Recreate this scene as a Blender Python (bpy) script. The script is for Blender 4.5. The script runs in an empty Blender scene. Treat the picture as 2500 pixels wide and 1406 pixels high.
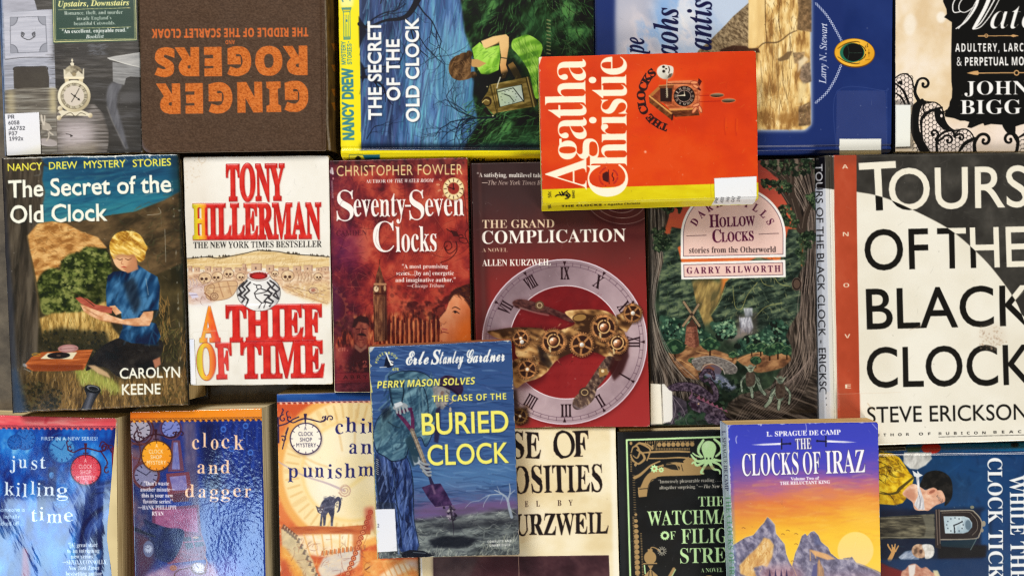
import bpy, math, random, os
import numpy as np

# ------------------------------------------------------------------ camera, world, lamps, exposure
SC = bpy.context.scene
CAM_H = 0.58            # metres from the table to the lens
FOC = 1830.0            # focal length in photo pixels (2500 px wide)
cam = bpy.data.objects.new('camera', bpy.data.cameras.new('camera'))
SC.collection.objects.link(cam)
cam.location = (0, 0, CAM_H)
cam.data.sensor_width = 36.0
cam.data.lens = FOC / 2500 * 36.0
cam.data.clip_start = 0.01
cam.data.clip_end = 100
SC.camera = cam
world = bpy.data.worlds.new('World'); SC.world = world; world.use_nodes = True
wb = world.node_tree.nodes['Background']
wb.inputs[0].default_value = (1.0, 0.93, 0.83, 1); wb.inputs[1].default_value = 0.13

def lamp(name, loc, target, sx, sy, power, col):
    l = bpy.data.lights.new(name, 'AREA'); l.shape = 'RECTANGLE'; l.size = sx; l.size_y = sy
    l.energy = power; l.color = col
    o = bpy.data.objects.new(name, l); SC.collection.objects.link(o); o.location = loc
    d = [t - c for t, c in zip(target, loc)]
    from mathutils import Vector
    o.rotation_euler = Vector(d).to_track_quat('-Z', 'Y').to_euler()
    return o
# the window whose cool light glances off the glossy books at the lower left
lamp('window_light', (-0.72, -0.72, 1.5), (-0.72, -0.72, 0), 0.24, 0.34, 2.6, (0.50, 0.74, 1.0))
lamp('window_light', (-1.30, -0.70, 1.5), (-1.30, -0.70, 0), 0.34, 0.34, 3.2, (0.55, 0.78, 1.0))
# the broad daylight of the room, and the warm bounce from the other side
lamp('room_daylight', (-1.7, 3.0, 3.0), (0, 0, 0), 2.2, 1.4, 232, (1.0, 0.975, 0.94))
lamp('warm_bounce', (2.6, -3.1, 2.5), (0, 0, 0), 1.8, 1.6, 184, (1.0, 0.95, 0.87))
vs = SC.view_settings
vs.view_transform = 'Standard'; vs.look = 'None'; vs.exposure = 0.0; vs.gamma = 1.0
vs.use_curve_mapping = False
SC.cycles.use_denoising = False
SC.cycles.filter_width = 1.1
SC.cycles.max_bounces = 6

# ------------------------------------------------------------------ geometry helpers
CX, CY = 1250.0, 703.0
def unproj(px, py, z):
    """Photo pixel -> world x, y on the level z (arrays allowed)."""
    k = (CAM_H - z) / FOC
    return (px - CX) * k, -(py - CY) * k
def proj(x, y, z):
    k = FOC / (CAM_H - z)
    return CX + x * k, CY - y * k

# ------------------------------------------------------------------ lettering: outlines of Blender's own fonts
FD = os.path.join(bpy.utils.system_resource('DATAFILES'), 'fonts')
_fonts = {}
def font_file(n):
    if n not in _fonts:
        try: _fonts[n] = bpy.data.fonts.load(os.path.join(FD, n))
        except Exception: _fonts[n] = None
    return _fonts[n]
MATH = 'NotoSansMath-Regular.woff2'
STYLE = {  # style: (file, first capital, first small, first digit)
 'gill': (None, 0, 0, 0), 'inter': ('Inter.woff2', 0, 0, 0), 'sans': (MATH, 0, 0, 0),
 'serif': (MATH, 0x1D400, 0x1D41A, 0x1D7CE), 'it': (MATH, 0x1D434, 0x1D44E, 0), 'bi': (MATH, 0x1D468, 0x1D482, 0x1D7CE),
 'script': (MATH, 0x1D4D0, 0x1D4EA, 0), 'sb': (MATH, 0x1D5D4, 0x1D5EE, 0x1D7EC), 'sbi': (MATH, 0x1D63C, 0x1D656, 0x1D7EC),
 'si': (MATH, 0x1D608, 0x1D622, 0), 'mono': (MATH, 0x1D670, 0x1D68A, 0x1D7F6)}
def styled(s, st):
    f, A, a, d = STYLE[st]
    o = ''
    for ch in s:
        if 'A' <= ch <= 'Z' and A: o += chr(A + ord(ch) - 65)
        elif 'a' <= ch <= 'z' and a: o += '\u210e' if (st == 'it' and ch == 'h') else chr(a + ord(ch) - 97)
        elif ch.isdigit() and d: o += chr(d + ord(ch) - 48)
        else: o += ch
    return o
_oc = {}
def outline(s, st, ls=1.0):
    """Contours of a line of text in em units."""
    key = (s, st, ls)
    if key in _oc: return _oc[key]
    c = bpy.data.curves.new('line', 'FONT')
    f = font_file(STYLE[st][0]) if STYLE[st][0] else None
    if f: c.font = f
    c.body = styled(s, st); c.space_character = ls; c.resolution_u = 4
    if f and any(q in s for q in '“”’—…'):                # marks this face lacks come from another one
        g = font_file('Inter.woff2')
        if g:
            c.font_bold = g
            for i, q in enumerate(s):
                if q in '“”’—…': c.body_format[i].use_bold = True
    o = bpy.data.objects.new('line', c); SC.collection.objects.link(o)
    dg = bpy.context.evaluated_depsgraph_get()
    ev = o.evaluated_get(dg); cu = ev.to_curve(dg)
    res = []
    for sp in cu.splines:
        bp = sp.bezier_points; n = len(bp)
        if n < 3: continue
        pts = []
        for i in range(n):
            p, q = bp[i], bp[(i + 1) % n]
            p0, h0, h1, p1 = (np.array(v[:2]) for v in (p.co, p.handle_right, q.handle_left, q.co))
            pts.append(p0)
            d = p1 - p0; L = math.hypot(*d) + 1e-9
            dev = max(abs(d[0]*(h0-p0)[1]-d[1]*(h0-p0)[0]), abs(d[0]*(h1-p0)[1]-d[1]*(h1-p0)[0])) / L
            if dev > 0.002:
                for t in (0.2, 0.4, 0.6, 0.8):
                    u = 1 - t
                    pts.append(u*u*u*p0 + 3*u*u*t*h0 + 3*u*t*t*h1 + t*t*t*p1)
        res.append(np.array(pts))
    ev.to_curve_clear()
    bpy.data.objects.remove(o); bpy.data.curves.remove(c)
    _oc[key] = res
    return res
def fatten(cs, d):
    if not d: return cs
    def area(c): return 0.5 * np.sum(c[:, 0]*np.roll(c[:, 1], -1) - np.roll(c[:, 0], -1)*c[:, 1])
    s = np.sign(max((area(c) for c in cs), key=abs))
    out = []
    for c in cs:
        e = np.roll(c, -1, 0) - c; L = np.hypot(e[:, 0], e[:, 1]); ok = L > 1e-7
        c = c[ok]; e = e[ok] / L[ok][:, None]
        if len(c) < 3: continue
        n = np.stack([e[:, 1], -e[:, 0]], 1)
        m = n + np.roll(n, 1, 0); k = np.maximum((m*m).sum(1), 0.8)
        out.append(c + m / k[:, None] * 2 * d * s)
    return out
_cap = {}
def cap(st, ch='H'):
    if (st, ch) not in _cap: _cap[(st, ch)] = max(c[:, 1].max() for c in outline(ch, st))
    return _cap[(st, ch)]

# ------------------------------------------------------------------ the printer: covers are painted as colour fields
def C(c): return np.array(c, np.float32) / 255.0
def coverage(contours, W, H, SS=4):
    """Anti-aliased coverage of a set of closed outlines on a W x H field."""
    P = np.concatenate(contours); Q = np.concatenate([np.roll(c, -1, 0) for c in contours])
    y0, y1 = P[:, 1]*SS, Q[:, 1]*SS
    lo = np.clip(np.ceil(np.minimum(y0, y1) - 0.5), 0, H*SS).astype(np.int64)
    hi = np.clip(np.ceil(np.maximum(y0, y1) - 0.5), 0, H*SS).astype(np.int64)
    cnt = hi - lo; k = cnt > 0
    if not k.any(): return np.zeros((H, W), np.float32)
    P, Q, y0, y1, lo, cnt = P[k], Q[k], y0[k], y1[k], lo[k], cnt[k]
    idx = np.repeat(np.arange(len(cnt)), cnt)
    row = np.arange(cnt.sum()) - np.repeat(np.cumsum(cnt) - cnt, cnt) + lo[idx]
    t = (row + 0.5 - y0[idx]) / (y1 - y0)[idx]
    x = np.clip(P[idx, 0] + t*(Q - P)[idx, 0], 0, W)
    d = np.where(y1 > y0, 1.0, -1.0)[idx]
    i = np.floor(x).astype(np.int64); f = x - i
    n = W + 2
    acc = np.bincount(row*n + i, d*(1 - f), H*SS*n) + np.bincount(row*n + i + 1, d*f, H*SS*n)
    acc = np.cumsum(acc.reshape(H*SS, n), 1)[:, :W]
    return np.clip(np.abs(acc), 0, 1).reshape(H, SS, W).mean(1).astype(np.float32)
def gauss(m, s):
    if s <= 0.05: return m
    r = max(1, int(s*2.6 + 0.5)); k = np.exp(-0.5*(np.arange(-r, r + 1)/s)**2); k /= k.sum()
    for ax in (0, 1):
        pad = [(0, 0)]*m.ndim; pad[ax] = (r, r)
        p = np.pad(m, pad, mode='edge'); o = np.zeros_like(m); n = m.shape[ax]
        for j, w in enumerate(k):
            sl = [slice(None)]*m.ndim; sl[ax] = slice(j, j + n)
            o += p[tuple(sl)]*np.float32(w)
        m = o
    return m
def noise(X, Y, sx, sy, ang=0, seed=0, octv=4):
    """Fractal value noise 0..1 over arrays of coordinates, stretched sx by sy along the angle."""
    ca, sa = math.cos(math.radians(ang)), math.sin(math.radians(ang))
    u = (X*ca + Y*sa) / sx; v = (-X*sa + Y*ca) / sy
    rs = np.random.RandomState(seed + 17); out = np.zeros(np.shape(u), np.float32); amp = 1.0; tot = 0
    for o in range(octv):
        T = rs.rand(64, 64).astype(np.float32); ou, ov = rs.rand(2)*64
        a, b = u + ou, v + ov
        i, j = np.floor(a).astype(np.int64), np.floor(b).astype(np.int64)
        f, g = a - i, b - j; f = f*f*(3 - 2*f); g = g*g*(3 - 2*g)
        i0, i1, j0, j1 = i & 63, (i + 1) & 63, j & 63, (j + 1) & 63
        out += amp*((T[j0, i0]*(1-f) + T[j0, i1]*f)*(1-g) + (T[j1, i0]*(1-f) + T[j1, i1]*f)*g)
        tot += amp; amp *= 0.55; u = u*2.03; v = v*2.03
    return np.clip((out/tot - 0.5)*1.7 + 0.5, 0, 1)
def ramp(t, stops):
    xs = [s[0] for s in stops]; cs = np.array([s[1] for s in stops], np.float32)/255
    return np.stack([np.interp(t, xs, cs[:, k]) for k in range(3)], -1).astype(np.float32)
def N(stops, sx, sy=None, ang=0, seed=0, octv=4):
    """A colour field: noise through a ramp."""
    return lambda X, Y: ramp(noise(X, Y, sx, sy or sx, ang, seed, octv), stops)
def G(p0, p1, stops, amp=0, sx=30, sy=None, ang=0, seed=0, octv=4):
    """A colour field: a gradient from p0 to p1, ruffled by noise."""
    dx, dy = p1[0]-p0[0], p1[1]-p0[1]; L = dx*dx + dy*dy
    def f(X, Y):
        t = ((X-p0[0])*dx + (Y-p0[1])*dy)/L
        if amp: t = t + amp*(noise(X, Y, sx, sy or sx, ang, seed, octv) - 0.5)
        return ramp(t, stops)
    return f
def smooth(pts, closed=True, n=6):
    p = np.array(pts, float); m = len(p); out = []
    rng = range(m) if closed else range(m - 1)
    for i in rng:
        if closed: a, b, c, d = p[i-1], p[i], p[(i+1) % m], p[(i+2) % m]
        else: a, b, c, d = p[max(i-1, 0)], p[i], p[i+1], p[min(i+2, m-1)]
        for k in range(n):
            t = k/n
            out.append(0.5*((2*b) + (c-a)*t + (2*a-5*b+4*c-d)*t*t + (3*b-a-3*c+d)*t**3))
    if not closed: out.append(p[-1])
    return np.array(out)
def circle(x, y, r, ry=None, rot=0, n=0):
    ry = r if ry is None else ry
    n = n or int(min(64, max(10, 4*math.sqrt(max(r, ry))*2)))
    t = np.arange(n)*2*math.pi/n; c, s = math.cos(math.radians(rot)), math.sin(math.radians(rot))
    ex, ey = r*np.cos(t), ry*np.sin(t)
    return np.stack([x + ex*c - ey*s, y + ex*s + ey*c], 1)
def positive(c):
    return c if np.sum(c[:, 0]*np.roll(c[:, 1], -1) - np.roll(c[:, 0], -1)*c[:, 1]) > 0 else c[::-1]
def ribbon(pts, w, caps=True):
    """Outlines of a brush line; w is a width or a list of widths along it."""
    p = np.asarray(pts, float); n = len(p)
    w = np.interp(np.linspace(0, 1, n), np.linspace(0, 1, len(w)), w) if hasattr(w, '__len__') else np.full(n, float(w))
    out = []
    for i in range(n - 1):
        d = p[i+1] - p[i]; L = math.hypot(*d)
        if L < 1e-6: continue
        m = np.array([-d[1], d[0]])/L*0.5
        out.append(positive(np.array([p[i]+m*w[i], p[i+1]+m*w[i+1], p[i+1]-m*w[i+1], p[i]-m*w[i]])))
    for i in range(n):
        if (0 < i < n-1 or caps) and w[i] > 0.6: out.append(positive(circle(p[i, 0], p[i, 1], w[i]/2, n=10)))
    return out
class Art:
    K = 0.8                                     # samples per photo pixel
    def __init__(s, x0, y0, x1, y1, base, K=None):
        if K: s.K = K
        s.x0, s.y0 = x0, y0; s.W, s.H = int((x1-x0)*s.K) + 2, int((y1-y0)*s.K) + 2
        s.a = np.zeros((s.H, s.W, 3), np.float32); s.h = None
        s.rs = np.random.RandomState(abs(int(x0*7 + y0*13)) % 100000)
        s.put(np.ones((s.H, s.W), np.float32), 0, 0, base)
    def put(s, m, i0, j0, col, a=1.0):
        h, w = m.shape
        if callable(col):
            Y, X = np.mgrid[i0:i0+h, j0:j0+w].astype(np.float32)
            c = col(X/s.K + s.x0, Y/s.K + s.y0)
        else: c = C(col)
        m = (m*a)[..., None]
        v = s.a[i0:i0+h, j0:j0+w]; v *= 1 - m; v += m*c
    def mask(s, cs, blur=0):
        cs = [(np.asarray(c, float) - (s.x0, s.y0))*s.K for c in cs]
        A = np.concatenate(cs); b = blur*s.K; r = int(b*2.6) + 2
        j0, i0 = np.floor(A.min(0)).astype(int) - r; j1, i1 = np.ceil(A.max(0)).astype(int) + r
        j0, i0, j1, i1 = max(j0, 0), max(i0, 0), min(j1, s.W), min(i1, s.H)
        if j1 <= j0 or i1 <= i0: return None
        m = coverage([c - (j0, i0) for c in cs], j1-j0, i1-i0)
        return (gauss(m, b) if b else m), i0, j0
    def M(s, cs, col, a=1.0, b=0, emb=0):
        r = s.mask(cs, b)
        if r is None: return
        m, i0, j0 = r
        s.put(m, i0, j0, col, a)
        if emb:
            if s.h is None: s.h = np.zeros((s.H, s.W), np.float32)
            s.h[i0:i0+m.shape[0], j0:j0+m.shape[1]] += m*emb
    def P(s, pts, col, a=1.0, b=0, sm=0): s.M([smooth(pts) if sm else np.array(pts, float)], col, a, b)
    def L(s, pts, w, col, a=1.0, b=0, sm=1): s.M(ribbon(smooth(pts, False) if sm and len(pts) > 2 else pts, w), col, a, b)
    def E(s, x, y, rx, ry, col, rot=0, a=1.0, b=0, w=0):
        cs = [circle(x, y, rx, ry, rot)]
        if w: cs.append(circle(x, y, rx-w, ry-w, rot)[::-1])
        s.M(cs, col, a, b)
    def R(s, x0, y0, x1, y1, col, a=1.0, b=0): s.P([(x0, y0), (x1, y0), (x1, y1), (x0, y1)], col, a, b)
    def lines(s, ls, w, col, a=1.0, b=0):
        cs = []
        for l in ls: cs += ribbon(l, w)
        if cs: s.M(cs, col, a, b)
    def strokes(s, poly, n, ln, wd, pal, ang, ja=15, a=0.8, bend=0.15, b=0, passes=2):
        """n brush strokes inside a region; ang is a number or a function of x, y (degrees, 90 = up)."""
        poly = np.array(poly, float); lo, hi = poly.min(0), poly.max(0); rs = s.rs
        q = lo + rs.rand(n*4, 2)*(hi-lo); ins = np.zeros(len(q), bool)
        for i in range(len(poly)):
            x1, y1 = poly[i-1]; x2, y2 = poly[i]
            c = ((y1 > q[:, 1]) != (y2 > q[:, 1])) & (q[:, 0] < (x2-x1)*(q[:, 1]-y1)/((y2-y1) or 1e-9) + x1)
            ins ^= c
        q = q[ins][:n]; g = rs.randint(0, len(pal)*passes, len(q))
        for k in range(len(pal)*passes):
            cs = []
            for x, y in q[g == k]:
                t = math.radians((ang(x, y) if callable(ang) else ang) + rs.randn()*ja)
                L = rs.uniform(*ln); d = np.array([math.cos(t), -math.sin(t)]); e = np.array([-d[1], d[0]])*L*bend*rs.randn()
                p = np.array([x, y])
                cs += ribbon([p - d*L/2, p + e*0.6, p + d*L/2 + e*0.2], [rs.uniform(*wd), rs.uniform(*wd), 0.3], False)
            if cs: s.M(cs, pal[k % len(pal)], a, b)
    def dabs(s, poly, n, r, pal, a=0.8, b=0, asp=0.7, passes=2):
        poly = np.array(poly, float); lo, hi = poly.min(0), poly.max(0); rs = s.rs
        q = lo + rs.rand(n*4, 2)*(hi-lo); ins = np.zeros(len(q), bool)
        for i in range(len(poly)):
            x1, y1 = poly[i-1]; x2, y2 = poly[i]
            ins ^= ((y1 > q[:, 1]) != (y2 > q[:, 1])) & (q[:, 0] < (x2-x1)*(q[:, 1]-y1)/((y2-y1) or 1e-9) + x1)
        q = q[ins][:n]; g = rs.randint(0, len(pal)*passes, len(q))
        for k in range(len(pal)*passes):
            cs = []
            for x, y in q[g == k]:
                R = rs.uniform(*r); c = circle(x, y, R, R*asp, rs.rand()*180, 9)
                cs.append(positive(c + rs.randn(9, 2)*R*0.16))
            if cs: s.M(cs, pal[k % len(pal)], a, b)
    def T(s, txt, st, x0, y0, x1, y1, h, col, fat=0, ls=1.0, sk=0, sh=None, edge=None, emb=0, a=1.0, b=0, ws=1.0, rough=0, bend=0, capch='H'):
        """A line of text: ink from (x0,y0) to (x1,y1) on the baseline, capitals h high."""
        cs = fatten(outline(txt, st, ls), fat)
        if not cs: return
        A = np.concatenate(cs); mn, mx = A[:, 0].min(), A[:, 0].max(); cp = cap(st, capch)
        if x1 is None: x1 = x0 + (mx-mn)/cp*h*ws; y1 = y0 if y1 is None else y1
        dx, dy = x1-x0, y1-y0; L = math.hypot(dx, dy); ux, uy = dx/L, dy/L
        out = []
        for c in cs:
            u = (c[:, 0]-mn)/(mx-mn)*L + sk*c[:, 1]/cp*h; v = c[:, 1]/cp*h + bend*4*((c[:, 0]-mn)/(mx-mn))*(1-(c[:, 0]-mn)/(mx-mn))
            if rough: 
                u = u + rough*(noise(u, v, 9, 9, 0, 3, 2)-0.5)*2; v = v + rough*(noise(u, v, 9, 9, 0, 8, 2)-0.5)*2
            out.append(np.stack([x0 + u*ux + v*uy, y0 + u*uy - v*ux], 1))
        if sh: s.M([c + (sh[0], sh[1]) for c in out], sh[3], sh[4], sh[2])
        if edge:
            f = edge[0]; cs2 = []
            for c in out: cs2 += ribbon(np.vstack([c, c[:1]]), f, False)
            s.M(cs2, edge[1], edge[2] if len(edge) > 2 else 1)
        if st == 'serif' and fat <= -0.006 and h >= 13 and not edge:      # faces with even strokes: give the hairlines some body
            hl = []
            for c in out: hl += ribbon(np.vstack([c, c[:1]]), h*0.03, False)
            s.M(hl, col, a, b)
        s.M(out, col, a, b)
        if emb:
            r = s.mask(out, emb[1])
            if r:
                m, i0, j0 = r
                if s.h is None: s.h = np.zeros((s.H, s.W), np.float32)
                s.h[i0:i0+m.shape[0], j0:j0+m.shape[1]] += m*emb[0]
    def TA(s, txt, st, cx, cy, r, a0, a1, h, col, fat=0, ws=1.0, out=True, **kw):
        """Letters spread on an arc from angle a0 to a1 (degrees, 0 = right, 90 = up)."""
        n = len(txt)
        for i, ch in enumerate(txt):
            if ch == ' ': continue
            t = math.radians(a0 + (a1-a0)*(i/(n-1) if n > 1 else 0))
            px, py = cx + r*math.cos(t), cy - r*math.sin(t)
            c = np.concatenate(outline(ch, st)); w = (c[:, 0].max()-c[:, 0].min())/cap(st)*h*ws/2
            d = (math.sin(t), math.cos(t)) if out else (-math.sin(t), -math.cos(t))
            s.T(ch, st, px - d[0]*w, py - d[1]*w, px + d[0]*w, py + d[1]*w, h, col, fat, **kw)
    def wear(s, p, q, n, depth, col=(226, 220, 205), seed=1, a=0.85):
        """Rubbed, chipped paper along the edge from p to q."""
        rs = np.random.RandomState(seed); p = np.array(p, float); d = np.array(q, float)-p; L = math.hypot(*d); d /= L; m = np.array([-d[1], d[0]])
        cs = []
        for i in range(n):
            t = rs.rand()*L; l = rs.uniform(1, 9)*rs.rand() + 1; w = depth*rs.rand()**2
            cs.append(positive(np.array([p+d*(t-l)-m*w*0.3, p+d*t+m*w*rs.randn(), p+d*(t+l)+m*w*0.3, p+d*t-m*w])))
        s.M(cs, col, a, 0.4)
    def sample(s, px, py, arr=None):
        arr = s.a if arr is None else arr
        u = np.clip((px-s.x0)*s.K, 0, s.W-1.001); v = np.clip((py-s.y0)*s.K, 0, s.H-1.001)
        i, j = v.astype(np.int64), u.astype(np.int64); f, g = u-j, v-i
        if arr.ndim == 3: f, g = f[..., None], g[..., None]
        c = (arr[i, j]*(1-f) + arr[i, j+1]*f)*(1-g) + (arr[i+1, j]*(1-f) + arr[i+1, j+1]*f)*g
        if arr.ndim == 3:                                  # past the printed picture the cover goes on in its own plain colours
            m = s.a.reshape(-1, 3).mean(0); d = np.maximum(np.maximum(s.x0-px, px-s.x0-s.W/s.K), np.maximum(s.y0-py, py-s.y0-s.H/s.K))
            t = np.clip(d/50, 0, 1)[..., None]; n = noise(np.asarray(px, float), np.asarray(py, float), 30, 45, 20, 77, 3)[..., None]
            c = c*(1-t) + np.clip(m*(0.75 + 0.5*n), 0, 1)*t
        return c

# ------------------------------------------------------------------ materials
ALB = 0.86
def to_lin(c):
    c = np.asarray(c, np.float32)
    return np.where(c <= 0.04045, c/12.92, ((c+0.055)/1.055)**2.4)
def mat(name):
    m = bpy.data.materials.new(name); m.use_nodes = True
    nt = m.node_tree; return m, nt, nt.nodes['Principled BSDF']
def nd(nt, t, **kw):
    n = nt.nodes.new(t)
    for k, v in kw.items():
        if k.startswith('i_'): n.inputs[k[2:].replace('_', ' ')].default_value = v
        else: setattr(n, k, v)
    return n
_mats = {}
def print_mat(kind):
    """Printed cover stock: colour from the print, with a finish of its own."""
    if kind in _mats: return _mats[kind]
    rough, coat, scale, bump, spec = {
        'satin': (0.36, 0.0, 900, 0.05, 0.32), 'matte': (0.62, 0, 700, 0.10, 0.25), 'gloss': (0.24, 0.1, 260, 0.04, 0.4),
        'film': (0.10, 0.6, 60, 0.03, 0.5), 'foil': (0.13, 0.6, 850, 0.09, 0.5), 'cloth': (0.75, 0, 1, 0, 0.15), 'label': (0.5, 0, 900, 0.05, 0.3)}[kind]
    m, nt, b = mat('printed_' + kind)
    at = nd(nt, 'ShaderNodeAttribute', attribute_name='print')
    tc = nd(nt, 'ShaderNodeTexCoord')
    no = nd(nt, 'ShaderNodeTexNoise', i_Scale=scale, i_Detail=4.0, i_Roughness=0.6)
    nt.links.new(tc.outputs['Object'], no.inputs['Vector'])
    if kind == 'cloth':
        mx = []
        for ang, sc in (((1, 0.12, 1), 420), ((0.12, 1, 1), 420)):
            mp = nd(nt, 'ShaderNodeMapping'); mp.inputs['Scale'].default_value = [a*sc*2.2 for a in ang]
            nt.links.new(tc.outputs['Object'], mp.inputs['Vector'])
            n2 = nd(nt, 'ShaderNodeTexNoise', i_Scale=1.0, i_Detail=3.0); nt.links.new(mp.outputs[0], n2.inputs['Vector']); mx.append(n2)
        ad = nd(nt, 'ShaderNodeMath', operation='ADD'); nt.links.new(mx[0].outputs[0], ad.inputs[0]); nt.links.new(mx[1].outputs[0], ad.inputs[1])
        hgt = ad.outputs[0]; bs, dist = 0.4, 0.0004
    else:
        hgt = no.outputs[0]; bs, dist = bump, 0.0004
    bp = nd(nt, 'ShaderNodeBump', i_Strength=bs, i_Distance=dist)
    nt.links.new(hgt, bp.inputs['Height']); nt.links.new(bp.outputs[0], b.inputs['Normal'])
    if kind in ('film', 'foil', 'gloss'): nt.links.new(bp.outputs[0], b.inputs['Coat Normal'])
    hs = nd(nt, 'ShaderNodeMapRange'); hs.inputs['To Min'].default_value = 0.93; hs.inputs['To Max'].default_value = 1.07
    n3 = nd(nt, 'ShaderNodeTexNoise', i_Scale=1500.0 if kind != 'cloth' else 600.0, i_Detail=3.0); nt.links.new(tc.outputs['Object'], n3.inputs['Vector'])
    if kind == 'cloth': hs.inputs['To Min'].default_value = 0.82; hs.inputs['To Max'].default_value = 1.14; nt.links.new(mx[1].outputs[0], hs.inputs['Value'])
    else: nt.links.new(n3.outputs[0], hs.inputs['Value'])
    mu = nd(nt, 'ShaderNodeVectorMath', operation='SCALE')
    nt.links.new(at.outputs['Color'], mu.inputs[0]); nt.links.new(hs.outputs[0], mu.inputs['Scale'])
    nt.links.new(mu.outputs[0], b.inputs['Base Color'])
    rr = nd(nt, 'ShaderNodeMapRange'); rr.inputs['To Min'].default_value = rough*0.8; rr.inputs['To Max'].default_value = rough*1.25
    n4 = nd(nt, 'ShaderNodeTexNoise', i_Scale=45.0, i_Detail=5.0); nt.links.new(tc.outputs['Object'], n4.inputs['Vector'])
    nt.links.new(n4.outputs[0], rr.inputs['Value']); nt.links.new(rr.outputs[0], b.inputs['Roughness'])
    b.inputs['Specular IOR Level'].default_value = spec
    b.inputs['Coat Weight'].default_value = coat; b.inputs['Coat Roughness'].default_value = 0.06
    _mats[kind] = m; return m
def page_mat(col):
    """Cut page edges: hundreds of thin leaves seen end-on."""
    key = ('pages', col)
    if key in _mats: return _mats[key]
    m, nt, b = mat('page_edges')
    tc = nd(nt, 'ShaderNodeTexCoord'); mp = nd(nt, 'ShaderNodeMapping'); mp.inputs['Scale'].default_value = (14, 14, 900)
    nt.links.new(tc.outputs['Object'], mp.inputs['Vector'])
    n = nd(nt, 'ShaderNodeTexNoise', i_Scale=1.0, i_Detail=3.0); nt.links.new(mp.outputs[0], n.inputs['Vector'])
    cr = nd(nt, 'ShaderNodeValToRGB'); l = to_lin(C(col))*ALB
    cr.color_ramp.elements[0].position = 0.3; cr.color_ramp.elements[1].position = 0.65
    cr.color_ramp.elements[0].color = (*(l*np.array([0.5, 0.46, 0.38])), 1); cr.color_ramp.elements[1].color = (*l, 1)
    nt.links.new(n.outputs[0], cr.inputs[0]); nt.links.new(cr.outputs[0], b.inputs['Base Color'])
    bp = nd(nt, 'ShaderNodeBump', i_Strength=0.4, i_Distance=0.0003); nt.links.new(n.outputs[0], bp.inputs['Height']); nt.links.new(bp.outputs[0], b.inputs['Normal'])
    b.inputs['Roughness'].default_value = 0.8; b.inputs['Specular IOR Level'].default_value = 0.2
    _mats[key] = m; return m
def plain_mat(name, col, rough=0.55, var=0.12, scale=300):
    key = (name, col)
    if key in _mats: return _mats[key]
    m, nt, b = mat(name); l = to_lin(C(col))*ALB
    tc = nd(nt, 'ShaderNodeTexCoord'); n = nd(nt, 'ShaderNodeTexNoise', i_Scale=float(scale), i_Detail=5.0); nt.links.new(tc.outputs['Object'], n.inputs['Vector'])
    cr = nd(nt, 'ShaderNodeValToRGB'); cr.color_ramp.elements[0].position = 0.3; cr.color_ramp.elements[1].position = 0.7
    cr.color_ramp.elements[0].color = (*(l*(1-var)), 1); cr.color_ramp.elements[1].color = (*(l*(1+var)), 1)
    nt.links.new(n.outputs[0], cr.inputs[0]); nt.links.new(cr.outputs[0], b.inputs['Base Color'])
    b.inputs['Roughness'].default_value = rough
    _mats[key] = m; return m
def film_mat():
    """Clear library film: almost nothing but its gloss."""
    if 'clear' in _mats: return _mats['clear']
    m, nt, b = mat('clear_film')
    b.inputs['Base Color'].default_value = (0.9, 0.92, 0.95, 1); b.inputs['Alpha'].default_value = 0.012; b.inputs['Roughness'].default_value = 0.5; b.inputs['Specular IOR Level'].default_value = 0.1
    _mats['clear'] = m; return m

# ------------------------------------------------------------------ meshes
def link(name, me, parent=None):
    o = bpy.data.objects.new(name, me); SC.collection.objects.link(o)
    if parent: o.parent = parent; o.matrix_parent_inverse = parent.matrix_world.inverted()
    return o
def mesh(name, co, quads, m, parent, col=None, flat=False):
    me = bpy.data.meshes.new(name); co = np.asarray(co, np.float32); q = np.asarray(quads, np.int32)
    me.vertices.add(len(co)); me.vertices.foreach_set('co', (co - np.array(parent.location, np.float32) if parent else co).ravel())
    me.loops.add(q.size); me.loops.foreach_set('vertex_index', q.ravel())
    me.polygons.add(len(q)); k = q.shape[1]
    me.polygons.foreach_set('loop_start', np.arange(len(q), dtype=np.int32)*k)
    me.polygons.foreach_set('loop_total', np.full(len(q), k, np.int32))
    me.polygons.foreach_set('use_smooth', np.full(len(q), not flat, bool))
    me.update(calc_edges=True); me.materials.append(m)
    if col is not None:
        at = me.attributes.new('print', 'FLOAT_COLOR', 'POINT')
        c = np.ones((len(co), 4), np.float32); c[:, :3] = np.maximum(to_lin(col)*ALB - 0.006, 0.003)
        at.data.foreach_set('color', c.ravel())
    me.validate()
    o = bpy.data.objects.new(name, me); SC.collection.objects.link(o)
    if parent: o.parent = parent
    return o
def grid_quads(nu, nv, off=0):
    i = np.arange(nv-1)[:, None]*nu + np.arange(nu-1)[None]
    return (np.stack([i, i+nu, i+nu+1, i+1], -1).reshape(-1, 4) + off)
def box_quads():
    return [[0, 1, 2, 3], [7, 6, 5, 4], [0, 4, 5, 1], [1, 5, 6, 2], [2, 6, 7, 3], [3, 7, 4, 0]]
def spans(a, b, L, g, lo, hi):
    """Parameters 0..1 along an edge: fine where the picture sees it, coarse beyond."""
    t = [0.0]
    while t[-1] < 1:
        p = a + (b-a)*t[-1]
        t.append(min(1.0, t[-1] + (g if lo <= p <= hi else 22.0)/L))
    if len(t) > 2 and t[-1]-t[-2] < 0.3*g/L: t.pop(-2)
    return np.array(t)
GRID = 1.25
def bil(q, U, V):
    q = np.array(q, float)
    return ((1-U)*(1-V))[..., None]*q[0] + (U*(1-V))[..., None]*q[1] + (U*V)[..., None]*q[2] + ((1-U)*V)[..., None]*q[3]
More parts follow.
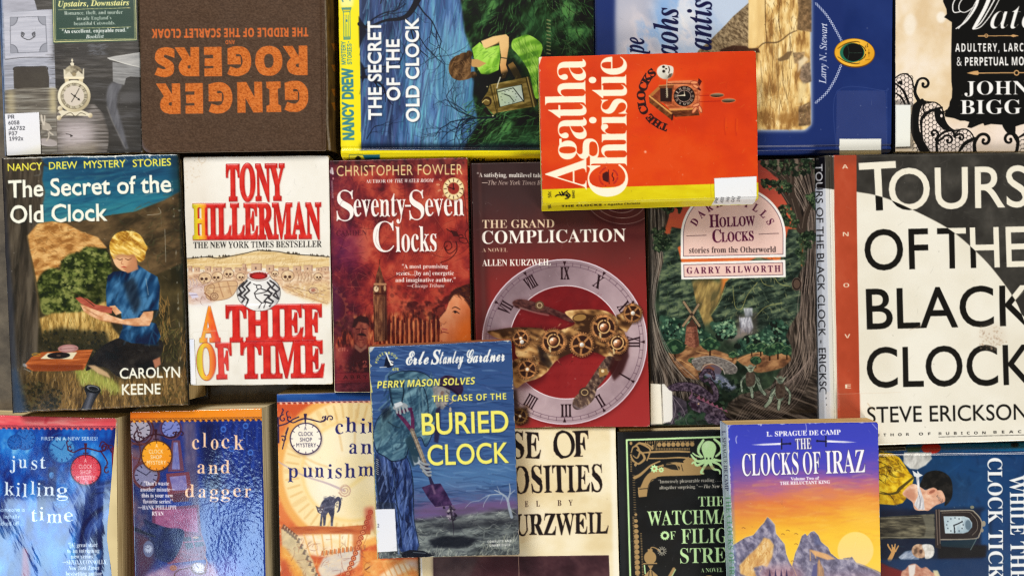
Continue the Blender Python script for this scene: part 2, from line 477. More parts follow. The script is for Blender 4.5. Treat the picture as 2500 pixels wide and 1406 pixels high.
class Book:
    """A book lying face up: quad = the corners of its cover in the photograph (tl, tr, br, bl) on the level z."""
    def __init__(s, name, label, quad, z, thick, art, finish, cat='book', group=None, edge_col=(222, 214, 198), rag=0.5, round_px=3, wave=0.0003, seed=0,
                 skirt=0.0004, zs=(0, 0, 0, 0), corner=(0, 0, 0, 0), wrinkle=None, groove=None):
        s.z, s.t, s.art, s.quad = z, thick, art, np.array(quad, float)
        mid = s.quad.mean(0); bx, by = unproj(mid[0], mid[1], z)
        e = bpy.data.objects.new(name, None); SC.collection.objects.link(e); e.location = (bx, by, z-thick); e.empty_display_size = 0.02
        e['label'] = label; e['category'] = cat
        if group: e['group'] = group
        s.root = e; s.finish = finish; s.zs = zs
        bpy.context.view_layer.update()
        q = s.quad
        # handling marks: faint scratches all over, paper showing along the edges
        k = 90 if cat == 'book' else 0
        art.strokes(q, k, (3, 20), (0.5, 1.0), [(240, 236, 228), (60, 56, 52), (200, 196, 190)], 20, 70, 0.16, 0.1)
        art.dabs(q, k//2, (0.7, 2.2), [(236, 230, 220), (70, 62, 54)], 0.22, 0.3)
        for i in range(4): art.wear(q[i], q[(i+1) % 4], 30, 1.6, edge_col, seed*4+i, 0.55)
        wl = np.hypot(*(q[1]-q[0])); hl = np.hypot(*(q[3]-q[0]))
        u = spans((q[0]+q[3])[0]/2, (q[1]+q[2])[0]/2, wl, GRID, -50, 2550); v = spans((q[0]+q[1])[1]/2, (q[2]+q[3])[1]/2, hl, GRID, -50, 1456)
        U, V = np.meshgrid(u, v); p = bil(q, U, V)
        if max(corner) > 0:                               # rounded corners
            for ci, (cu, cv) in enumerate(((0, 0), (1, 0), (1, 1), (0, 1))):
                r = corner[ci]
                if not r: continue
                a = 1 - (np.abs(U-cu)*wl)/r; b = 1 - (np.abs(V-cv)*hl)/r
                k = (a > 0) & (b > 0); A, B = a[k], b[k]; f = np.maximum(A, B)/np.maximum(np.hypot(A, B), 1e-6)
                du = (A - A*f)*r/wl*(1 if cu == 0 else -1); dv = (B - B*f)*r/hl*(1 if cv == 0 else -1)
                pk = bil(q, U[k]+du, V[k]+dv); p[k] = pk
        src = p.copy()
        dl, dr, dt, db = U*wl, (1-U)*wl, V*hl, (1-V)*hl
        if rag:                                            # a cut edge is never quite straight
            for d, ax, sg, k in ((dl, 0, -1, 1), (dr, 0, 1, 2), (dt, 1, -1, 3), (db, 1, 1, 4)):
                f = np.clip(1-d/14, 0, 1); along = p[..., 1-ax]
                n = noise(along, along*0 + k*50, 60, 60, 0, seed+k, 2)*0.7 + noise(along, along*0 + k*31, 7, 7, 0, seed+k+9, 2)*0.3 - 0.5
                p[..., ax] += f*sg*n*2*rag
        d = np.minimum(np.minimum(dl, dr), np.minimum(dt, db)); r = round_px; t = np.clip(d/r, 0, 1)
        zb = z + bil(np.array([[x, 0] for x in zs]), U, V)[..., 0]
        zz = zb - (1-np.sqrt(1-(1-t)**2))*r*0.0003*0.6
        zz = zz + wave*(noise(p[..., 0], p[..., 1], 150, 210, 20, seed+3, 2)-0.5)*2
        if groove:                                         # the hinge pressed in beside a spine: side, distance, depth
            gd = {'l': dl, 'r': dr, 't': dt, 'b': db}[groove[0]]
            zz = zz - groove[2]*np.exp(-((gd-groove[1])/3.2)**2)
        if wrinkle is not None: zz = zz + wrinkle(p[..., 0], p[..., 1])
        if art.h is not None: zz = zz + art.sample(src[..., 0], src[..., 1], art.h)
        x, y = unproj(p[..., 0], p[..., 1], zb)
        col = art.sample(src[..., 0], src[..., 1])
        co = np.stack([x, y, zz], -1).reshape(-1, 3); col = col.reshape(-1, 3)
        nu, nv = len(u), len(v); qd = grid_quads(nu, nv)
        ring = np.concatenate([np.arange(nu), np.arange(1, nv)*nu + nu-1, (nv-1)*nu + np.arange(nu-2, -1, -1), np.arange(nv-2, 0, -1)*nu])
        low = co[ring].copy(); low[:, 2] -= skirt
        n0 = len(co); m = len(ring); k = np.arange(m); k2 = (k+1) % m
        # a second ring keeps the cut edge crisp
        up = co[ring].copy(); ec = np.tile(C(edge_col), (m, 1))
        qs = np.stack([n0+k, n0+k2, n0+m+k2, n0+m+k], -1)
        s.cover = mesh('front_cover', np.concatenate([co, up, low]), np.concatenate([qd, qs]), print_mat(finish), e,
                       np.concatenate([col, ec, ec*0.9]))
        s.top = lambda U, V: s._top(U, V)
    def _top(s, U, V, dz=0, inset=0.0):
        """World points on the cover plane."""
        q = s.quad; U, V = np.asarray(U, float), np.asarray(V, float); p = bil(q, U, V)
        zz = s.z + bil(np.array([[x, 0] for x in s.zs]), U, V)[..., 0]
        x, y = unproj(p[..., 0], p[..., 1], zz)
        return np.stack([x, y, zz + dz], -1)
    def corners(s, ins):
        """Cover corners pulled in by ins = (left, top, right, bottom) metres."""
        c = s._top([0, 1, 1, 0], [0, 0, 1, 1])
        l, t, r, b = ins
        def unit(v): return v/np.linalg.norm(v)
        ex = unit((c[1]-c[0])[:2]); ey = unit((c[3]-c[0])[:2])
        o = c.copy()
        o[0, :2] += ex*l + ey*t; o[1, :2] += -ex*r + ey*t; o[2, :2] += -ex*r - ey*b; o[3, :2] += ex*l - ey*b
        return o
    def pages(s, col=(226, 212, 178), ins=(0.0002,)*4, gap=0.0005, gap_b=0.0005, lean=(0, 0), bulge=(0, 0, 0, 0), name='page_block'):
        """The block of leaves between the covers; lean shifts its foot, bulge pushes the foot of the left, top, right, bottom face out."""
        c = s.corners(ins); top = c.copy(); top[:, 2] -= gap
        n = 7; rings = []
        ex = (c[1]-c[0])[:2]; ex = ex/np.linalg.norm(ex); ey = (c[3]-c[0])[:2]; ey = ey/np.linalg.norm(ey)
        L, Tp, Rr, B = bulge
        for i in range(n):
            f = i/(n-1); r = c.copy(); r[:, 2] += -gap - (s.t - gap - gap_b)*f
            g = f
            r[:, 0] += lean[0]*f; r[:, 1] += lean[1]*f
            r[0, :2] += (-ex*L - ey*Tp)*g; r[1, :2] += (ex*Rr - ey*Tp)*g; r[2, :2] += (ex*Rr + ey*B)*g; r[3, :2] += (-ex*L + ey*B)*g
            rings.append(r)
        co = np.concatenate(rings); q = [[0, 1, 2, 3], [(n-1)*4+3, (n-1)*4+2, (n-1)*4+1, (n-1)*4]]
        for i in range(n-1):
            for k in range(4):
                k2 = (k+1) % 4; q.append([i*4+k2, i*4+k, i*4+4+k, i*4+4+k2])
        o = mesh(name, co, q, page_mat(col), s.root, flat=True); s.foot = rings[-1]; return o
    def back(s, col=(150, 140, 120), t=0.0004, out=(0, 0, 0, 0), name='back_cover', lean=(0, 0)):
        c = s.corners([-o for o in out]); c[:, 0] += lean[0]; c[:, 1] += lean[1]
        c[:, 2] -= s.t - t; b = c.copy(); b[:, 2] -= t
        return mesh(name, np.concatenate([c, b]), box_quads(), plain_mat('back_cover_stock', col), s.root, flat=True)
    def spine(s, side, prof, name='spine', v0=0.0, v1=1.0, col=None, g=GRID, finish=None, edge=None, art=None):
        """A spine along one side ('l','r','t','b'); prof = (out, down) steps in metres from the cover's edge."""
        q = s.quad
        a, b = {'l': ((0, v0), (0, v1)), 'r': ((1, v0), (1, v1)), 't': ((v0, 0), (v1, 0)), 'b': ((v0, 1), (v1, 1))}[side]
        pa, pb = bil(q, np.array(a[0]), np.array(a[1])), bil(q, np.array(b[0]), np.array(b[1]))
        ax = 1 if side in 'lr' else 0
        ts = spans(pa[ax], pb[ax], np.hypot(*(pb-pa)), g, -50, 2550 if ax == 0 else 1456)
        P = s._top(a[0] + (b[0]-a[0])*ts, a[1] + (b[1]-a[1])*ts)
        c = s._top([0.5], [0.5])[0]; d = (P[-1]-P[0])[:2]; n = np.array([-d[1], d[0]])/np.linalg.norm(d)
        if np.dot(n, (P[0]+P[-1])[:2]/2 - c[:2]) < 0: n = -n
        pr = [prof[0]]                                      # dense steps so the print survives
        for k in range(1, len(prof)):
            for i in range(1, 9): pr.append(tuple(prof[k-1][j] + (prof[k][j]-prof[k-1][j])*i/8 for j in (0, 1)))
        rows = []
        for o, dn in pr:
            r = P.copy(); r[:, :2] += n*o; r[:, 2] -= dn; rows.append(r)
        co = np.concatenate(rows); px, py = proj(co[:, 0], co[:, 1], co[:, 2])
        cc = (art or s.art).sample(px, py) if col is None else np.tile(C(col), (len(co), 1))
        qd = grid_quads(len(ts), len(pr))
        # inner face gives the spine its thickness
        inn = co.copy(); inn[:, :2] -= n*0.0006; inn[:, 2] -= 0.0006
        m = len(co); qd2 = qd[:, ::-1] + m
        nu, nv = len(ts), len(pr)
        ring = np.concatenate([np.arange(nu), np.arange(1, nv)*nu+nu-1, (nv-1)*nu+np.arange(nu-2, -1, -1), np.arange(nv-2, 0, -1)*nu])
        r2 = np.roll(ring, -1); qs = np.stack([ring, ring+m, r2+m, r2], -1)
        return mesh(name, np.concatenate([co, inn]), np.concatenate([qd, qd2, qs]), print_mat(finish or s.finish), s.root, np.concatenate([cc, cc]))
    def board(s, col, t=0.003, out=(0, 0, 0, 0), name='back_cover'):
        return s.back(col, t, out, name)
    def sticker(s, pts, art, name='call_number_label', dz=0.00012, t=0.0001, finish='label', wrap=None, rad=0):
        """A paper label on the cover: pts are its corners in the photograph; wrap = (side, depth, out) carries it over the edge."""
        q = np.array(pts, float); wl, hl = np.hypot(*(q[1]-q[0])), np.hypot(*(q[3]-q[0]))
        u = np.linspace(0, 1, max(4, int(wl/GRID))); v = np.linspace(0, 1, max(4, int(hl/GRID))); U, V = np.meshgrid(u, v); p = bil(q, U, V)
        if rad:
            for cu, cv in ((0, 0), (1, 0), (1, 1), (0, 1)):
                a = 1 - (np.abs(U-cu)*wl)/rad; b = 1 - (np.abs(V-cv)*hl)/rad
                k = (a > 0) & (b > 0); A, B = a[k], b[k]; f = np.maximum(A, B)/np.maximum(np.hypot(A, B), 1e-6)
                p[k] = bil(q, U[k] + (A-A*f)*rad/wl*(1 if cu == 0 else -1), V[k] + (B-B*f)*rad/hl*(1 if cv == 0 else -1))
        z = s.z + dz + 0.0003
        if any(s.zs):                                       # follow a tilted cover
            qq = s.quad; M = np.linalg.lstsq(np.c_[qq, np.ones(4)], np.array(s.zs), rcond=None)[0]
            zz = z + p[..., 0]*M[0] + p[..., 1]*M[1] + M[2]
        else: zz = np.full(U.shape, z)
        x, y = unproj(p[..., 0], p[..., 1], zz)
        co = np.stack([x, y, zz], -1).reshape(-1, 3)
        cc = art.sample(p[..., 0], p[..., 1]).reshape(-1, 3) if art is not None else np.tile(C((240, 242, 246)), (len(co), 1))
        nu, nv = len(u), len(v); qd = grid_quads(nu, nv)
        ring = np.concatenate([np.arange(nu), np.arange(1, nv)*nu+nu-1, (nv-1)*nu+np.arange(nu-2, -1, -1), np.arange(nv-2, 0, -1)*nu])
        low = co[ring].copy(); low[:, 2] -= t; m = len(ring); k = np.arange(m); qs = np.stack([ring, ring[(k+1) % m], len(co)+(k+1) % m, len(co)+k], -1)
        mm = film_mat() if art is None else print_mat(finish)
        return mesh(name, np.concatenate([co, low]), np.concatenate([qd, qs]), mm, s.root, np.concatenate([cc, cc[ring]]))

# ------------------------------------------------------------------ the table under the books
tb = bpy.data.meshes.new('table_surface')
tb.from_pydata([(-1.6,-1.3,0),(1.6,-1.3,0),(1.6,1.3,0),(-1.6,1.3,0),(-1.6,-1.3,-0.03),(1.6,-1.3,-0.03),(1.6,1.3,-0.03),(-1.6,1.3,-0.03)],[],
               [(0,1,2,3),(7,6,5,4),(0,4,5,1),(1,5,6,2),(2,6,7,3),(3,7,4,0)])
m,nt,b = mat('mottled_stone_top')
tc = nd(nt,'ShaderNodeTexCoord'); n1 = nd(nt,'ShaderNodeTexNoise',i_Scale=60.0,i_Detail=8.0,i_Roughness=0.65); nt.links.new(tc.outputs['Object'],n1.inputs['Vector'])
cr = nd(nt,'ShaderNodeValToRGB'); e0,e1 = cr.color_ramp.elements
e0.position,e0.color = 0.35,(0.055,0.042,0.028,1); e1.position,e1.color = 0.68,(0.15,0.118,0.078,1)
nt.links.new(n1.outputs[0],cr.inputs[0]); nt.links.new(cr.outputs[0],b.inputs['Base Color'])
bp = nd(nt,'ShaderNodeBump',i_Strength=0.5,i_Distance=0.001); nt.links.new(n1.outputs[0],bp.inputs['Height']); nt.links.new(bp.outputs[0],b.inputs['Normal'])
b.inputs['Roughness'].default_value = 0.7
tb.materials.append(m)
to = link('table_surface',tb); to['kind'] = 'structure'

WH = (244,244,240); CREAM = (236,228,204)
# ------------------------------------------------------------------ grey pencil-drawn jacket with the little brass clock
def art_village():
    a = Art(-30,-90,372,392,N([(0.2,(46,43,40)),(0.6,(60,56,51)),(0.85,(84,80,76))],60,6,2,1),)
    a.P([(-30,-90),(60,-90),(92,26),(131,24),(137,220),(-30,226)],N([(0.2,(140,142,152)),(0.6,(164,166,178)),(1,(180,182,192))],50,3,-3,2))
    a.P([(-30,-90),(60,-90),(90,25),(8,33),(-30,35)],N([(0,(150,150,160)),(1,(178,178,190))],40,8,-4,4))
    a.P([(10,33),(128,25),(130,141),(14,148)],N([(0.1,(176,177,188)),(0.8,(196,196,206))],60,3,-3,3))
    bd = [(26,44),(112,42),(116,128),(27,131),(26,44)]
    a.L(bd,1.5,(110,112,122),sm=0)
    for (x,y),s0 in (((26,44),0),((112,42),90),((116,128),180),((27,131),270)):
        t = np.radians(np.linspace(s0,s0+90,8)); p = [(x,y)] + [(x+18*math.cos(k),y+21*math.sin(k)) for k in t]
        a.P(p,(140,142,152),0.8); a.L(p[1:],1.2,(95,97,106))
    for sx in (-1,1):
        a.L([(70+sx*16,80),(70+sx*10,84),(70+sx*14,92),(70+sx*17,88)],2,(70,70,74)); a.E(70+sx*15,84,3,4,(90,90,96))
    a.L([(57,94),(64,97),(70,99),(77,97),(83,93)],1.8,(72,72,76))
    a.L([(14,147),(60,142),(130,142)],2,(96,96,102))
    a.P([(34,168),(38,165),(112,164),(117,170),(121,190),(121,216),(35,218),(34,190)],N([(0,(62,56,50)),(1,(72,66,58))],20))
    a.L([(33,172),(40,165),(80,164.5),(112,164),(118,171)],1.6,(45,42,40))
    a.P([(131,-90),(200,-90),(150,130),(131,160)],(48,46,44),0.6,6)
    # shaded back wall
    a.strokes([(131,108),(345,108),(345,200),(131,215)],420,(10,40),(0.7,1.6),[(84,82,82),(44,41,39),(76,73,70),(104,102,104),(54,50,46)],1,3,0.35,0.03)
    a.P([(180,108),(250,108),(240,150),(185,160)],(50,46,44),0.5,7)
    a.strokes([(215,108),(262,108),(258,135),(222,135)],90,(6,18),(0.8,2),[(118,120,128),(90,92,98)],0,4,0.5)
    # round table
    a.P([(-30,228),(14,222),(60,215),(137,216),(150,230),(150,392),(-30,392)],N([(0.15,(84,78,70)),(0.5,(116,109,98)),(0.85,(146,142,132))],60,3,-1,5))
    a.P([(140,250),(232,255),(255,280),(266,320),(266,350),(258,392),(140,392)],N([(0.15,(70,65,60)),(0.5,(108,100,94)),(0.9,(150,144,140))],60,3,-1,6))
    a.P([(18,224),(34,222),(38,280),(20,284)],(206,190,146),0.6,5); a.P([(122,218),(138,218),(140,275),(124,278)],(214,198,150),0.75,5)
    a.P([(150,298),(222,292),(230,330),(222,366),(150,372)],(206,194,196),0.8,14)
    a.P([(150,360),(240,352),(236,392),(150,392)],(150,136,112),0.6,8)
    a.strokes([(10,226),(140,218),(250,290),(262,380),(10,385)],380,(10,42),(0.6,1.5),[(84,78,72),(150,146,140),(110,102,94),(166,160,152)],1,3,0.24,0.02)
    # chair leg on the right
    a.P([(150,200),(345,195),(345,392),(266,392),(268,330),(250,276),(222,246),(200,200)],N([(0.1,(50,47,44)),(0.7,(64,61,58)),(1,(84,82,82))],60,5,2,8),1,3)
    a.P([(275,152),(345,165),(345,190),(318,188),(308,192),(304,209),(288,206),(276,200)],N([(0.1,(118,117,116)),(0.9,(154,153,152))],40,3,4,9))
    a.P([(263,142),(280,138),(345,128),(345,166),(300,155),(268,147)],N([(0.1,(150,149,148)),(0.8,(184,182,178))],50,3,-8,10))
    a.L([(263,143),(300,155),(345,166)],2,(214,212,204))
    a.P([(276,201),(264,212),(260,235),(262,262),(272,292),(290,330),(304,365),(314,365),(300,310),(286,262),(288,230),(300,209)],N([(0.1,(84,84,90)),(0.9,(118,118,124))],8,40,10,11),0.85,2)
    a.L([(262,262),(276,300),(300,350),(308,365)],2,(140,136,132),0.6,1)
    a.P([(292,228),(345,224),(345,250),(290,252)],(112,110,112),0.5,5)
    # the brass clock
    I,D = (226,216,190),(84,74,56)
    a.E(183,243,44,46,(50,45,40),b=4,a=0.5)
    a.P([(152,283),(143,275),(150,268),(160,272),(205,272),(214,280),(222,285)],I)
    a.L([(146,290),(158,278),(172,274),(185,282),(198,274),(212,278),(222,284)],5.5,I); a.L([(150,290),(162,281),(174,277),(185,285),(198,277),(210,281)],1.3,D)
    for x,y in ((145,289),(221,283),(148,266)): a.E(x,y,6,6,G((x-5,y-5),(x+5,y+5),[(0,(244,234,206)),(1,(168,148,110))]))
    a.P([(159,194),(204,193),(203,206),(160,207)],(206,190,152)); a.R(169,195,193,206,(70,62,52))
    a.E(182,236,40,39,G((150,205),(215,270),[(0,(240,232,208)),(0.6,(218,206,172)),(1,(166,150,116))])); a.E(182,236,33,32,(122,106,76)); a.E(182,236,32,31,(190,180,154)); a.E(181,235,25,25,(212,200,184))
    for k,s in enumerate(['XII','I','II','III','IIII','V','VI','VII','VIII','IX','X','XI']):
        t = math.radians(90-30*k); x,y = 182+28*math.cos(t),236-28*math.sin(t); d = (math.sin(t),math.cos(t)); w = 1.5+1.3*len(s)
        a.T(s,'serif',x-d[0]*w-3*math.cos(t),y-d[1]*w+3*math.sin(t),x+d[0]*w-3*math.cos(t),y+d[1]*w+3*math.sin(t),6,(84,74,58))
    a.L([(194,218),(185,235),(176,250)],1.7,(60,54,46),sm=0); a.L([(175,230),(184,237),(194,244)],2,(50,46,42),sm=0); a.P([(197,247),(190,246),(194,240)],(50,46,42)); a.E(183.5,236,3,3,(60,54,46))
    a.P([(158,175),(162,168),(170,162),(184,161),(196,166),(203,176),(204,192),(158,193)],G((160,160),(206,190),[(0,(190,180,152)),(0.4,(140,128,104)),(1,(70,62,50))],0.7,7))
    a.P([(156,170),(160,172),(161,184),(170,176),(180,188),(192,174),(202,183),(203,170),(206,168),(206,192),(157,194)],I,0.9); a.E(182,183,5,5,(150,134,100)); a.R(158,189,206,194,(238,226,194))
    a.P([(174,162),(172,156),(177,153),(174,150),(177,143),(180,150),(177.5,153),(182,156),(181,162)],I)
    # dancer figurine
    a.E(116,349,25,9,(184,174,172),8); a.E(118,347,24,8,(160,150,146),8,0.6)
    a.P([(103,304),(112,300),(122,304),(128,316),(120,320),(104,318)],(176,166,152)); a.L([(102,283),(104,296),(108,306)],4,(206,196,180)); a.L([(110,284),(110,296),(108,306)],3,(200,190,174))
    a.L([(116,318),(124,326),(130,330)],3.5,(196,186,170)); a.L([(118,322),(120,334),(114,345)],2.6,(190,180,166)); a.L([(101,334),(112,326),(118,322)],5,(92,86,80),0.7,1)
    a.L([(162,328),(172,330),(178,333)],1.6,(54,48,46)); a.P([(172,330),(178,334),(173,336)],(54,48,46))
    a.L([(139,262),(140,330),(142,392)],0.9,(80,72,60),0.7)
    a.P([(-30,-90),(4,-90),(7,60),(12,225),(16,392),(-30,392)],G((0,0),(14,0),[(0,(60,84,124)),(0.6,(104,128,166)),(1,(140,146,160))],0.6,8,30),0.9,2)  # jacket wrapping onto the spine, its blue highlights painted in
    # green panel
    a.P([(126,-90),(332,-90),(335,101),(131,108)],(38,66,54)); a.L([(130,-90),(133,104),(333,98),(330,-90)],2.2,(222,214,150),sm=0); a.L([(134,-90),(137,100),(329,95),(326,-90)],1.0,(222,214,150),sm=0)
    Y,Wt = (238,230,150),(220,226,214)
    a.T('mistress of','bi',140,1,250,-2,11,Wt); a.T('Upstairs, Downstairs','bi',143,18,316,14,13.5,Y,0.008)
    a.lines([[(143,25.5),(318,20.5)],[(146,71.5),(320,67)]],1.1,(222,214,150))
    for t,x0,y0,x1,y1 in (('Romance, theft, and murder',158,38,300,35),('invade England’s',188,51,272,48.5),('beautiful Cotswolds.',181,63.5,282,61)): a.T(t,'serif',x0,y0,x1,y1,9,Wt,-0.006)
    a.T('“An excellent, enjoyable read.”','serif',152,83,314,78,9,WH,0.005); a.T('Booklist','bi',210,95.5,254,93.5,9,WH)
    a.wear((346,180),(348,380),50,3,seed=4); a.wear((20,379),(346,373),60,2,seed=5)
    # library label
    a.P([(12,279),(96,275),(101,377),(17,381)],G((20,275),(60,380),[(0,(232,232,238)),(0.85,(232,231,232)),(1,(233,228,214))]))
    for t,x0,x1,y in (('PR',20,36,291.5),('6058',21,48,305.5),('.A6732',21.5,61.5,319),('P37',22.5,43,332),('1992x',23.5,57.5,344.5)): a.T(t,'inter',x0,y,x1,y-0.7,9,(40,40,48),0.012)
    return a
A = art_village()
B = Book('hardcover_book','grey pencil drawn jacket with small brass clock and green panel',[(-12,-330),(328,-330),(347,373),(15,380)],0.024,0.024,A,'satin',seed=1,skirt=0.002)
B.pages(ins=(0.001,0.003,0.003,0.003),gap=0.002,gap_b=0.003); B.board((70,66,60),0.0028)
B.spine('l',[(0,0),(0.002,0.0015),(0.0035,0.006),(0.0035,0.02),(0.001,0.0238)])
B.sticker([(12,279),(96,275),(101,377),(17,381)],A)

# ------------------------------------------------------------------ brown cloth hardcover,upside down
def art_brown():
    a = Art(320,-90,850,400,N([(0.1,(72,54,42)),(0.5,(82,62,48)),(0.9,(92,71,56))],3,2,4,3,2))
    a.strokes([(330,-90),(800,-90),(800,380),(330,380)],900,(5,14),(0.6,1.3),[(72,54,42),(100,78,60),(84,62,48)],88,10,0.25,0.1)
    O = N([(0.15,(168,84,34)),(0.5,(208,112,46)),(0.9,(212,124,62))],3,2,3,6)
    O2 = (208,106,52)
    def word(t,x0,y0,x1,y1,h,fat): a.T(t,'sb',x0,y0,x1,y1,h,O,fat,ls=1.12,edge=(1.4,(212,108,50)),rough=0.5)
    # blocky headline letters,read upside down
    word('GINGER',752,203,382,210,66,0.026)
    word('ROGERS',750,117,378,122,63,0.026)
    for x0,y0,x1,y1 in ((640,214,637,262),(664,122,661,170)): pass
    a.T('AND','sb',574,99,551,99.5,10,O2); a.T('THE RIDDLE OF THE SCARLET CLOAK','sb',753,69,371,73,21,O2,0.015,ls=1.05)
    # worn corner and edges
    a.P([(330,330),(346,340),(352,360),(368,372),(330,392)],(112,104,112),0.7,3)
    a.wear((338,60),(346,350),90,2.5,(132,120,108),7); a.wear((350,371),(795,367),150,2.5,(118,98,82),8)
    
    # spine cloth seen on the right: olive brown with gold tooling
    a.P([(795,-90),(850,-90),(850,400),(798,400)],N([(0.1,(60,44,26)),(0.6,(84,64,34)),(1,(104,78,36))],4,40,0,9))
    a.L([(793,-90),(796,60),(799,180),(800,300),(806,366)],[3,4.5,4,5,6],N([(0,(112,98,84)),(1,(158,146,132))],4,9,0,4),0.95,0.6)
    for y,n,w in ((117,9,12),(168,8,9),(228,9,9),(262,10,8)):
        a.lines([[(810+i*0.8,y-n+2*i+0.5),(810+w+i*0.3,y-n+2*i)] for i in range(n)],1.2,(190,110,26),0.8)
    return a
A = art_brown()
B = Book('hardcover_book','brown cloth hardcover lying upside down with orange block letters',[(333,-330),(789,-330),(797,366),(346,373)],0.032,0.032,A,'cloth',seed=2,skirt=0.003,edge_col=(120,106,92),corner=(0,0,10,20),round_px=5,groove=('r',8,0.0012))
B.pages((190,170,130),ins=(0.003,)*4,gap=0.003,gap_b=0.003); B.board((84,62,46))
B.spine('r',[(0,0.0006),(0.0018,0.003),(0.0042,0.010),(0.0045,0.022),(0.002,0.0315)])

# ------------------------------------------------------------------ yellow picture-board hardcover,turned on its side
def art_yellow():
    YL = (246,228,32)
    a = Art(805,-90,1470,400,G((820,0),(880,0),[(0,(232,212,28)),(0.4,(250,234,40)),(1,(246,228,30))],0.2,40))
    # night sky running left to right of the turned picture
    a.P([(876,-90),(1452,-90),(1453,367),(883,368)],G((880,0),(1180,40),[(0,(40,52,84)),(0.2,(64,84,130)),(0.4,(52,88,130)),(0.6,(84,120,172)),(0.8,(110,172,196)),(1,(66,110,150))],0.75,26,190,-2,11))
    a.strokes([(884,-90),(1150,-90),(1170,367),(884,367)],900,(25,110),(1.5,5),[(40,50,84),(92,140,184),(84,172,192),(32,42,70),(128,168,208),(84,84,140),(58,84,134)],84,6,0.34,0.06)
    a.P([(1060,80),(1120,60),(1150,120),(1130,260),(1075,240)],(110,170,190),0.35,18)
    # dark wood and undergrowth
    a.P([(1110,-90),(1128,20),(1135,80),(1150,120),(1160,175),(1155,235),(1168,300),(1130,368),(1453,368),(1452,-90)],N([(0.15,(16,20,14)),(0.5,(28,38,24)),(0.75,(46,80,46)),(0.95,(78,128,66))],26,40,30,12),1,2)
    a.strokes([(1140,-60),(1450,-60),(1450,160),(1220,100),(1150,60)],420,(10,46),(0.8,2.4),[(16,18,14),(52,96,54),(24,30,22),(84,136,76),(12,14,12)],lambda x,y: 40 + (x-1150)*0.28,22,0.6)
    a.strokes([(1130,250),(1330,290),(1450,240),(1450,366),(1140,366)],420,(12,50),(0.8,2.4),[(14,16,12),(48,92,50),(74,130,70),(26,34,22),(104,162,92)],lambda x,y: 30,26,0.6)
    a.P([(1160,355),(1340,300),(1320,366),(1130,367)],(46,92,56),0.4,14)
    a.P([(1280,20),(1345,60),(1360,130),(1300,120)],(44,84,48),0.5,12)
    a.strokes([(1340,-90),(1452,-90),(1452,130),(1350,130)],150,(12,40),(0.8,1.8),[(10,12,10),(54,78,48),(88,110,70)],150,25,0.5)
    for y in range(50,140,9): a.L([(1336,y),(1344,y+2)],3,(170,164,110),0.6)
    # bare branches
    BR = (18,22,34)
    def branch(p,w,d=3,seed=0):
        rs = np.random.RandomState(seed)
        def go(x,y,t,L,w,d):
            pts = [(x,y)]
            for i in range(4):
                t += rs.randn()*0.22; x += math.cos(t)*L/4; y -= math.sin(t)*L/4; pts.append((x,y))
                if d and rs.rand() < 0.8: go(x,y,t + rs.choice([-1,1])*rs.uniform(0.4,0.9),L*rs.uniform(0.45,0.7),w*0.5,d-1)
            a.L(pts,[w,w*0.45],BR,0.85)
        go(*p,w,d)
    a.L([(878,60),(900,68),(940,52),(985,45),(1010,20),(1050,-60)],[10,7,6,10,14,20],BR); a.L([(985,45),(1000,60),(1015,110),(1045,140)],[6,3,1.5],BR)
    a.P([(876,40),(890,62),(896,80),(886,100),(878,120)],BR,0.9,1); a.P([(880,150),(890,165),(894,185),(884,205)],BR,0.9,1)
    branch((896,62,0.3,110),4,3,3); branch((885,170,0.1,90),4,3,5); branch((1020,10,-0.9,110),4,3,6); branch((1060,-20,0.4,120),5,3,7); branch((884,190,0.0,60),8,2,8); branch((930,10,1.4,80),3,3,18); branch((1005,70,-0.9,120),2.5,2,19)
    branch((1210,287,3.2,110),5,3,9); branch((1160,288,2.5,90),3,3,10); branch((1150,287,3.7,90),3,3,12); branch((1140,275,2.2,60),2,3,14); branch((1190,290,3.9,90),3,3,15)
    branch((896,340,1.0,70),2,3,16)
    # a plain kneeling figure in green,head bowed away,beside an old mantel clock
    GN = lambda s,an=70: N([(0.15,(84,140,40)),(0.5,(132,190,56)),(0.9,(172,222,88))],12,46,an,s,2)
    a.P([(1252,100),(1268,92),(1288,86),(1312,98),(1325,116),(1318,150),(1312,210),(1316,240),(1305,236),(1296,190),(1283,160),(1262,132),(1250,118)],GN(3),sm=1)
    a.strokes([(1256,105),(1318,110),(1308,230),(1285,150)],60,(16,50),(1,3),[(74,120,38),(186,226,104),(110,164,50)],108,10,0.5)
    a.P([(1275,150),(1296,190),(1303,230),(1282,190),(1268,160)],(30,44,24),0.85,2)
    a.P([(1153,120),(1172,104),(1186,118),(1220,112),(1222,140),(1218,172),(1192,184),(1175,182),(1162,160)],GN(4,20),sm=0)
    a.strokes([(1160,116),(1218,118),(1216,172),(1180,178)],34,(10,30),(1,2.4),[(78,126,42),(180,222,100)],25,25,0.5)
    SKN = G((1180,90),(1245,150),[(0,(238,200,140)),(0.6,(232,190,126)),(1,(206,152,92))],0.15,20)
    a.P([(1175,102),(1205,90),(1236,85),(1243,92),(1243,115),(1238,145),(1236,160),(1241,175),(1236,184),(1224,182),(1221,160),(1224,140),(1219,106),(1190,118),(1182,118)],SKN); a.L([(1219,104),(1210,110),(1186,121)],2,(120,80,44),0.7)
    a.L([(1223,142),(1237,144)],2,(30,30,24)); a.P([(1226,182),(1240,176),(1234,192),(1224,194)],(140,96,54))
    a.P([(1240,160),(1253,152),(1266,172),(1275,192),(1262,196),(1254,186)],(128,96,52)); a.L([(1262,188),(1256,200),(1252,206)],3.5,(190,156,80))
    a.P([(1150,146),(1166,146),(1188,156),(1170,166),(1152,164)],(196,150,92))
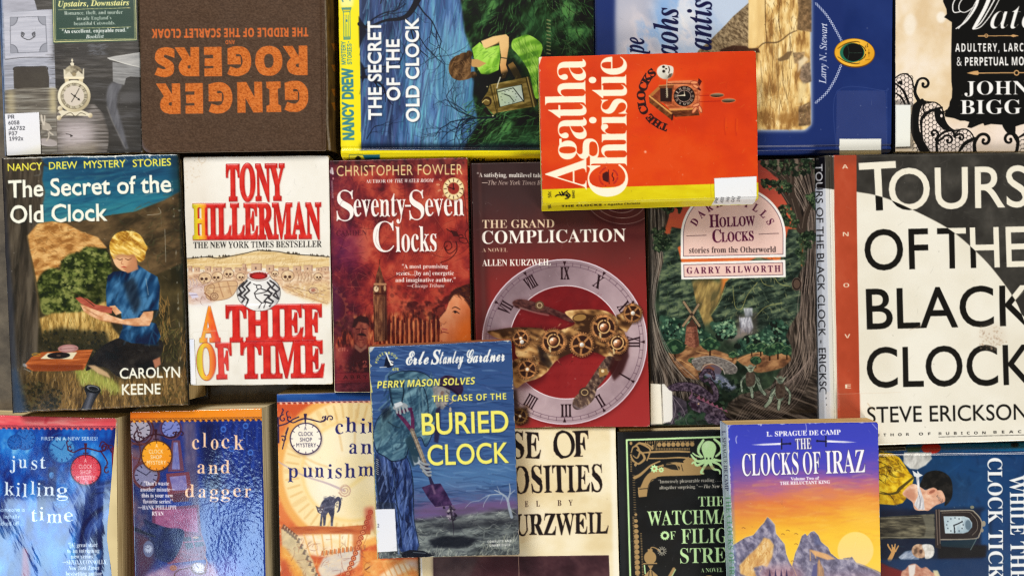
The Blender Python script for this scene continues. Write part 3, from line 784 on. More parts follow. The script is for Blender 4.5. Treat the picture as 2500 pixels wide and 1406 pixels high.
    HB = N([(0.1,(56,38,24)),(0.5,(96,68,42)),(0.9,(140,104,66))],7,26,25,6)
    a.E(1122,166,26,31,HB,12); a.E(1146,134,8,9,HB); a.E(1156,184,9,8,HB); a.P([(1120,138),(1142,130),(1152,142),(1150,178),(1158,186),(1138,196),(1112,192)],HB,sm=1)
    a.strokes([(1100,150),(1120,140),(1150,150),(1146,190),(1110,190)],70,(10,26),(0.8,2),[(60,40,26),(164,124,80),(110,78,48)],lambda x,y: math.degrees(math.atan2(-(x-1124),-(y-166))),14,0.5,0.3)
    a.P([(1150,185),(1225,178),(1270,160),(1288,195),(1260,200),(1215,205),(1175,208),(1158,200)],(22,22,16),0.75,3)
    # clock
    WD = N([(0.1,(84,68,30)),(0.5,(124,104,52)),(0.9,(160,136,76))],8,30,80,7)
    a.P([(1197,208),(1285,190),(1300,262),(1210,277)],WD); a.P([(1283,190),(1292,188),(1312,258),(1300,263)],(60,50,26)); a.L([(1288,190),(1305,262)],3,(150,128,70),sm=0)
    a.P([(1196,208),(1211,277),(1206,282),(1188,262),(1182,256),(1176,248),(1184,236),(1192,224)],WD); a.L([(1198,208),(1214,278)],2,(52,42,22),sm=0); a.L([(1206,210),(1216,276)],1.6,(64,54,28),sm=0)
    a.E(1190,249,11,12,(44,34,18)); a.E(1189,250,8,8,(108,88,44)); a.L([(1178,252),(1186,245),(1194,248)],2,(196,176,110)); a.P([(1186,262),(1204,284),(1190,282),(1180,268)],(30,24,14))
    a.P([(1212,220),(1275,207),(1281,248),(1220,263)],(20,24,18)); a.P([(1214,221),(1273,209),(1279,247),(1222,262)],G((1214,215),(1275,260),[(0,(178,192,150)),(0.6,(166,182,160)),(1,(196,208,196))],0.3,16))
    a.P([(1214,219),(1273,208),(1279,247)],(206,214,204),0.4); a.L([(1254,216),(1280,250)],1.8,(20,24,20),sm=0); a.L([(1216,226),(1254,216)],1.8,(20,24,20),sm=0)
    for k in range(12): t = k*math.pi/6; a.E(1243+19*math.cos(t),238+15*math.sin(t),1.2,1.2,(50,60,50))
    a.L([(1231,231),(1245,236)],2,(40,44,38),sm=0); a.L([(1245,236),(1256,250)],1.8,(40,44,38),sm=0)
    a.L([(1222,190),(1216,206),(1214,216)],2.2,(220,214,190),sm=0); a.E(1204,284,2,2,(200,190,150)); a.E(1190,213,2,1.5,(200,190,150))
    a.R(880,352,1453,369,(14,20,36),0.75,4)
    # lettering,read from the bottom up
    for t,x,y0,y1 in (('THE SECRET',932,294,53),('OF THE',977,247,97),('OLD CLOCK',1024,299,44)):
        a.T(t,'gill',x,y0,x-2,y1,31,WH,0.03,sh=(2,2,1.5,(16,20,40),0.7),ls=1.04)
    TEAL = (62,132,140)
    a.T('NANCY DREW','inter',864,343,861,167,25,TEAL,0.04); a.T('MYSTERY','inter',845,159,844,102,10.5,TEAL,0.015); a.T('STORIES','inter',859.5,159,858.5,108,10.5,TEAL,0.015); a.E(851.5,104,1.6,1.6,TEAL)
    a.T('1','serif',856,7,856,-9,22,TEAL); a.P([(824,-90),(876,-90),(862,18),(832,20)],(252,244,170),0.8,3)
    a.T('1','serif',856,7,856,-9,22,TEAL)
    a.P([(835,21),(858,20),(855,30),(839,31)],(210,200,50)); a.L([(835,21),(858,20),(855,30),(839,31),(835,21)],1.5,TEAL,sm=0); a.R(836,22,857,25,TEAL)
    a.L([(839,31),(840,98),(856,97),(855,30)],1.4,TEAL,sm=0); a.lines([[(843,38),(844,90)],[(847,38),(847.5,46)],[(851,38),(851.5,90)],[(847,60),(847.5,90)],[(840,92),(856,91)]],1.1,TEAL); a.E(847,52,2,4,TEAL); a.R(840,92,856,98,TEAL,0.7)
    # spine strip along the bottom
    a.P([(828,369),(1456,368),(1458,400),(828,400)],(246,228,30))
    a.L([(880,368),(1453,367.5)],1.2,(40,40,20),0.7,0.4)
    a.P([(853,379),(886,379),(890,392),(853,392)],(240,226,60)); a.L([(853,392),(853,379.5),(886,379)],1.2,(60,100,90),sm=0); a.P([(886,379),(928,378.5),(928,392),(892,392)],(28,104,128)); a.P([(868,386),(874,381),(880,384),(884,392),(866,392)],(40,40,30))
    a.T('OLD CLOCK','sb',1100,398,1186,396,9,(30,34,30)); a.T('CAROLYN KEENE','sb',1212,397,1330,396,8,(30,34,30))
    return a
A = art_yellow()
B = Book('hardcover_book','yellow edged picture board hardcover turned sideways with green clad figure',[(820,-330),(1446,-330),(1453,372),(832,376)],0.026,0.026,A,'gloss',seed=3,skirt=0.003,edge_col=(206,186,30),round_px=4,wave=0.0001,groove=('b',14,0.0011))
B.pages(ins=(0.003,)*4,gap=0.003,gap_b=0.003); B.board((200,180,30),0.003)
B.spine('b',[(0,0.0002),(0.0012,0.0012),(0.0030,0.006),(0.0034,0.016),(0.001,0.0258)])

# ------------------------------------------------------------------ navy hardcover with a cliff photograph,turned on its side
def art_navy():
    a = Art(1430,-90,2200,400,N([(0.1,(30,46,100)),(0.9,(38,56,114))],120,80,30,1))
    M = [(1502,-90),(1984,-90),(1984,306),(1968,322),(1502,322)]
    sky = G((1500,0),(1790,60),[(0,(176,178,194)),(0.25,(206,200,208)),(0.42,(150,180,220)),(0.55,(222,220,226)),(0.8,(176,196,224)),(1,(190,204,224))],0.8,70,40,60,5,5)
    a.P(M,sky,1,5)
    a.E(1622,20,24,48,(120,170,226),10,0.8,14); a.E(1625,90,22,36,(150,188,228),-20,0.6,12); a.E(1670,50,26,40,(240,238,238),30,0.7,12); a.E(1540,60,30,50,(214,208,214),0,0.6,16); a.E(1690,90,24,24,(236,230,236),0,0.5,12)
    # temple at the foot of the cliff
    hill = [(1830,-90),(1829,8),(1790,42),(1772,62),(1748,86),(1730,104),(1712,118),(1650,190),(1700,330),(1830,330)]
    a.P(hill,N([(0.1,(92,74,54)),(0.5,(136,116,88)),(0.9,(176,152,116))],7,4,50,6),1,0.6)
    a.strokes(hill,420,(3,8),(0.7,1.5),[(70,56,40),(190,168,128),(104,86,62)],120,50,0.5)
    cl = [(1829,-90),(1978,-90),(1980,306),(1966,318),(1700,318),(1828,120)]
    a.P(cl,N([(0.15,(150,108,60)),(0.4,(206,164,98)),(0.65,(236,202,134)),(0.95,(250,228,174))],11,40,2,7),1,1.5)
    a.P([(1829,-90),(1868,-90),(1870,60),(1862,110),(1836,118),(1828,118)],N([(0,(226,190,124)),(1,(246,216,152))],20,80,0,8),0.9,1)
    a.strokes([(1868,-60),(1972,-60),(1972,80),(1868,110)],200,(5,16),(0.8,2),[(126,92,50),(246,224,166),(92,66,40),(206,164,98)],90,18,0.55,0.2)
    a.strokes([(1868,60),(1945,80),(1925,260),(1850,260)],200,(14,46),(0.7,1.9),[(108,80,46),(240,212,150),(150,116,70)],92,6,0.55,0.05)
    a.P([(1760,122),(1790,112),(1822,114),(1830,120),(1852,118),(1856,130),(1760,132)],(58,34,26),0.9,1)
    for p in ([(1868,-60),(1869,40),(1872,108)],[(1905,0),(1902,50),(1908,92)],[(1858,150),(1862,260)],[(1886,110),(1888,220)],[(1900,110),(1901,240)],[(1912,110),(1910,200)],[(1930,90),(1928,170)]): a.L(p,[1.2,2.4,0.8],(96,68,38),0.8)
    a.L([(1852,118),(1868,106),(1900,104),(1928,84),(1946,76)],[2,4,3,2],(98,74,48),0.85,0.6)
    a.P([(1898,146),(1912,138),(1922,128),(1936,126),(1926,146),(1904,152)],(104,80,56),0.85,1)
    for p,c in (([(1945,-60),(1982,-60),(1982,80),(1946,74),(1950,30)],(122,96,68)),([(1958,160),(1978,152),(1982,200),(1962,208),(1952,190)],(130,110,92)),([(1950,262),(1978,250),(1980,306),(1950,310)],(112,88,64)),([(1936,130),(1966,128),(1960,158),(1940,156)],(142,116,84))):
        a.P(p,N([(0,tuple(x*0.7 for x in c)),(1,tuple(min(255,x*1.3) for x in c))],7,7,0,9),0.95,1.2)
    a.P([(1950,150),(1966,138),(1976,146),(1958,164),(1948,180)],(246,228,190),0.8,2); a.P([(1950,200),(1972,206),(1966,246),(1948,256)],(248,226,166),0.8,3)
    a.strokes([(1700,230),(1975,230),(1970,318),(1700,318)],260,(3,14),(0.7,2),[(150,116,66),(250,228,172),(196,158,98),(118,88,52)],80,40,0.5)
    a.P([(1900,280),(1930,276),(1950,300),(1920,304),(1896,294)],(150,104,52),0.7,3)
    # vignette into the navy board
    F = (34,50,106)
    for r in ((1440,-90,1498,400),(1987,-90,2060,400),(1440,327,2100,400)): a.R(*r,F,1,4)
    a.P([(1990,296),(1990,330),(1956,330),(1974,320),(1984,308)],F,0.9,4)
    NB = (18,26,66)
    a.T('The','bi',1512,300,1512,205,36,NB)
    for t,x,y0,y1,h in (('pe',1572,136,93,50),('aohs',1655,140,20,58),('antis',1737,124,1,58)):
        a.T(t,'bi',x,y0,x+1,y1,h,NB,0.004)
    a.T('Larry N. Stewart','it',2017,206,2020,58,16.5,(214,220,238),0.006)
    # chain and amulet
    W = (206,214,236)
    for p in (((1992,9),(2020,40),(2044,80),(2056,103)),((1991,253),(2020,226),(2042,190),(2054,160))):
        q = smooth(p,False,8); d = np.r_[0,np.cumsum(np.hypot(*np.diff(q,axis=0).T))]
        n = int(d[-1]/6.6)
        for i in range(n):
            t = (i+0.5)/n*d[-1]; x,y = np.interp(t,d,q[:,0]),np.interp(t,d,q[:,1]); x2,y2 = np.interp(t+1,d,q[:,0]),np.interp(t+1,d,q[:,1]); k = math.atan2(y2-y,x2-x)
            c,s = math.cos(k),math.sin(k); r = [(x+4.2*c,y+4.2*s),(x-2.6*s,y+2.6*c),(x-4.2*c,y-4.2*s),(x+2.6*s,y-2.6*c)]
            a.lines([[r[j],r[(j+1) % 4]] for j in range(4)],1.15,W)
    a.E(2087,131,50,36,(110,66,20),3); a.E(2087,130,48.5,34,G((2040,110),(2130,150),[(0,(232,168,44)),(0.5,(246,190,66)),(1,(226,160,40))]),3)
    for sg in (-1,1): a.L([(2046,130+sg*10),(2066,130+sg*22),(2090,130+sg*27),(2100,130+sg*25)],[1,2.4,1],(60,40,18)); a.L([(2098,130+sg*20),(2110,130+sg*12),(2114,130+sg*4)],1.6,(60,40,18))
    a.E(2081,130,30,23.5,(40,110,84)); a.E(2084,129,25,22,(16,22,18)); a.L([(2070,112),(2073,130),(2070,148)],0.8,(70,90,80)); a.L([(2073,130),(2106,131)],0.8,(70,90,80))
    a.T('d','it',2113,118,2122,116,9,(80,54,24)); a.E(2122,131,2.4,2.4,(80,54,24),w=0.8); a.L([(2122,122),(2122,140)],0.8,(80,54,24)); a.L([(2113,148),(2125,146)],1,(110,76,30))
    # spine joint and soft film edge marks

    pass
    a.P([(2043,222),(2160,222),(2164,228),(2166,375),(2041,375)],(44,62,124),0.4,1.2); a.L([(2043,375),(2044,224),(2160,223),(2165,230),(2166,375)],1,(80,100,158),0.5,0.4)
    a.R(2050,340,2152,390,G((2050,340),(2050,375),[(0,(240,240,232)),(1,(236,232,216))]))
    return a
A = art_navy()
B = Book('hardcover_book','navy hardcover turned sideways with cliff photograph and gold eye amulet',[(1449,-330),(2184,-330),(2177,366),(1452,374)],0.022,0.022,A,'satin',seed=4,skirt=0.003,edge_col=(40,56,110),round_px=4,groove=('b',9,0.0011))
B.pages(ins=(0.003,)*4,gap=0.003,gap_b=0.003); B.board((36,50,100),0.003)
B.spine('b',[(0,0.0004),(0.0014,0.003),(0.002,0.010),(0.001,0.0215)])
B.sticker([(2050,340),(2152,341),(2152,367),(2050,368)],A)
B.sticker([(2043,222),(2162,222),(2166,366),(2041,367)],None,'clear_tape',dz=-0.0001,rad=8)

# ------------------------------------------------------------------ cream jacket with a black silhouette panel and lace
def art_lace():
    a = Art(2170,-90,2620,400,N([(0.15,(226,200,160)),(0.5,(238,218,186)),(0.85,(244,230,210))],70,90,20,2))
    a.strokes([(2187,-90),(2340,-90),(2340,380),(2187,380)],260,(8,30),(2,7),[(248,236,216),(226,200,158),(240,222,206)],70,60,0.16,0.4,2)
    a.E(2222,62,15,27,(248,240,226),5,0.7,3); a.E(2298,44,11,14,(250,244,232),0,0.8,2)
    K = (24,22,20); pk = (242,226,216)
    a.P([(2300,290),(2520,300),(2520,380),(2240,380)],(242,226,218),0.7,20)
    a.P([(2302,-90),(2303,6),(2311,24),(2312,36),(2305,44),(2311,47),(2318,52),(2324,56),(2322,140),(2323,200),(2325,218),(2324,240),(2319,250),(2318,260),(2308,276),(2307,286),(2330,290),(2345,296),(2356,296),(2367,299),(2362,312),(2372,314),(2390,306),(2401,302),(2404,308),(2420,304),(2448,306),(2456,318),(2466,324),(2480,322),(2480,310),(2492,306),(2520,300),(2620,300),(2620,-90)],K)
    # lace
    def hexes(poly,r=6.2):
        ls = []; cols = np.array(poly,float); lo,hi = cols.min(0),cols.max(0); h = r*math.sqrt(3); k = 0; x = lo[0]
        def ins(x,y):
            c = False
            for i in range(len(cols)):
                x1,y1 = cols[i-1]; x2,y2 = cols[i]
                if (y1 > y) != (y2 > y) and x < (x2-x1)*(y-y1)/((y2-y1) or 1e-9)+x1: c = not c
            return c
        while x < hi[0]:
            y = lo[1] + (h/2 if k % 2 else 0)
            while y < hi[1]:
                if ins(x,y):
                    v = [(x+r*math.cos(t),y+r*math.sin(t)) for t in np.arange(0,6)*math.pi/3]
                    ls += [[v[i],v[(i+1) % 6]] for i in (3,4,5,0,1,2)[:4]]
                y += h
            x += 1.5*r; k += 1
        a.lines(ls,1.15,K)
    l1 = [(2186,192),(2206,181),(2222,186),(2231,204),(2228,224),(2232,244),(2226,262),(2200,262),(2186,236)]
    l2 = [(2236,270),(2262,252),(2286,254),(2304,276),(2304,298),(2318,318),(2360,316),(2374,330),(2378,345),(2370,372),(2250,372),(2236,330)]
    for l in (l1,l2): a.P(l,pk,0.8,1,1); hexes(l)
    hexes([(2226,330),(2250,330),(2262,374),(2228,374)]); hexes([(2492,330),(2520,310),(2560,330),(2560,374),(2488,374)])
    def curl(cx,cy,r,t0,turns,w,sg=1,tail=None):
        t = np.linspace(0,1,26); rr = r*(1-t*0.86); th = math.radians(t0) + sg*t*turns*2*math.pi
        p = [(cx+q*math.cos(k),cy-q*math.sin(k)) for q,k in zip(rr,th)]
        if tail: p = list(smooth(list(tail)+[p[0],p[2]],False,5))[:-5] + p
        a.L(p,w,K,sm=0); a.E(p[-1][0],p[-1][1],4,4,K)
    curl(2256,207,17,150,0.95,[9,5,6,4],-1,((2244,248),(2234,226)))
    a.L([(2186,192),(2200,183),(2214,183),(2226,194),(2230,210),(2233,226)],3,K)
    a.L([(2185,204),(2205,222),(2216,246),(2222,262)],[3,6,5],K); a.L([(2185,228),(2200,238),(2210,256)],[2,5,4],K); curl(2200,204,6,200,0.8,[3,2],-1)
    a.L([(2234,236),(2248,246),(2268,250),(2285,252),(2298,262),(2304,274),(2312,270)],2.6,K)
    a.L([(2252,246),(2240,258),(2234,280),(2232,306),(2240,340),(2258,366),(2272,380)],[8,16,16,18,16,14],K)
    a.P([(2228,262),(2240,250),(2254,246),(2262,250),(2250,262),(2244,290),(2246,320),(2256,344),(2270,372),(2248,372),(2234,340),(2228,300)],K,sm=1)
    a.L([(2254,350),(2250,310),(2252,290),(2266,276),(2284,268),(2300,264)],[3,6,8,6,5],K); a.L([(2258,278),(2254,264),(2260,254),(2274,252)],[3,4,2.5],K)
    a.P([(2284,264),(2302,276),(2305,294),(2320,314),(2306,318),(2288,300),(2282,280)],K,sm=1); a.L([(2302,276),(2306,294),(2316,310),(2332,320),(2350,316)],[6,4,3],K); a.E(2299,284,3,4,pk)
    curl(2280,328,14,290,0.9,[4,5,3],1,((2292,352),(2286,344))); curl(2316,344,15,160,0.95,[6,5,4],-1,((2290,374),(2288,350))); a.L([(2288,372),(2288,345),(2302,326),(2325,320),(2332,336)],[5,5,6,5],K); curl(2346,338,11,140,0.9,[5,4,3],-1,((2330,334),))
    a.L([(2332,330),(2345,318),(2362,318),(2376,332),(2377,348)],[4,3,2.5],K)
    a.L([(2340,376),(2356,352),(2380,340)],[4,9,9],K); a.P([(2345,372),(2366,350),(2380,342),(2384,372)],pk,0.3)
    curl(2404,344,18,150,1.0,[9,7,7,4],-1,((2382,376),(2380,352))); curl(2466,342,18,20,1.0,[8,7,6,4],1,((2482,376),(2486,350))); a.L([(2482,372),(2486,350),(2476,330),(2468,322)],[4,9,8],K); a.L([(2486,338),(2510,322),(2524,300)],[3,8,6],K)
    a.P([(2448,306),(2476,318),(2478,330),(2462,328)],K,sm=1)
    # words
    a.L([(2372,-30),(2350,24),(2340,55),(2337,72)],1,WH,0.01)
    W = (248,247,244)
    a.L([(2346,30),(2330,32),(2326,20),(2330,4),(2346,-16),(2372,-24)],2.6,W); a.L([(2376,20),(2356,32),(2342,26),(2344,8),(2362,-14)],2.2,W)
    a.L([(2390,-20),(2384,14),(2360,52),(2334,72)],[8,6,4,2.4],W); a.L([(2384,4),(2364,40),(2340,72)],2,W); a.L([(2440,-20),(2412,30),(2394,58),(2376,73)],[3,3,3,2],W)
    a.L([(2424,-24),(2406,20),(2385,58),(2375,72)],[10,9,8,3],W); a.L([(2452,-24),(2424,30),(2396,66),(2376,73)],[2,2.2,2.6],W)
    a.T('atch','bi',2418,72,2580,72,65,W,-0.012)
    GD = (212,166,112)
    a.L([(2390,89.5),(2486,89)],1.8,GD,sm=0); a.E(2408,89,5,5,GD,w=2); a.P([(2466,89),(2474,85.5),(2487,89),(2474,92.5)],GD); a.lines([[(2389,89.5),(2402,89.5)]],3,GD); a.L([(2424,89.5),(2460,89)],[1.6,3.6,1.6],GD,sm=0)
    a.T('ADULTERY, LARC','sb',2332,128,2499,127,20,W,0.004,ls=1.16); a.T('& PERPETUAL MO','sb',2336,162,2500,161,20.5,W,0.004,ls=1.06)
    a.L([(2388,180),(2500,179)],[2.5,5,2,5,2.5],GD,sm=0); a.P([(2360,180),(2378,175),(2388,174),(2391,180),(2388,185),(2378,184)],GD); a.E(2482,179.5,7,7,GD,w=3); a.E(2482,179.5,4,4,K)
    a.T('JOHN','serif',2355,233,2512,232,33,W,-0.003); a.T('BIGG','serif',2345,280,2494,279,34,W,-0.003)
    # film edge on the left
    a.P([(2170,-90),(2186,-90),(2186,400),(2170,400)],(10,10,12),0.95,0.8)
    a.P([(2180,245),(2229,252),(2232,364),(2178,366)],(60,58,58),0.5,1.5)
    a.P([(2177,257),(2224,257),(2223,359),(2176,360)],G((2177,260),(2224,350),[(0,(236,238,232)),(1,(236,236,226))]))
    return a
A = art_lace()
B = Book('hardcover_book','cream jacket with black silhouette panel, lace scrolls and white script',[(2187,-330),(2680,-330),(2680,371),(2186,371)],0.023,0.023,A,'gloss',seed=5,skirt=0.003,round_px=3)
B.pages(ins=(0.003,)*4,gap=0.003,gap_b=0.003); B.board((40,38,36))
B.spine('l',[(0,0.0002),(0.0008,0.002),(0.0012,0.010),(0.0005,0.0225)],col=(14,14,16))
B.sticker([(2188,257),(2224,257),(2223,359),(2188,360)],A)

# ------------------------------------------------------------------ small orange-red paperback lying across the others
def art_orange():
    a = Art(1295,100,1880,540,N([(0.1,(206,58,16)),(0.5,(216,64,16)),(0.9,(222,74,28))],90,70,10,2))
    a.strokes([(1330,140),(1845,130),(1850,460),(1330,470)],90,(2,8),(0.6,1.4),[(190,52,24),(228,96,56),(170,44,22)],80,60,0.35)
    a.P([(1440,134),(1845,124),(1848,152),(1440,172)],(200,58,30),0.35,8)
    W = (252,240,214)
    YB = N([(0.1,(216,196,18)),(0.9,(228,212,34))],40,12,0,4)
    a.P([(1300,464),(1870,446),(1880,540),(1300,540)],YB)
    a.L([(1322,493),(1500,488),(1860,475)],1.0,(186,168,24),0.5,0.6)
    # big serif name,read from the bottom up
    a.T('Agatha','serif',1434,464,1430,145,101,W,-0.005,ls=0.9); a.T('hristie','serif',1532,406,1530,140,92,W,-0.005,ls=0.9)
    a.T('C','serif',1533,480,1531,401,95,W,-0.002)
    DK = (70,16,16)
    a.P([(1471,432),(1472,425),(1481,420),(1486,421),(1486,446),(1481,445),(1473,441)],DK,sm=0); a.L([(1486,416),(1488,450)],1.6,DK); a.L([(1497,423),(1495,430),(1499,437),(1497,443)],1.8,DK)
    a.TA('A HERCULE POIROT','sb',1487,433,21,250,110,4,(150,24,44),out=True); a.TA('MYSTERY RELEASE','sb',1490,433,16,60,-60,4,(150,24,44),out=True)
    # title on an arc
    def word(t,pts,h):
        for ch,(x,y,g) in zip(t,pts):
            k = math.radians(g); c = np.concatenate(outline(ch,'serif')); w = (c[:,0].max()-c[:,0].min())/cap('serif')*h*0.62; d = (math.cos(k),-math.sin(k)); nx,ny = math.sin(k),math.cos(k)
            kw = dict(x0=x-d[0]*w+nx*h/2,y0=y-d[1]*w+ny*h/2,x1=x+d[0]*w+nx*h/2,y1=y+d[1]*w+ny*h/2,h=h)
            a.T(ch,'serif',col=(236,130,110),fat=0.03,a=0.8,**kw); a.T(ch,'serif',col=(46,8,12),fat=0.022,**kw)
    word('THE',[(1622,311,158),(1604,302,145),(1588,290,130)],17)
    word('CLOCKS',[(1572,270,115),(1567,252,100),(1566,234,92),(1571,213,72),(1580,194,58),(1592,180,40)],19)
    # cuckoo clock lying on its side
    H = (238,140,104)
    a.E(1625,178,22,19,H,10,0.5,2)
    WD = lambda s: N([(0.1,(150,74,40)),(0.5,(200,106,64)),(0.9,(226,140,92))],12,5,0,s)
    a.P([(1636,200),(1710,196),(1716,208),(1712,280),(1650,286),(1640,240)],H,0.5,4)
    a.P([(1632,202),(1705,200),(1710,214),(1708,270),(1642,276),(1618,250)],WD(3)); a.P([(1636,270),(1705,268),(1708,283),(1648,287)],N([(0,(70,34,20)),(1,(128,70,44))],10,4,0,5))
    a.L([(1634,270),(1700,267)],4,(214,146,78),sm=0); a.L([(1630,206),(1702,205)],2,(96,36,24),sm=0); a.L([(1632,201),(1690,199)],3,(222,134,90),sm=0); a.L([(1703,214),(1703,262)],2.5,(176,84,54),sm=0)
    a.P([(1586,236),(1612,212),(1646,210),(1644,224),(1640,256),(1614,252)],N([(0,(120,50,30)),(1,(170,84,52))],8,8,0,6))
    a.P([(1612,214),(1642,213),(1640,250),(1613,249)],(44,28,20)); a.P([(1609,209),(1647,207),(1642,217),(1612,217)],(120,64,36)); a.L([(1609,210),(1647,208)],2,(216,150,90),sm=0)
    a.P([(1585,234),(1608,212),(1612,218),(1592,238)],(176,112,58)); a.P([(1585,236),(1592,236),(1644,278),(1642,296),(1586,252)],N([(0,(76,40,22)),(1,(136,82,44))],5,12,50,7)); a.L([(1586,236),(1640,279)],4,(214,150,84),sm=0); a.P([(1640,279),(1645,279),(1643,294),(1639,296)],(60,24,18))
    a.E(1671,236,26,25,(34,16,12)); a.E(1671,236,16.5,14.5,(224,196,180),w=1.2); a.E(1671,236,15,13,(30,16,12))
    for k,s in enumerate(['XII','I','II','III','IIII','V','VI','VII','VIII','IX','X','XI']):
        t = math.radians(180-30*k); x,y = 1671+20.5*math.cos(t),236-19.5*math.sin(t); d = (math.sin(t),math.cos(t)); w = 1.4+0.8*len(s); n = (math.cos(t),-math.sin(t))
        a.T(s,'serif',x-d[0]*w-3*n[0],y-d[1]*w-3*n[1],x+d[0]*w-3*n[0],y+d[1]*w-3*n[1],6,(236,226,206))
    a.L([(1672,234),(1654,235)],[3,1.4],(240,230,200),sm=0); a.L([(1672,235),(1671,224)],[2.6,1],(240,230,200),sm=0)
    a.L([(1630,190),(1628,214),(1630,236)],2,(180,160,130)); a.lines([[(1627,216+5*i),(1631,220+5*i)] for i in range(5)] + [[(1631,216+5*i),(1627,220+5*i)] for i in range(5)],1,(210,200,170))
    for x,y,r in ((1695,203,0),(1700,213,30),(1700,258,-20),(1696,270,-55),(1710,268,70)): a.E(x,y,10,4.5,(150,60,44),r); a.E(x,y,8.5,3,(232,150,100),r)
    a.P([(1706,192),(1714,200),(1708,212),(1704,204)],(80,26,24)); a.P([(1705,214),(1712,220),(1710,224),(1702,218)],(80,26,24))
    a.L([(1708,235),(1738,234)],1.3,(150,30,20)); a.L([(1708,250),(1762,248)],1.3,(150,30,20))
    for x,y in ((1751,234),(1779,247)): a.E(x,y,18,6,H,-2,0.8,1); a.E(x,y,16.5,4.6,G((x,y-4),(x,y+4),[(0,(140,130,106)),(0.5,(88,70,52)),(1,(44,30,24))]),-2)
    a.E(1624,177,20,17.5,G((1605,165),(1640,192),[(0,(240,236,222)),(0.6,(206,200,184)),(1,(130,124,112))]),12); a.P([(1630,162),(1643,164),(1645,174),(1642,182),(1632,186),(1626,178)],(226,218,204),sm=1)
    a.E(1620.5,164.5,3.4,3,(34,20,18)); a.E(1621,175.5,3.6,3.6,(34,20,18)); a.E(1627,169.5,2.4,2,(50,30,26)); a.L([(1633,164),(1635,172),(1633,180)],1.8,(60,40,34)); a.P([(1634,182),(1642,180),(1638,190),(1630,192)],(96,80,66))
    for x,y in ((1770,290),(1797,292)): a.L([(x,y),(x-1,y+20),(x+1,y+40)],2.5,(190,48,14),0.7,1); a.L([(x+3,y),(x+2,y+30)],2,(232,92,44),0.5,1)
    a.E(1576,372,3,3,(244,170,140),b=1)
    # price,running mark and number on the yellow band
    K = (30,26,16)
    a.T('50c','sb',1347,483,1346,468,8.5,K,-0.01); a.T('58442','sb',1404,485,1403,466,6,K)
    for p in ([(1356,481),(1362,477),(1370,478)],[(1366,470),(1372,478),(1380,470)],[(1372,468),(1376,474),(1386,466)],[(1380,486),(1388,484),(1386,476)],[(1384,470),(1392,478),(1388,484)]): a.L(p,[2,3.4,1.6],K)
    a.E(1376,476,4,3,K,30); a.E(1384,478,4.5,3,K,60)
    a.T('THE CLOCKS','sb',1371,506.5,1470,503,4.6,K,0.01); a.E(1478,501,1.8,1.3,K); a.T('Agatha Christie','sb',1484,502.5,1564,499,4.2,K); a.T('58442','sb',1347,509,1345,500,8,K)
    # white library label wrapped over the spine
    a.P([(1744,436),(1848,431),(1848,481),(1842,500),(1737,502),(1746,487)],G((1745,440),(1760,505),[(0,(234,237,242)),(1,(238,238,238))]))
    for i,t in enumerate(('PR','6005','.H66','C47','196')): a.T(t,'inter',1752+i*13.5,497-i*0.8,1755+i*13.5,484-i*0.8,7.5,(60,60,66),0.01)
    a.L([(1737,486),(1736,450),(1742,438)],1,(150,60,20),0.3)
    a.P([(1312,142),(1325,138),(1320,150),(1317,160)],(236,224,196)); a.wear((1316,142),(1324,495),60,2,seed=3); a.wear((1850,130),(1853,478),30,1.5,seed=4); a.wear((1322,499),(1740,486),40,1.6,(240,230,140),5)
    return a
A = art_orange()
AG = Book('paperback_book','orange red paperback with yellow band and cuckoo clock lying across other books',[(1315,139),(1846,124),(1852.5,481),(1324,498)],0.0445,0.0155,A,'satin',seed=6,corner=(4,8,5,5),zs=(0,0,0,0))
AG.pages((220,200,160),lean=(0.0,-0.0028)); AG.back((200,180,40),lean=(0,-0.003))
AG.spine('b',[(-0.0002,0.0002),(0.0012,0.0012),(0.0038,0.0150)])
AG.sticker([(1744,436),(1848,431),(1848,480),(1745,484)],A)

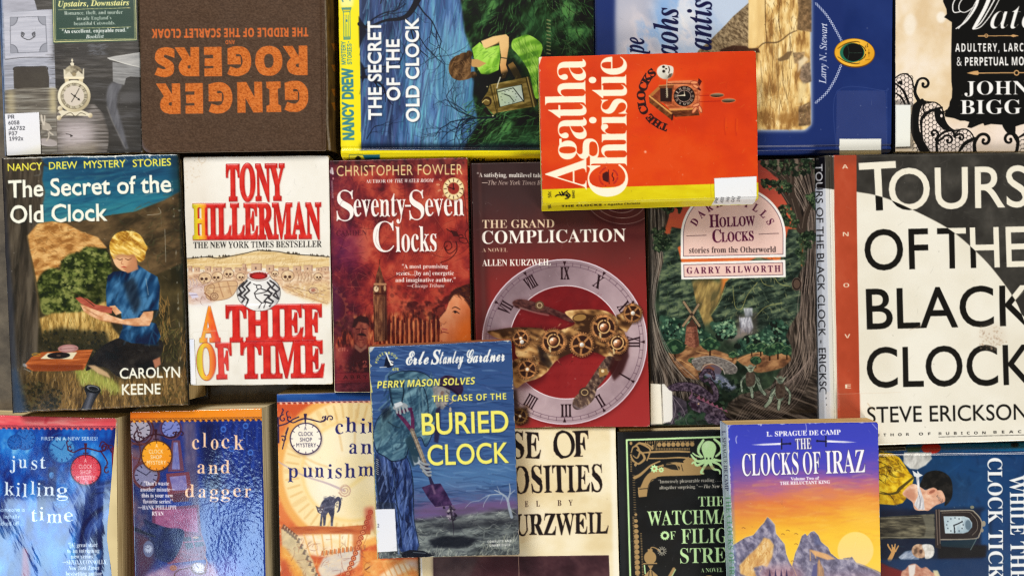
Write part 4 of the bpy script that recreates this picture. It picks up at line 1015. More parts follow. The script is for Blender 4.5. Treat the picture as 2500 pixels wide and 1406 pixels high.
# ------------------------------------------------------------------ torn picture jacket: figure reading under a tree
def art_tree():
    a = Art(-30,365,480,1025,N([(0.1,(44,40,28)),(0.5,(62,54,36)),(0.9,(84,72,46))],30,40,0,1))
    # evening sky
    a.P([(0,378),(436,372),(440,470),(400,492),(330,518),(270,526),(200,540),(120,545),(60,560),(0,560)],
        G((200,380),(200,540),[(0,(30,62,92)),(0.4,(34,88,118)),(0.75,(46,120,138)),(1,(58,128,136))],0.5,90,14,-8,3))
    a.strokes([(60,385),(430,380),(430,470),(250,524),(80,540)],160,(20,80),(2,6),[(24,60,90),(50,118,140),(40,96,120),(70,126,132)],8,8,0.3,0.1,1)
    a.P([(420,374),(440,374),(450,700),(428,640)],(22,34,36),0.6,8)
    # far hills and the golden field
    a.P([(110,545),(200,540),(270,527),(330,518),(400,490),(440,468),(450,640),(360,680),(260,640),(200,600)],N([(0.1,(54,46,34)),(0.5,(80,64,44)),(0.9,(108,86,58))],40,20,-20,4),1,2)
    a.strokes([(250,530),(440,475),(446,660),(360,640),(260,560)],130,(8,34),(1,4),[(44,42,30),(104,92,64),(60,66,44),(86,70,44)],20,30,0.4,0.3,0.6)
    a.P([(65,578),(78,560),(92,546),(130,541),(165,547),(200,566),(240,580),(262,606),(225,612),(160,640),(110,672),(90,690),(80,640)],N([(0.1,(150,98,48)),(0.5,(202,148,84)),(0.9,(228,182,116))],22,8,-12,5),1,1)
    a.strokes([(70,580),(92,548),(165,548),(255,600),(160,640),(95,680)],200,(6,22),(1,3),[(222,178,110),(160,108,56),(204,140,72),(138,100,56)],-22,25,0.5,0.3)
    # bushes
    bush = [(92,690),(105,665),(130,655),(148,660),(150,640),(170,622),(195,616),(210,604),(240,606),(268,620),(275,700),(262,760),(180,770),(110,768),(98,730)]
    a.P(bush,N([(0.2,(32,40,22)),(0.5,(66,76,36)),(0.8,(128,132,70))],16,12,0,6),1,2,1)
    a.dabs(bush,260,(2,6),[(40,50,26),(118,128,64),(74,86,40),(156,160,92),(28,36,20)],0.6,0.5)
    a.dabs([(150,660),(200,640),(235,680),(200,720),(150,710)],60,(2,6),[(160,162,90),(120,132,64)],0.5,0.6)
    a.P([(210,700),(275,680),(275,770),(200,770)],(30,32,20),0.5,8)
    # grass
    gr = [(98,778),(130,765),(200,762),(262,735),(275,800),(300,830),(280,842),(110,836)]
    a.P(gr,N([(0.1,(136,104,50)),(0.5,(190,152,82)),(0.9,(226,194,120))],5,26,0,7),1,2)
    a.strokes(gr,260,(8,26),(0.7,2),[(214,182,110),(120,92,44),(186,142,70),(90,76,40),(230,200,130)],88,12,0.6)
    a.strokes([(384,720),(412,730),(410,830),(388,830)],70,(12,34),(0.8,2.2),[(180,130,66),(120,90,50),(150,118,66)],95,14,0.7)
    a.strokes([(385,780),(440,780),(444,880),(392,880)],100,(10,28),(0.8,2.2),[(70,74,40),(150,120,66),(104,100,56),(44,46,28)],80,30,0.6)
    dk = [(104,812),(150,800),(200,806),(262,812),(270,836),(258,880),(150,890),(108,850)]
    a.P(dk,(40,38,26),0.9,5); a.dabs(dk,150,(2,6),[(28,28,20),(58,54,34),(44,44,28),(84,70,42)],0.7)
    # trunk
    tr = [(0,378),(96,376),(108,400),(104,440),(112,470),(100,540),(82,560),(68,576),(76,640),(92,730),(96,800),(92,880),(70,930),(60,960),(20,960)]
    a.P(tr,N([(0.1,(46,42,36)),(0.5,(68,60,50)),(0.9,(94,84,70))],12,90,3,8),1,1.5)
    a.strokes(tr,140,(30,110),(1.5,6),[(40,36,30),(100,90,76),(80,70,58),(56,50,44)],88,5,0.3,0.06,1)
    a.L([(66,576),(78,640),(95,740),(97,800)],2,(122,100,70),0.6,1); a.L([(105,400),(130,410),(150,390)],[6,3,1],(50,50,46),0.7,1); a.L([(84,430),(100,425),(96,400),(112,388)],[2,3,1],(120,124,120),0.5,0.8)
    # meadow in front
    fg = [(20,900),(60,905),(200,900),(300,930),(455,900),(462,1000),(28,1012)]
    a.P(fg,N([(0.1,(74,56,32)),(0.5,(112,86,48)),(0.9,(146,114,66))],7,30,0,9),0.95,8)
    a.strokes(fg,700,(8,30),(0.8,2.2),[(176,136,74),(70,52,30),(140,102,54),(214,172,104),(96,74,42),(46,38,24)],86,14,0.65)
    a.P([(30,900),(70,920),(140,940),(150,985),(60,1005),(28,1000)],(44,38,26),0.6,12); a.dabs([(34,940),(110,930),(156,960),(140,1000),(60,1004)],150,(2,7),[(36,34,24),(64,54,34),(88,78,46),(28,28,20)],0.65)
    a.dabs([(330,950),(450,930),(458,990),(350,1000)],110,(2,6),[(48,44,26),(96,76,42),(66,60,34),(130,96,52)],0.5)
    a.P([(182,900),(215,895),(245,915),(285,935),(300,960),(270,955),(232,938),(200,940)],(170,176,84),0.75,5)
    a.strokes([(182,895),(240,900),(290,940),(280,965),(200,945)],110,(8,26),(0.8,2),[(206,210,118),(120,134,52),(180,186,90),(150,150,64)],92,16,0.65)
    # gramophone case
    a.P([(62,890),(78,872),(104,860),(228,853),(216,880),(206,902),(160,906),(82,906),(66,898)],N([(0.1,(140,66,30)),(0.6,(178,92,44)),(1,(200,112,58))],40,4,-3,3))
    a.P([(64,890),(204,890),(204,904),(84,906)],(112,48,24),0.7,1.5); a.P([(100,876),(118,862),(190,860),(178,877)],(226,214,180)); a.E(145,868,28,8,(34,28,28),-2); a.E(145,868,6,2,(90,70,60)); a.E(168,851,25,10,(170,120,116),-3); a.E(168,851,17,6,(190,146,140),-3); a.L([(148,852),(190,850)],1.2,(120,76,74)); a.E(90,866,11,4,(176,134,40),0,1,0,2)
    # torch
    a.P([(206,950),(210,944),(222,940),(240,944),(246,954),(238,966),(232,976),(226,990),(218,1012),(192,1012),(204,984),(212,968)],G((205,975),(235,985),[(0,(34,34,38)),(0.4,(96,98,108)),(0.7,(44,44,48)),(1,(24,24,26))]))
    a.E(226,950,20,10,(26,26,28),12); a.E(227,948,15,6.5,(120,122,126),12); a.E(228,949,12,5,(30,30,32),12)
    # a plain seated reader in a blue blouse,face in the shade of the hair
    SK = N([(0.2,(202,140,96)),(0.6,(226,172,128)),(1,(240,196,156))],16,12,0,4)
    DKS = N([(0.1,(26,24,24)),(0.6,(38,34,32)),(1,(50,46,42))],20,20,30,5)
    a.P([(210,905),(228,868),(262,838),(310,822),(390,830),(395,860),(376,890),(378,912),(340,916),(290,920),(262,900),(236,895)],DKS,1,0.7,1); a.P([(372,880),(390,872),(392,890),(378,900)],(186,120,90),0.9,1); a.P([(214,892),(232,892),(262,910),(270,924),(240,912)],(206,170,128),0.9,1.5)
    BLU = N([(0.15,(16,34,60)),(0.5,(30,66,104)),(0.85,(70,122,164))],15,44,24,6,2)
    a.P([(264,674),(278,664),(300,662),(322,650),(338,648),(362,664),(384,676),(390,700),(386,758),(348,760),(352,784),(380,790),(392,822),(380,842),(320,838),(290,826),(300,800),(296,764),(262,750),(260,710)],BLU,1,0.6)
    a.strokes([(266,676),(330,655),(388,690),(384,830),(300,830),(264,740)],90,(14,50),(1.2,4),[(12,26,46),(80,130,170),(34,74,112),(16,36,62)],70,22,0.36,0.35,1.2)
    a.P([(300,690),(326,676),(336,700),(344,742),(330,770),(312,730)],(26,26,32),0.7,4); a.L([(344,762),(386,757)],3,(14,28,46),0.7,0.6)
    a.P([(276,772),(300,780),(340,776),(350,762),(374,760),(372,778),(364,796),(330,797),(290,790),(246,782),(224,772),(206,760),(198,744),(212,746),(240,756)],SK,1,0.4); a.L([(246,782),(300,793),(362,796)],2,(150,88,56),0.6,0.8)
    a.P([(268,748),(282,746),(298,764),(284,770)],SK); a.P([(186,728),(198,725),(216,730),(236,744),(262,748),(276,752),(274,766),(250,762),(222,752),(200,742)],N([(0,(150,66,50)),(1,(186,96,76))],20,6,-20,7)); a.L([(176,714),(206,728),(232,748)],[1,1.6],(60,40,30)); a.lines([[(206+8*i,752+5*i),(222+9*i,760+5*i)] for i in range(4)],1.2,(160,100,66),0.7)
    a.P([(276,622),(286,606),(328,602),(334,630),(332,652),(318,664),(300,662),(284,650),(276,632)],G((276,630),(334,640),[(0,(238,192,148)),(0.6,(226,170,124)),(1,(176,112,74))]),1,0.6,1)
    a.P([(300,655),(334,640),(338,658),(312,668)],(190,128,90),0.9,1)
    HR = N([(0.15,(156,102,34)),(0.5,(216,168,66)),(0.85,(250,222,136))],24,7,35,8,2)
    a.P([(270,618),(268,596),(278,576),(296,566),(326,566),(344,576),(354,594),(360,606),(356,616),(352,634),(340,640),(332,630),(326,622),(314,624),(298,622),(286,624),(280,634),(276,630)],HR,1,0.6,1)
    a.strokes([(270,605),(285,572),(330,568),(356,605),(348,634),(335,620),(300,603)],80,(8,24),(0.8,2.2),[(248,220,134),(150,100,34),(230,186,84)],lambda x,y: 30 - (x-310)*0.9,20,0.42,0.6,0.5)
    a.L([(286,632),(294,635),(300,632)],[1,2.2,1],(86,48,30),0.9,0.4); a.L([(306,632),(314,635),(322,631)],[1,2.2,1],(86,48,30),0.9,0.4); a.L([(300,634),(297,644),(302,646)],1.4,(170,104,70),0.8,0.4); a.L([(297,653),(303,652),(309,654)],[1,2.6,1],(176,60,50)); a.P([(316,636),(332,628),(332,652),(318,664),(310,660)],(196,134,94),0.7,3); a.P([(276,622),(300,620),(330,622),(330,630),(296,628),(280,634)],(150,96,54),0.5,2)
    # lettering
    Y,W = (244,234,84),(246,244,226)
    x = [(18.5,104),(121,191),(207,308),(325,419)]
    for t,(p,q) in zip(('NANCY','DREW','MYSTERY','STORIES'),x): a.T(t,'gill',p,418-(p-18)*0.031,q,418-(q-18)*0.031,17.5,Y,0.012,rough=0.4)
    a.T('The Secret of the','gill',20,483,419,469,41,W,0.018,sh=(1.5,1.5,1.5,(16,26,34),0.5),rough=0.8); a.T('Old Clock','gill',26,545,263,539,41,W,0.018,sh=(1.5,1.5,1.5,(16,26,34),0.5),rough=0.8)
    a.T('CAROLYN','gill',292,925,440,921,25,W,0.016,rough=0.5); a.T('KEENE','gill',297,964,392,962,25,W,0.018,rough=0.5)
    # age: torn top edge,rubbed fold,creases
    a.P([(0,376),(28,379),(50,377),(110,383),(180,378),(250,379),(330,374),(436,372),(434,378),(300,383),(240,386),(170,384),(80,388),(0,386)],(216,214,200),0.75,0.8)
    a.wear((0,386),(434,377),140,6,(230,228,216),3); a.wear((30,1008),(455,990),70,4,(188,172,140),4); a.wear((434,380),(460,985),60,3,(170,164,144),5)
    a.wear((418,380),(446,985),70,2.5,(196,194,176),6,0.4); a.lines([[(330+i*9,384+i % 3),(336+i*9,390+i % 4)] for i in range(8)],1,(220,222,214),0.6)
    for p in ([(280,384),(290,396),(284,404)],[(300,382),(312,394)],[(232,381),(246,394),(270,392)],[(356,476),(388,470)],[(360,526),(392,522),(388,508)],[(402,560),(404,640)],[(356,680),(362,720)]): a.L(p,1.2,(206,206,190),0.55,0.4)
    a.P([(432,374),(448,380),(470,985),(456,990)],G((434,600),(462,600),[(0,(30,40,34)),(1,(16,20,18))]),0.7,2)
    a.strokes([(440,800),(456,800),(464,985),(446,985)],60,(8,30),(1,3),[(120,84,44),(60,44,28),(166,130,80)],86,8,0.6)
    a.P([(0,385),(8,385),(30,700),(44,930),(60,1008),(30,1012),(10,700)],G((0,700),(40,700),[(0,(36,34,40)),(1,(52,60,74))]),0.7,3); a.P([(28,900),(44,900),(70,1006),(34,1012)],(50,76,112),0.5,5)  # dark spine edge; the bluish haze low down is reflected light painted on
    a.L([(16,702),(17,716)],3,(226,226,220)); a.L([(18,776),(19,790)],2.5,(220,220,214)); a.E(62,892,6,4,(180,190,200),30,0.6,1); a.L([(60,900),(76,908)],1.5,(170,180,190),0.6,0.5)
    return a
A = art_tree()
B = Book('hardcover_book','torn picture jacket with blue bloused reader seated under a dark tree',[(3,385),(434,376),(459,988),(30,1009)],0.030,0.030,A,'gloss',seed=7,skirt=0.003,edge_col=(60,56,50),rag=1.6,wave=0.0008,round_px=4)
B.pages((196,170,120),ins=(0.002,0.003,0.002,0.003),gap=0.003,gap_b=0.003,bulge=(0,0,0.004,0)); B.board((70,60,44),out=(0,0,0.004,0))
B.spine('l',[(0,0.0004),(0.0018,0.004),(0.003,0.012),(0.003,0.022),(0.001,0.0295)])

# ------------------------------------------------------------------ cream paperback with red raised letters
def art_raised():
    a = Art(430,365,830,960,N([(0.15,(226,220,206)),(0.5,(236,231,219)),(0.9,(242,238,228))],80,110,0,1))
    a.P([(440,380),(500,380),(520,500),(470,600),(450,600)],(222,208,190),0.35,16); a.E(494,391,9,9,(196,170,140),0,0.5,1,2); a.dabs([(448,385),(500,385),(490,440),(452,470)],60,(0.8,2.4),[(206,180,150),(214,196,172)],0.5,0.6)
    RD = N([(0.1,(176,18,16)),(0.5,(200,26,22)),(0.9,(212,44,36))],14,18,20,2)
    YO = G((490,700),(548,706),[(0,(196,176,30)),(0.2,(232,196,40)),(0.5,(240,150,34)),(0.8,(224,76,26)),(1,(204,30,22))],0.3,12,20)
    def word(t,x0,y0,x1,y1,h,col=RD,fat=0.021):
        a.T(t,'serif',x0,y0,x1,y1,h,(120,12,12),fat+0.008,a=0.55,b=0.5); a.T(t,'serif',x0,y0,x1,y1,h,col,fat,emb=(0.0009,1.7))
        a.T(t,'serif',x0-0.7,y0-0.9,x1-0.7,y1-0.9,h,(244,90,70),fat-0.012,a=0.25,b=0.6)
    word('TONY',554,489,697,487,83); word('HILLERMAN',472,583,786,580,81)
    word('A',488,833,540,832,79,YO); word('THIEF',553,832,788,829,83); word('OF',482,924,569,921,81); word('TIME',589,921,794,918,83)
    # the first letters run from yellow to red
    a.T('H','serif',472,583,507,582.5,81,G((472,0),(508,0),[(0,(190,180,40)),(0.4,(236,200,40)),(0.75,(240,160,40)),(1,(220,90,30))]),0.018)
    a.T('O','serif',483,924,529,922.5,81,G((484,0),(530,0),[(0,(190,180,40)),(0.25,(236,196,40)),(0.6,(238,140,36)),(1,(214,60,26))]),0.018)
    a.T('THE NEW YORK TIMES BESTSELLER','serif',473,607,786,604,15.5,(30,28,26),-0.014)
    # landscape with ruins and bones
    T1 = [(0.1,(206,172,110)),(0.5,(226,196,140)),(0.9,(238,214,168))]
    a.P([(456,632),(500,630),(560,626),(600,618),(640,612),(700,618),(740,624),(805,628),(806,652),(730,660),(640,655),(520,662),(457,655)],N(T1,50,5,-4,3),1,1.5)
    a.strokes([(460,634),(620,618),(800,632),(804,652),(460,652)],260,(6,18),(0.7,1.4),[(176,140,84),(240,220,176),(196,158,100)],60,30,0.5)
    a.L([(456,632),(480,630),(505,628),(535,631),(565,626),(600,619),(628,612),(650,613),(680,615),(705,620),(740,623),(770,625),(805,628)],2,(60,50,40))
    rs = np.random.RandomState(4)
    for x0,x1 in ((470,520),(530,570),(612,665),(700,745),(755,802)):
        for i in range(12):
            x = rs.uniform(x0,x1); y = np.interp(x,[456,505,565,628,680,740,805],[632,628,626,612,615,623,628]); h = rs.uniform(2,6); a.P([(x-3,y+1),(x,y-h),(x+3,y+1)],(66,56,44),0.9)
    for i,(x,w,h) in enumerate(((460,10,12),(474,14,9),(500,16,11),(520,22,9),(548,18,8),(574,30,8),(592,10,17),(614,26,18),(650,20,14),(680,26,9),(716,20,12),(742,22,14),(772,16,8),(788,16,10))):
        a.R(x,662-h,x+w,666,(208,172,140)); a.R(x,662-h,x+w,663-h,(150,116,96)); a.R(x+w-3,662-h,x+w,666,(170,130,108)); a.R(x+w*0.35,662-h*0.55,x+w*0.5,662-h*0.2,(120,92,84))
    ground = [(457,664),(806,662),(808,735),(800,744),(700,716),(685,700),(580,700),(570,720),(520,738),(470,744),(460,742)]
    a.P(ground,N([(0.1,(196,152,120)),(0.5,(222,186,148)),(0.9,(238,212,180))],16,6,0,5),0.95,2)
    a.P([(460,690),(510,688),(520,744),(462,744)],(206,190,206),0.5,6); a.P([(690,700),(806,690),(808,742),(796,746),(740,730)],(226,196,130),0.6,6)
    a.strokes(ground,320,(4,14),(0.7,1.6),[(150,104,80),(240,222,196),(190,146,110),(120,84,70)],10,50,0.5,0.4)
    def skull(x,y,r,f=1):
        a.E(x,y,r,r*0.86,(110,76,60)); a.E(x,y,r-1,r*0.86-1,N([(0,(206,168,126)),(1,(236,212,174))],9,9,0,int(x)))
        a.R(x-r*0.5+f,y+r*0.4,x+r*0.4+f,y+r*0.95,(222,190,150)); a.E(x-r*0.36+f*2,y+r*0.16,r*0.24,r*0.22,(74,46,36)); a.E(x+r*0.3+f*2,y+r*0.16,r*0.24,r*0.22,(74,46,36)); a.P([(x+f*2,y+r*0.3),(x+f*2-2,y+r*0.6),(x+f*2+2,y+r*0.6)],(90,56,44))
        a.lines([[(x-r*0.4+k*r*0.2+f,y+r*0.66),(x-r*0.4+k*r*0.2+f,y+r*0.92)] for k in range(5)],0.9,(110,74,58))
    for s in ((501,679,16,-1),(531,676,14,-1),(559,668,13,0),(703,674,16,0),(777,676,11,1),(588,676,11,1),(672,668,9,0)): skull(*s)
    for x0 in (724,732,740,748,756): a.L([(x0,664),(x0+5,676),(x0+2,688)],2.4,(120,80,60)); a.L([(x0,664),(x0+4.5,676),(x0+2,688)],1.4,(232,204,164))
    for x0 in (462,470,478): a.L([(x0,682),(x0+4,690),(x0+2,702)],2,(130,96,96)); a.L([(x0,682),(x0+4,690),(x0+2,702)],1.2,(230,214,206))
    # pack
    for p,c in (([(500,700),(530,690),(560,686),(580,690),(576,712),(560,728),(530,734),(506,728)],(214,176,132)),([(504,704),(516,694),(524,700),(520,716),(508,716)],(206,170,126))):
        a.P(p,c,sm=1); a.L(p+[p[0]],1.1,(140,100,76)); a.dabs(p,14,(2,5),[(196,156,114),(232,206,166),(176,134,98)],0.5,0.8)
    a.E(524,724,10,9,(206,168,128)); a.E(524,724,10,9,(110,74,56),w=1.4); a.E(524,724,5,5,(110,74,56),w=1.2)
    a.L([(534,692),(546,726)],3,(184,140,102)); a.L([(556,688),(566,720)],3,(184,140,102)); a.L([(512,704),(580,698)],1,(140,100,76)); a.P([(460,714),(480,716),(486,726),(470,730)],(214,206,222)); a.L([(460,722),(482,720)],1.2,(120,100,120))
    a.L([(500,716),(512,726),(516,734)],3,(150,104,76))
    a.E(766,710,12,8,(226,200,170)); a.E(766,710,12,8,(130,92,72),w=1.6); a.E(766,709,6,4,(170,110,90)); a.dabs([(690,690),(760,700),(800,716),(790,734),(720,716)],24,(3,7),[(232,208,176),(206,172,130)],0.8,0,0.4); a.lines([[(700+i*13,698+i*3),(712+i*13,702+i*3)] for i in range(7)],1,(130,90,66))
    a.L([(690,700),(740,722),(800,742)],1.4,(186,140,96))
    # black and white pot
    pot = [(597,688),(606,679),(615,672),(655,672),(664,680),(680,694),(686,716),(680,738),(664,752),(648,759),(622,759),(600,748),(584,734),(579,712),(586,696)]
    a.P(pot,(60,56,56),sm=1); a.P([(x+(632-x)*0.02,y+(715-y)*0.02) for x,y in pot],G((580,700),(686,720),[(0,(196,194,192)),(0.35,(240,238,234)),(0.8,(226,222,218)),(1,(170,168,168))]),sm=1)
    for k,q in enumerate(([(604,686),(592,700),(600,708),(586,722),(598,730),(592,738)],[(612,690),(602,700),(610,710),(597,722),(607,732),(602,746)],[(660,686),(672,694),(664,704),(676,712),(668,722),(680,730)],[(654,690),(662,700),(654,708),(664,718),(656,728),(668,736),(660,748)],[(596,690),(584,704),(590,714),(582,722)])): a.L(q,4,(54,50,52),sm=0)
    a.L([(668,690),(684,706),(674,716),(682,730)],3,(54,50,52),sm=0); a.L([(646,720),(658,722),(646,736),(664,742)],3.5,(54,50,52),sm=0)
    a.E(633,701,7,6,(50,46,48),w=2); a.L([(628,697),(620,694)],2,(50,46,48)); a.L([(632,706),(622,716),(626,728),(640,740),(634,752)],2.4,(50,46,48),sm=0); a.L([(640,740),(650,738),(646,752)],2.2,(50,46,48),sm=0); a.L([(624,718),(640,716),(652,712)],2.2,(50,46,48),sm=0); a.L([(638,705),(666,716)],2.6,(50,46,48),sm=0)
    a.E(632,674,28,13,(150,136,130)); a.E(632,673,27,12,(226,216,208)); a.E(632,674,22,9,(120,30,30)); a.E(632,675,16,6,(186,40,40)); a.lines([[(610+i*7,667-abs(i-3)*-0.8),(614+i*7,665+abs(i-3)*1.2)] for i in range(7)],2,(170,60,56))
    # call slip at the left foot and page yellowing
    a.wear((448,383),(800,379),50,2,(214,200,176),3); a.wear((463,941),(812,938),60,2,(206,190,160),4); a.wear((446,383),(464,940),70,2,(206,190,164),6)
    a.P([(462,828),(474,828),(479,940),(465,940)],G((462,830),(478,930),[(0,(226,230,244)),(1,(240,238,236))])); a.P([(474,800),(556,806),(560,926),(478,930)],(240,240,240),0.1,2); a.L([(474,828),(474,812),(552,808),(560,820),(560,924)],1,(214,206,190),0.6,0.4)
    return a
A = art_raised()
B = Book('paperback_book','cream paperback with red raised slab letters above a striped pot',[(447,383),(802,379),(812,938),(464,941)],0.026,0.026,A,'satin',seed=8,corner=(5,8,7,9))
B.pages((206,184,138)); B.back((200,190,170)); B.spine('l',[(0,0.0002),(0.0008,0.002),(0.0008,0.020),(0.0004,0.0258)],col=(54,56,44))
B.sticker([(463,828),(474,828),(479,938),(466,938)],A)

# ------------------------------------------------------------------ dark red paperback with tower clock
def art_red():
    a = Art(790,370,1180,985,N([(0.1,(74,22,30)),(0.35,(122,36,38)),(0.6,(166,58,46)),(0.9,(198,92,66))],34,40,0,3,6))
    a.P([(800,385),(860,385),(850,640),(808,650)],(84,30,62),0.45,26); a.P([(806,560),(880,560),(885,660),(808,660)],(92,34,84),0.5,18); a.P([(808,660),(870,660),(890,960),(812,960)],(70,24,48),0.45,22)
    a.P([(960,480),(1140,500),(1148,760),(950,720)],(156,48,38),0.5,30); a.P([(800,380),(1140,380),(1140,410),(800,412)],(64,26,34),0.5,8); a.dabs([(800,385),(1140,380),(1140,412),(800,415)],90,(3,12),[(50,20,28),(130,50,50),(36,16,22)],0.5,1)
    a.strokes([(805,390),(1140,390),(1150,850),(810,850)],620,(8,46),(0.6,1.4),[(196,92,70),(70,20,28),(212,116,84),(46,14,22)],40,60,0.36,0.1)
    a.lines([[(960+i*5,660+i*0.5),(990+i*5,590)] for i in range(26)],0.8,(190,110,84),0.3)
    for cx,cy,r in ((860,700,60),(1090,560,70),(900,470,90)): a.E(cx,cy,r,r,(60,18,24),w=1.2,a=0.5); a.E(cx,cy,r*0.8,r*0.8,(190,90,66),w=0.8,a=0.35)
    for k in range(60): t = k*math.pi/30; a.lines([[(900+78*math.cos(t),470+78*math.sin(t)),(900+90*math.cos(t),470+90*math.sin(t))]],0.8,(60,18,26),0.5)
    # gears lower left
    def gear(cx,cy,r,n,col,al=0.7,w=9):
        t = np.linspace(0,2*math.pi,n*4,endpoint=False); rr = np.where((np.arange(n*4) % 4) < 2,r,r*0.88)
        a.M([np.stack([cx+rr*np.cos(t),cy+rr*np.sin(t)],1),circle(cx,cy,r-w)[::-1]],col,al,0.6)
    gear(800,755,52,22,(150,74,56)); gear(965,770,40,18,(176,84,56),0.5); a.E(800,755,44,44,(60,20,34),a=0.5,b=4); a.E(812,750,20,60,(84,34,70),a=0.5,b=6)
    # burnt skyline
    a.P([(815,790),(870,770),(940,768),(1030,752),(1080,762),(1080,840),(815,850)],N([(0.15,(56,18,20)),(0.5,(166,68,44)),(0.85,(230,142,88))],7,24,0,6),0.85,5)
    a.lines([[(928+i*11,775+(i % 3)*4),(928+i*11,838)] for i in range(14)],5,(64,22,22),0.75,0.7); a.lines([[(933+i*11,780+(i % 3)*5),(933+i*11,838)] for i in range(14)],2.4,(232,146,90),0.8,0.5)
    a.dabs([(980,740),(1100,730),(1100,780),(990,775)],50,(4,13),[(40,16,20),(66,22,26),(150,60,46)],0.6,1); a.dabs([(815,790),(860,770),(870,800),(820,830)],40,(4,12),[(40,16,24),(90,34,44)],0.6,1)
    a.dabs([(950,700),(1080,690),(1100,740),(960,760)],60,(3,9),[(150,60,48),(100,36,34),(60,20,26)],0.4,1)
    # clock tower
    a.P([(911,700),(917,690),(919,672),(927,646),(934,672),(937,688),(943,700),(946,830),(914,836)],N([(0.1,(70,32,26)),(0.6,(130,80,54)),(1,(170,112,76))],5,20,0,7))
    a.P([(934,672),(944,700),(948,832),(934,834)],(50,22,22),0.7,1.5); a.R(913,692,944,697,(176,126,90)); a.R(913,716,944,719,(60,26,22)); a.L([(927,646),(927,634)],1.4,(70,30,26))
    a.E(919,706,7.5,9,(220,190,150)); a.E(919,706,7.5,9,(60,26,20),w=1.4); a.L([(919,706),(922,700)],1.3,(50,24,20)); a.E(940,704,3,7,(180,140,100)); a.lines([[(918+i*5,724),(918+i*5,832)] for i in range(5)],1.2,(206,146,96),0.6)
    # shadowy gentleman with moustache
    a.P([(838,955),(848,880),(862,845),(895,845),(930,880),(935,955)],(44,18,24),0.8,6)
    a.P([(866,790),(876,780),(894,782),(900,800),(898,828),(890,846),(878,848),(868,836),(864,812)],N([(0.1,(104,42,40)),(0.6,(150,72,58)),(1,(182,100,76))],10,12,0,8),0.85,1.4,1)
    a.P([(860,800),(864,780),(880,770),(900,776),(904,800),(896,790),(876,786),(868,800)],(44,16,20),0.9,1.2); a.P([(870,818),(878,814),(884,813),(892,816),(896,822),(884,820)],(40,14,18),0.9,0.8); a.L([(870,804),(878,803)],2,(60,22,24)); a.L([(886,804),(894,804)],2,(60,22,24)); a.L([(882,804),(880,813)],1.6,(210,130,100),0.7); a.L([(878,830),(888,830)],1.6,(90,30,30)); a.P([(866,840),(882,852),(896,840),(896,850),(880,862),(866,850)],(176,116,92),0.7,1)
    # the woman's face turned to the left at the edge
    FC = G((1075,760),(1155,810),[(0,(228,158,114)),(0.45,(212,122,78)),(1,(184,84,38))],0.35,16,24,0,9)
    a.P([(1110,706),(1122,702),(1155,700),(1156,850),(1072,850),(1082,836),(1076,828),(1074,820),(1080,812),(1078,806),(1075,800),(1079,795),(1076,788),(1072,781),(1078,772),(1090,758),(1096,740),(1100,724)],FC,1,0.6)
    a.P([(1096,728),(1104,712),(1120,702),(1156,698),(1156,770),(1148,752),(1136,732),(1122,720),(1108,722),(1098,736)],N([(0,(46,20,16)),(1,(84,40,28))],10,10,0,3),1,1,1)
    a.strokes([(1100,722),(1120,704),(1154,702),(1154,760),(1130,726)],40,(10,24),(0.8,1.8),[(110,56,36),(36,16,14)],-30,20,0.5,0.3)
    a.L([(1104,754),(1112,750),(1124,756)],[1,2.6,1.4],(70,36,28)); a.L([(1106,762),(1112,760),(1122,766)],[1.2,2.6,1.4],(50,26,24)); a.E(1112,763,3,2.4,(40,24,24)); a.L([(1076,814),(1084,811),(1096,814)],[1,2.6,1.2],(140,60,50)); a.L([(1076,788),(1084,792),(1090,786)],1.6,(150,84,60),0.7,0.4); a.P([(1078,800),(1094,804),(1092,808),(1080,806)],(190,96,78)); a.P([(1120,790),(1156,770),(1156,850),(1110,850)],(232,110,30),0.6,10)
    # lettering
    W = (246,240,232); Y = (236,214,150)
    a.T('CHRISTOPHER FOWLER','gill',823,431,1130,427,25,Y,-0.004,ls=1.08); a.T('AUTHOR OF','serif',894,448,961,447,8.6,W,-0.004); a.T('THE WATER ROOM','bi',964,447,1060,446,9,W)
    sh = (2,3,2,(40,8,14),0.9)
    for t,x0,y0,x1,y1,h in (('S',823,540,863,540,74),('eventy',865,530,990,529,61),('-',990,527,1003,527,60),('S',1001,538,1036,537,72),('even',1040,529,1133,527,61)):
        a.T(t,'serif',x0,y0,x1,y1,h,W,-0.015,sh=sh)
    a.T('C','serif',913,616,962,615,74,W,-0.012,sh=sh); a.T('locks','serif',968,616,1066,614,62,W,-0.013,sh=sh)
    a.L([(851,480),(836,492),(830,504)],1.2,(130,90,90),0.5); a.L([(922,560),(918,590),(930,608)],1.2,(150,120,120),0.5)
    for i,(t,x0,x1) in enumerate((('“A most promising',982,1094),('series...[by an] energetic',968,1109),('and imaginative author.”',966,1113))): a.T(t,'serif',x0,656+i*16.5,x1,655.5+i*16.5,10,W,0.002)
    a.T('—Chicago Tribune','bi',994,703,1086,702,9,W,-0.004)
    a.T('CAMDEN','serif',822,577,896,575,13,(70,22,34),-0.01,a=0.7)
    a.L([(811,412),(813,425)],5,(240,232,226),sm=0); a.E(809,420,4,5,(240,232,226)); a.E(814,437,2,3,(200,130,130)); a.T('BANTAM BOOKS','sb',815,484,813,442,4.4,(214,190,190))
    # little gold dial,hands and curls
    a.E(1108,463,26,28,(70,22,22),a=0.6,b=2); a.E(1108,462,26,27,(240,220,168)); a.E(1108,462,26,27,(206,160,96),w=1.6); a.E(1108,461,14.5,15,(150,50,42)); a.E(1108,461,14.5,15,(200,150,90),w=1)
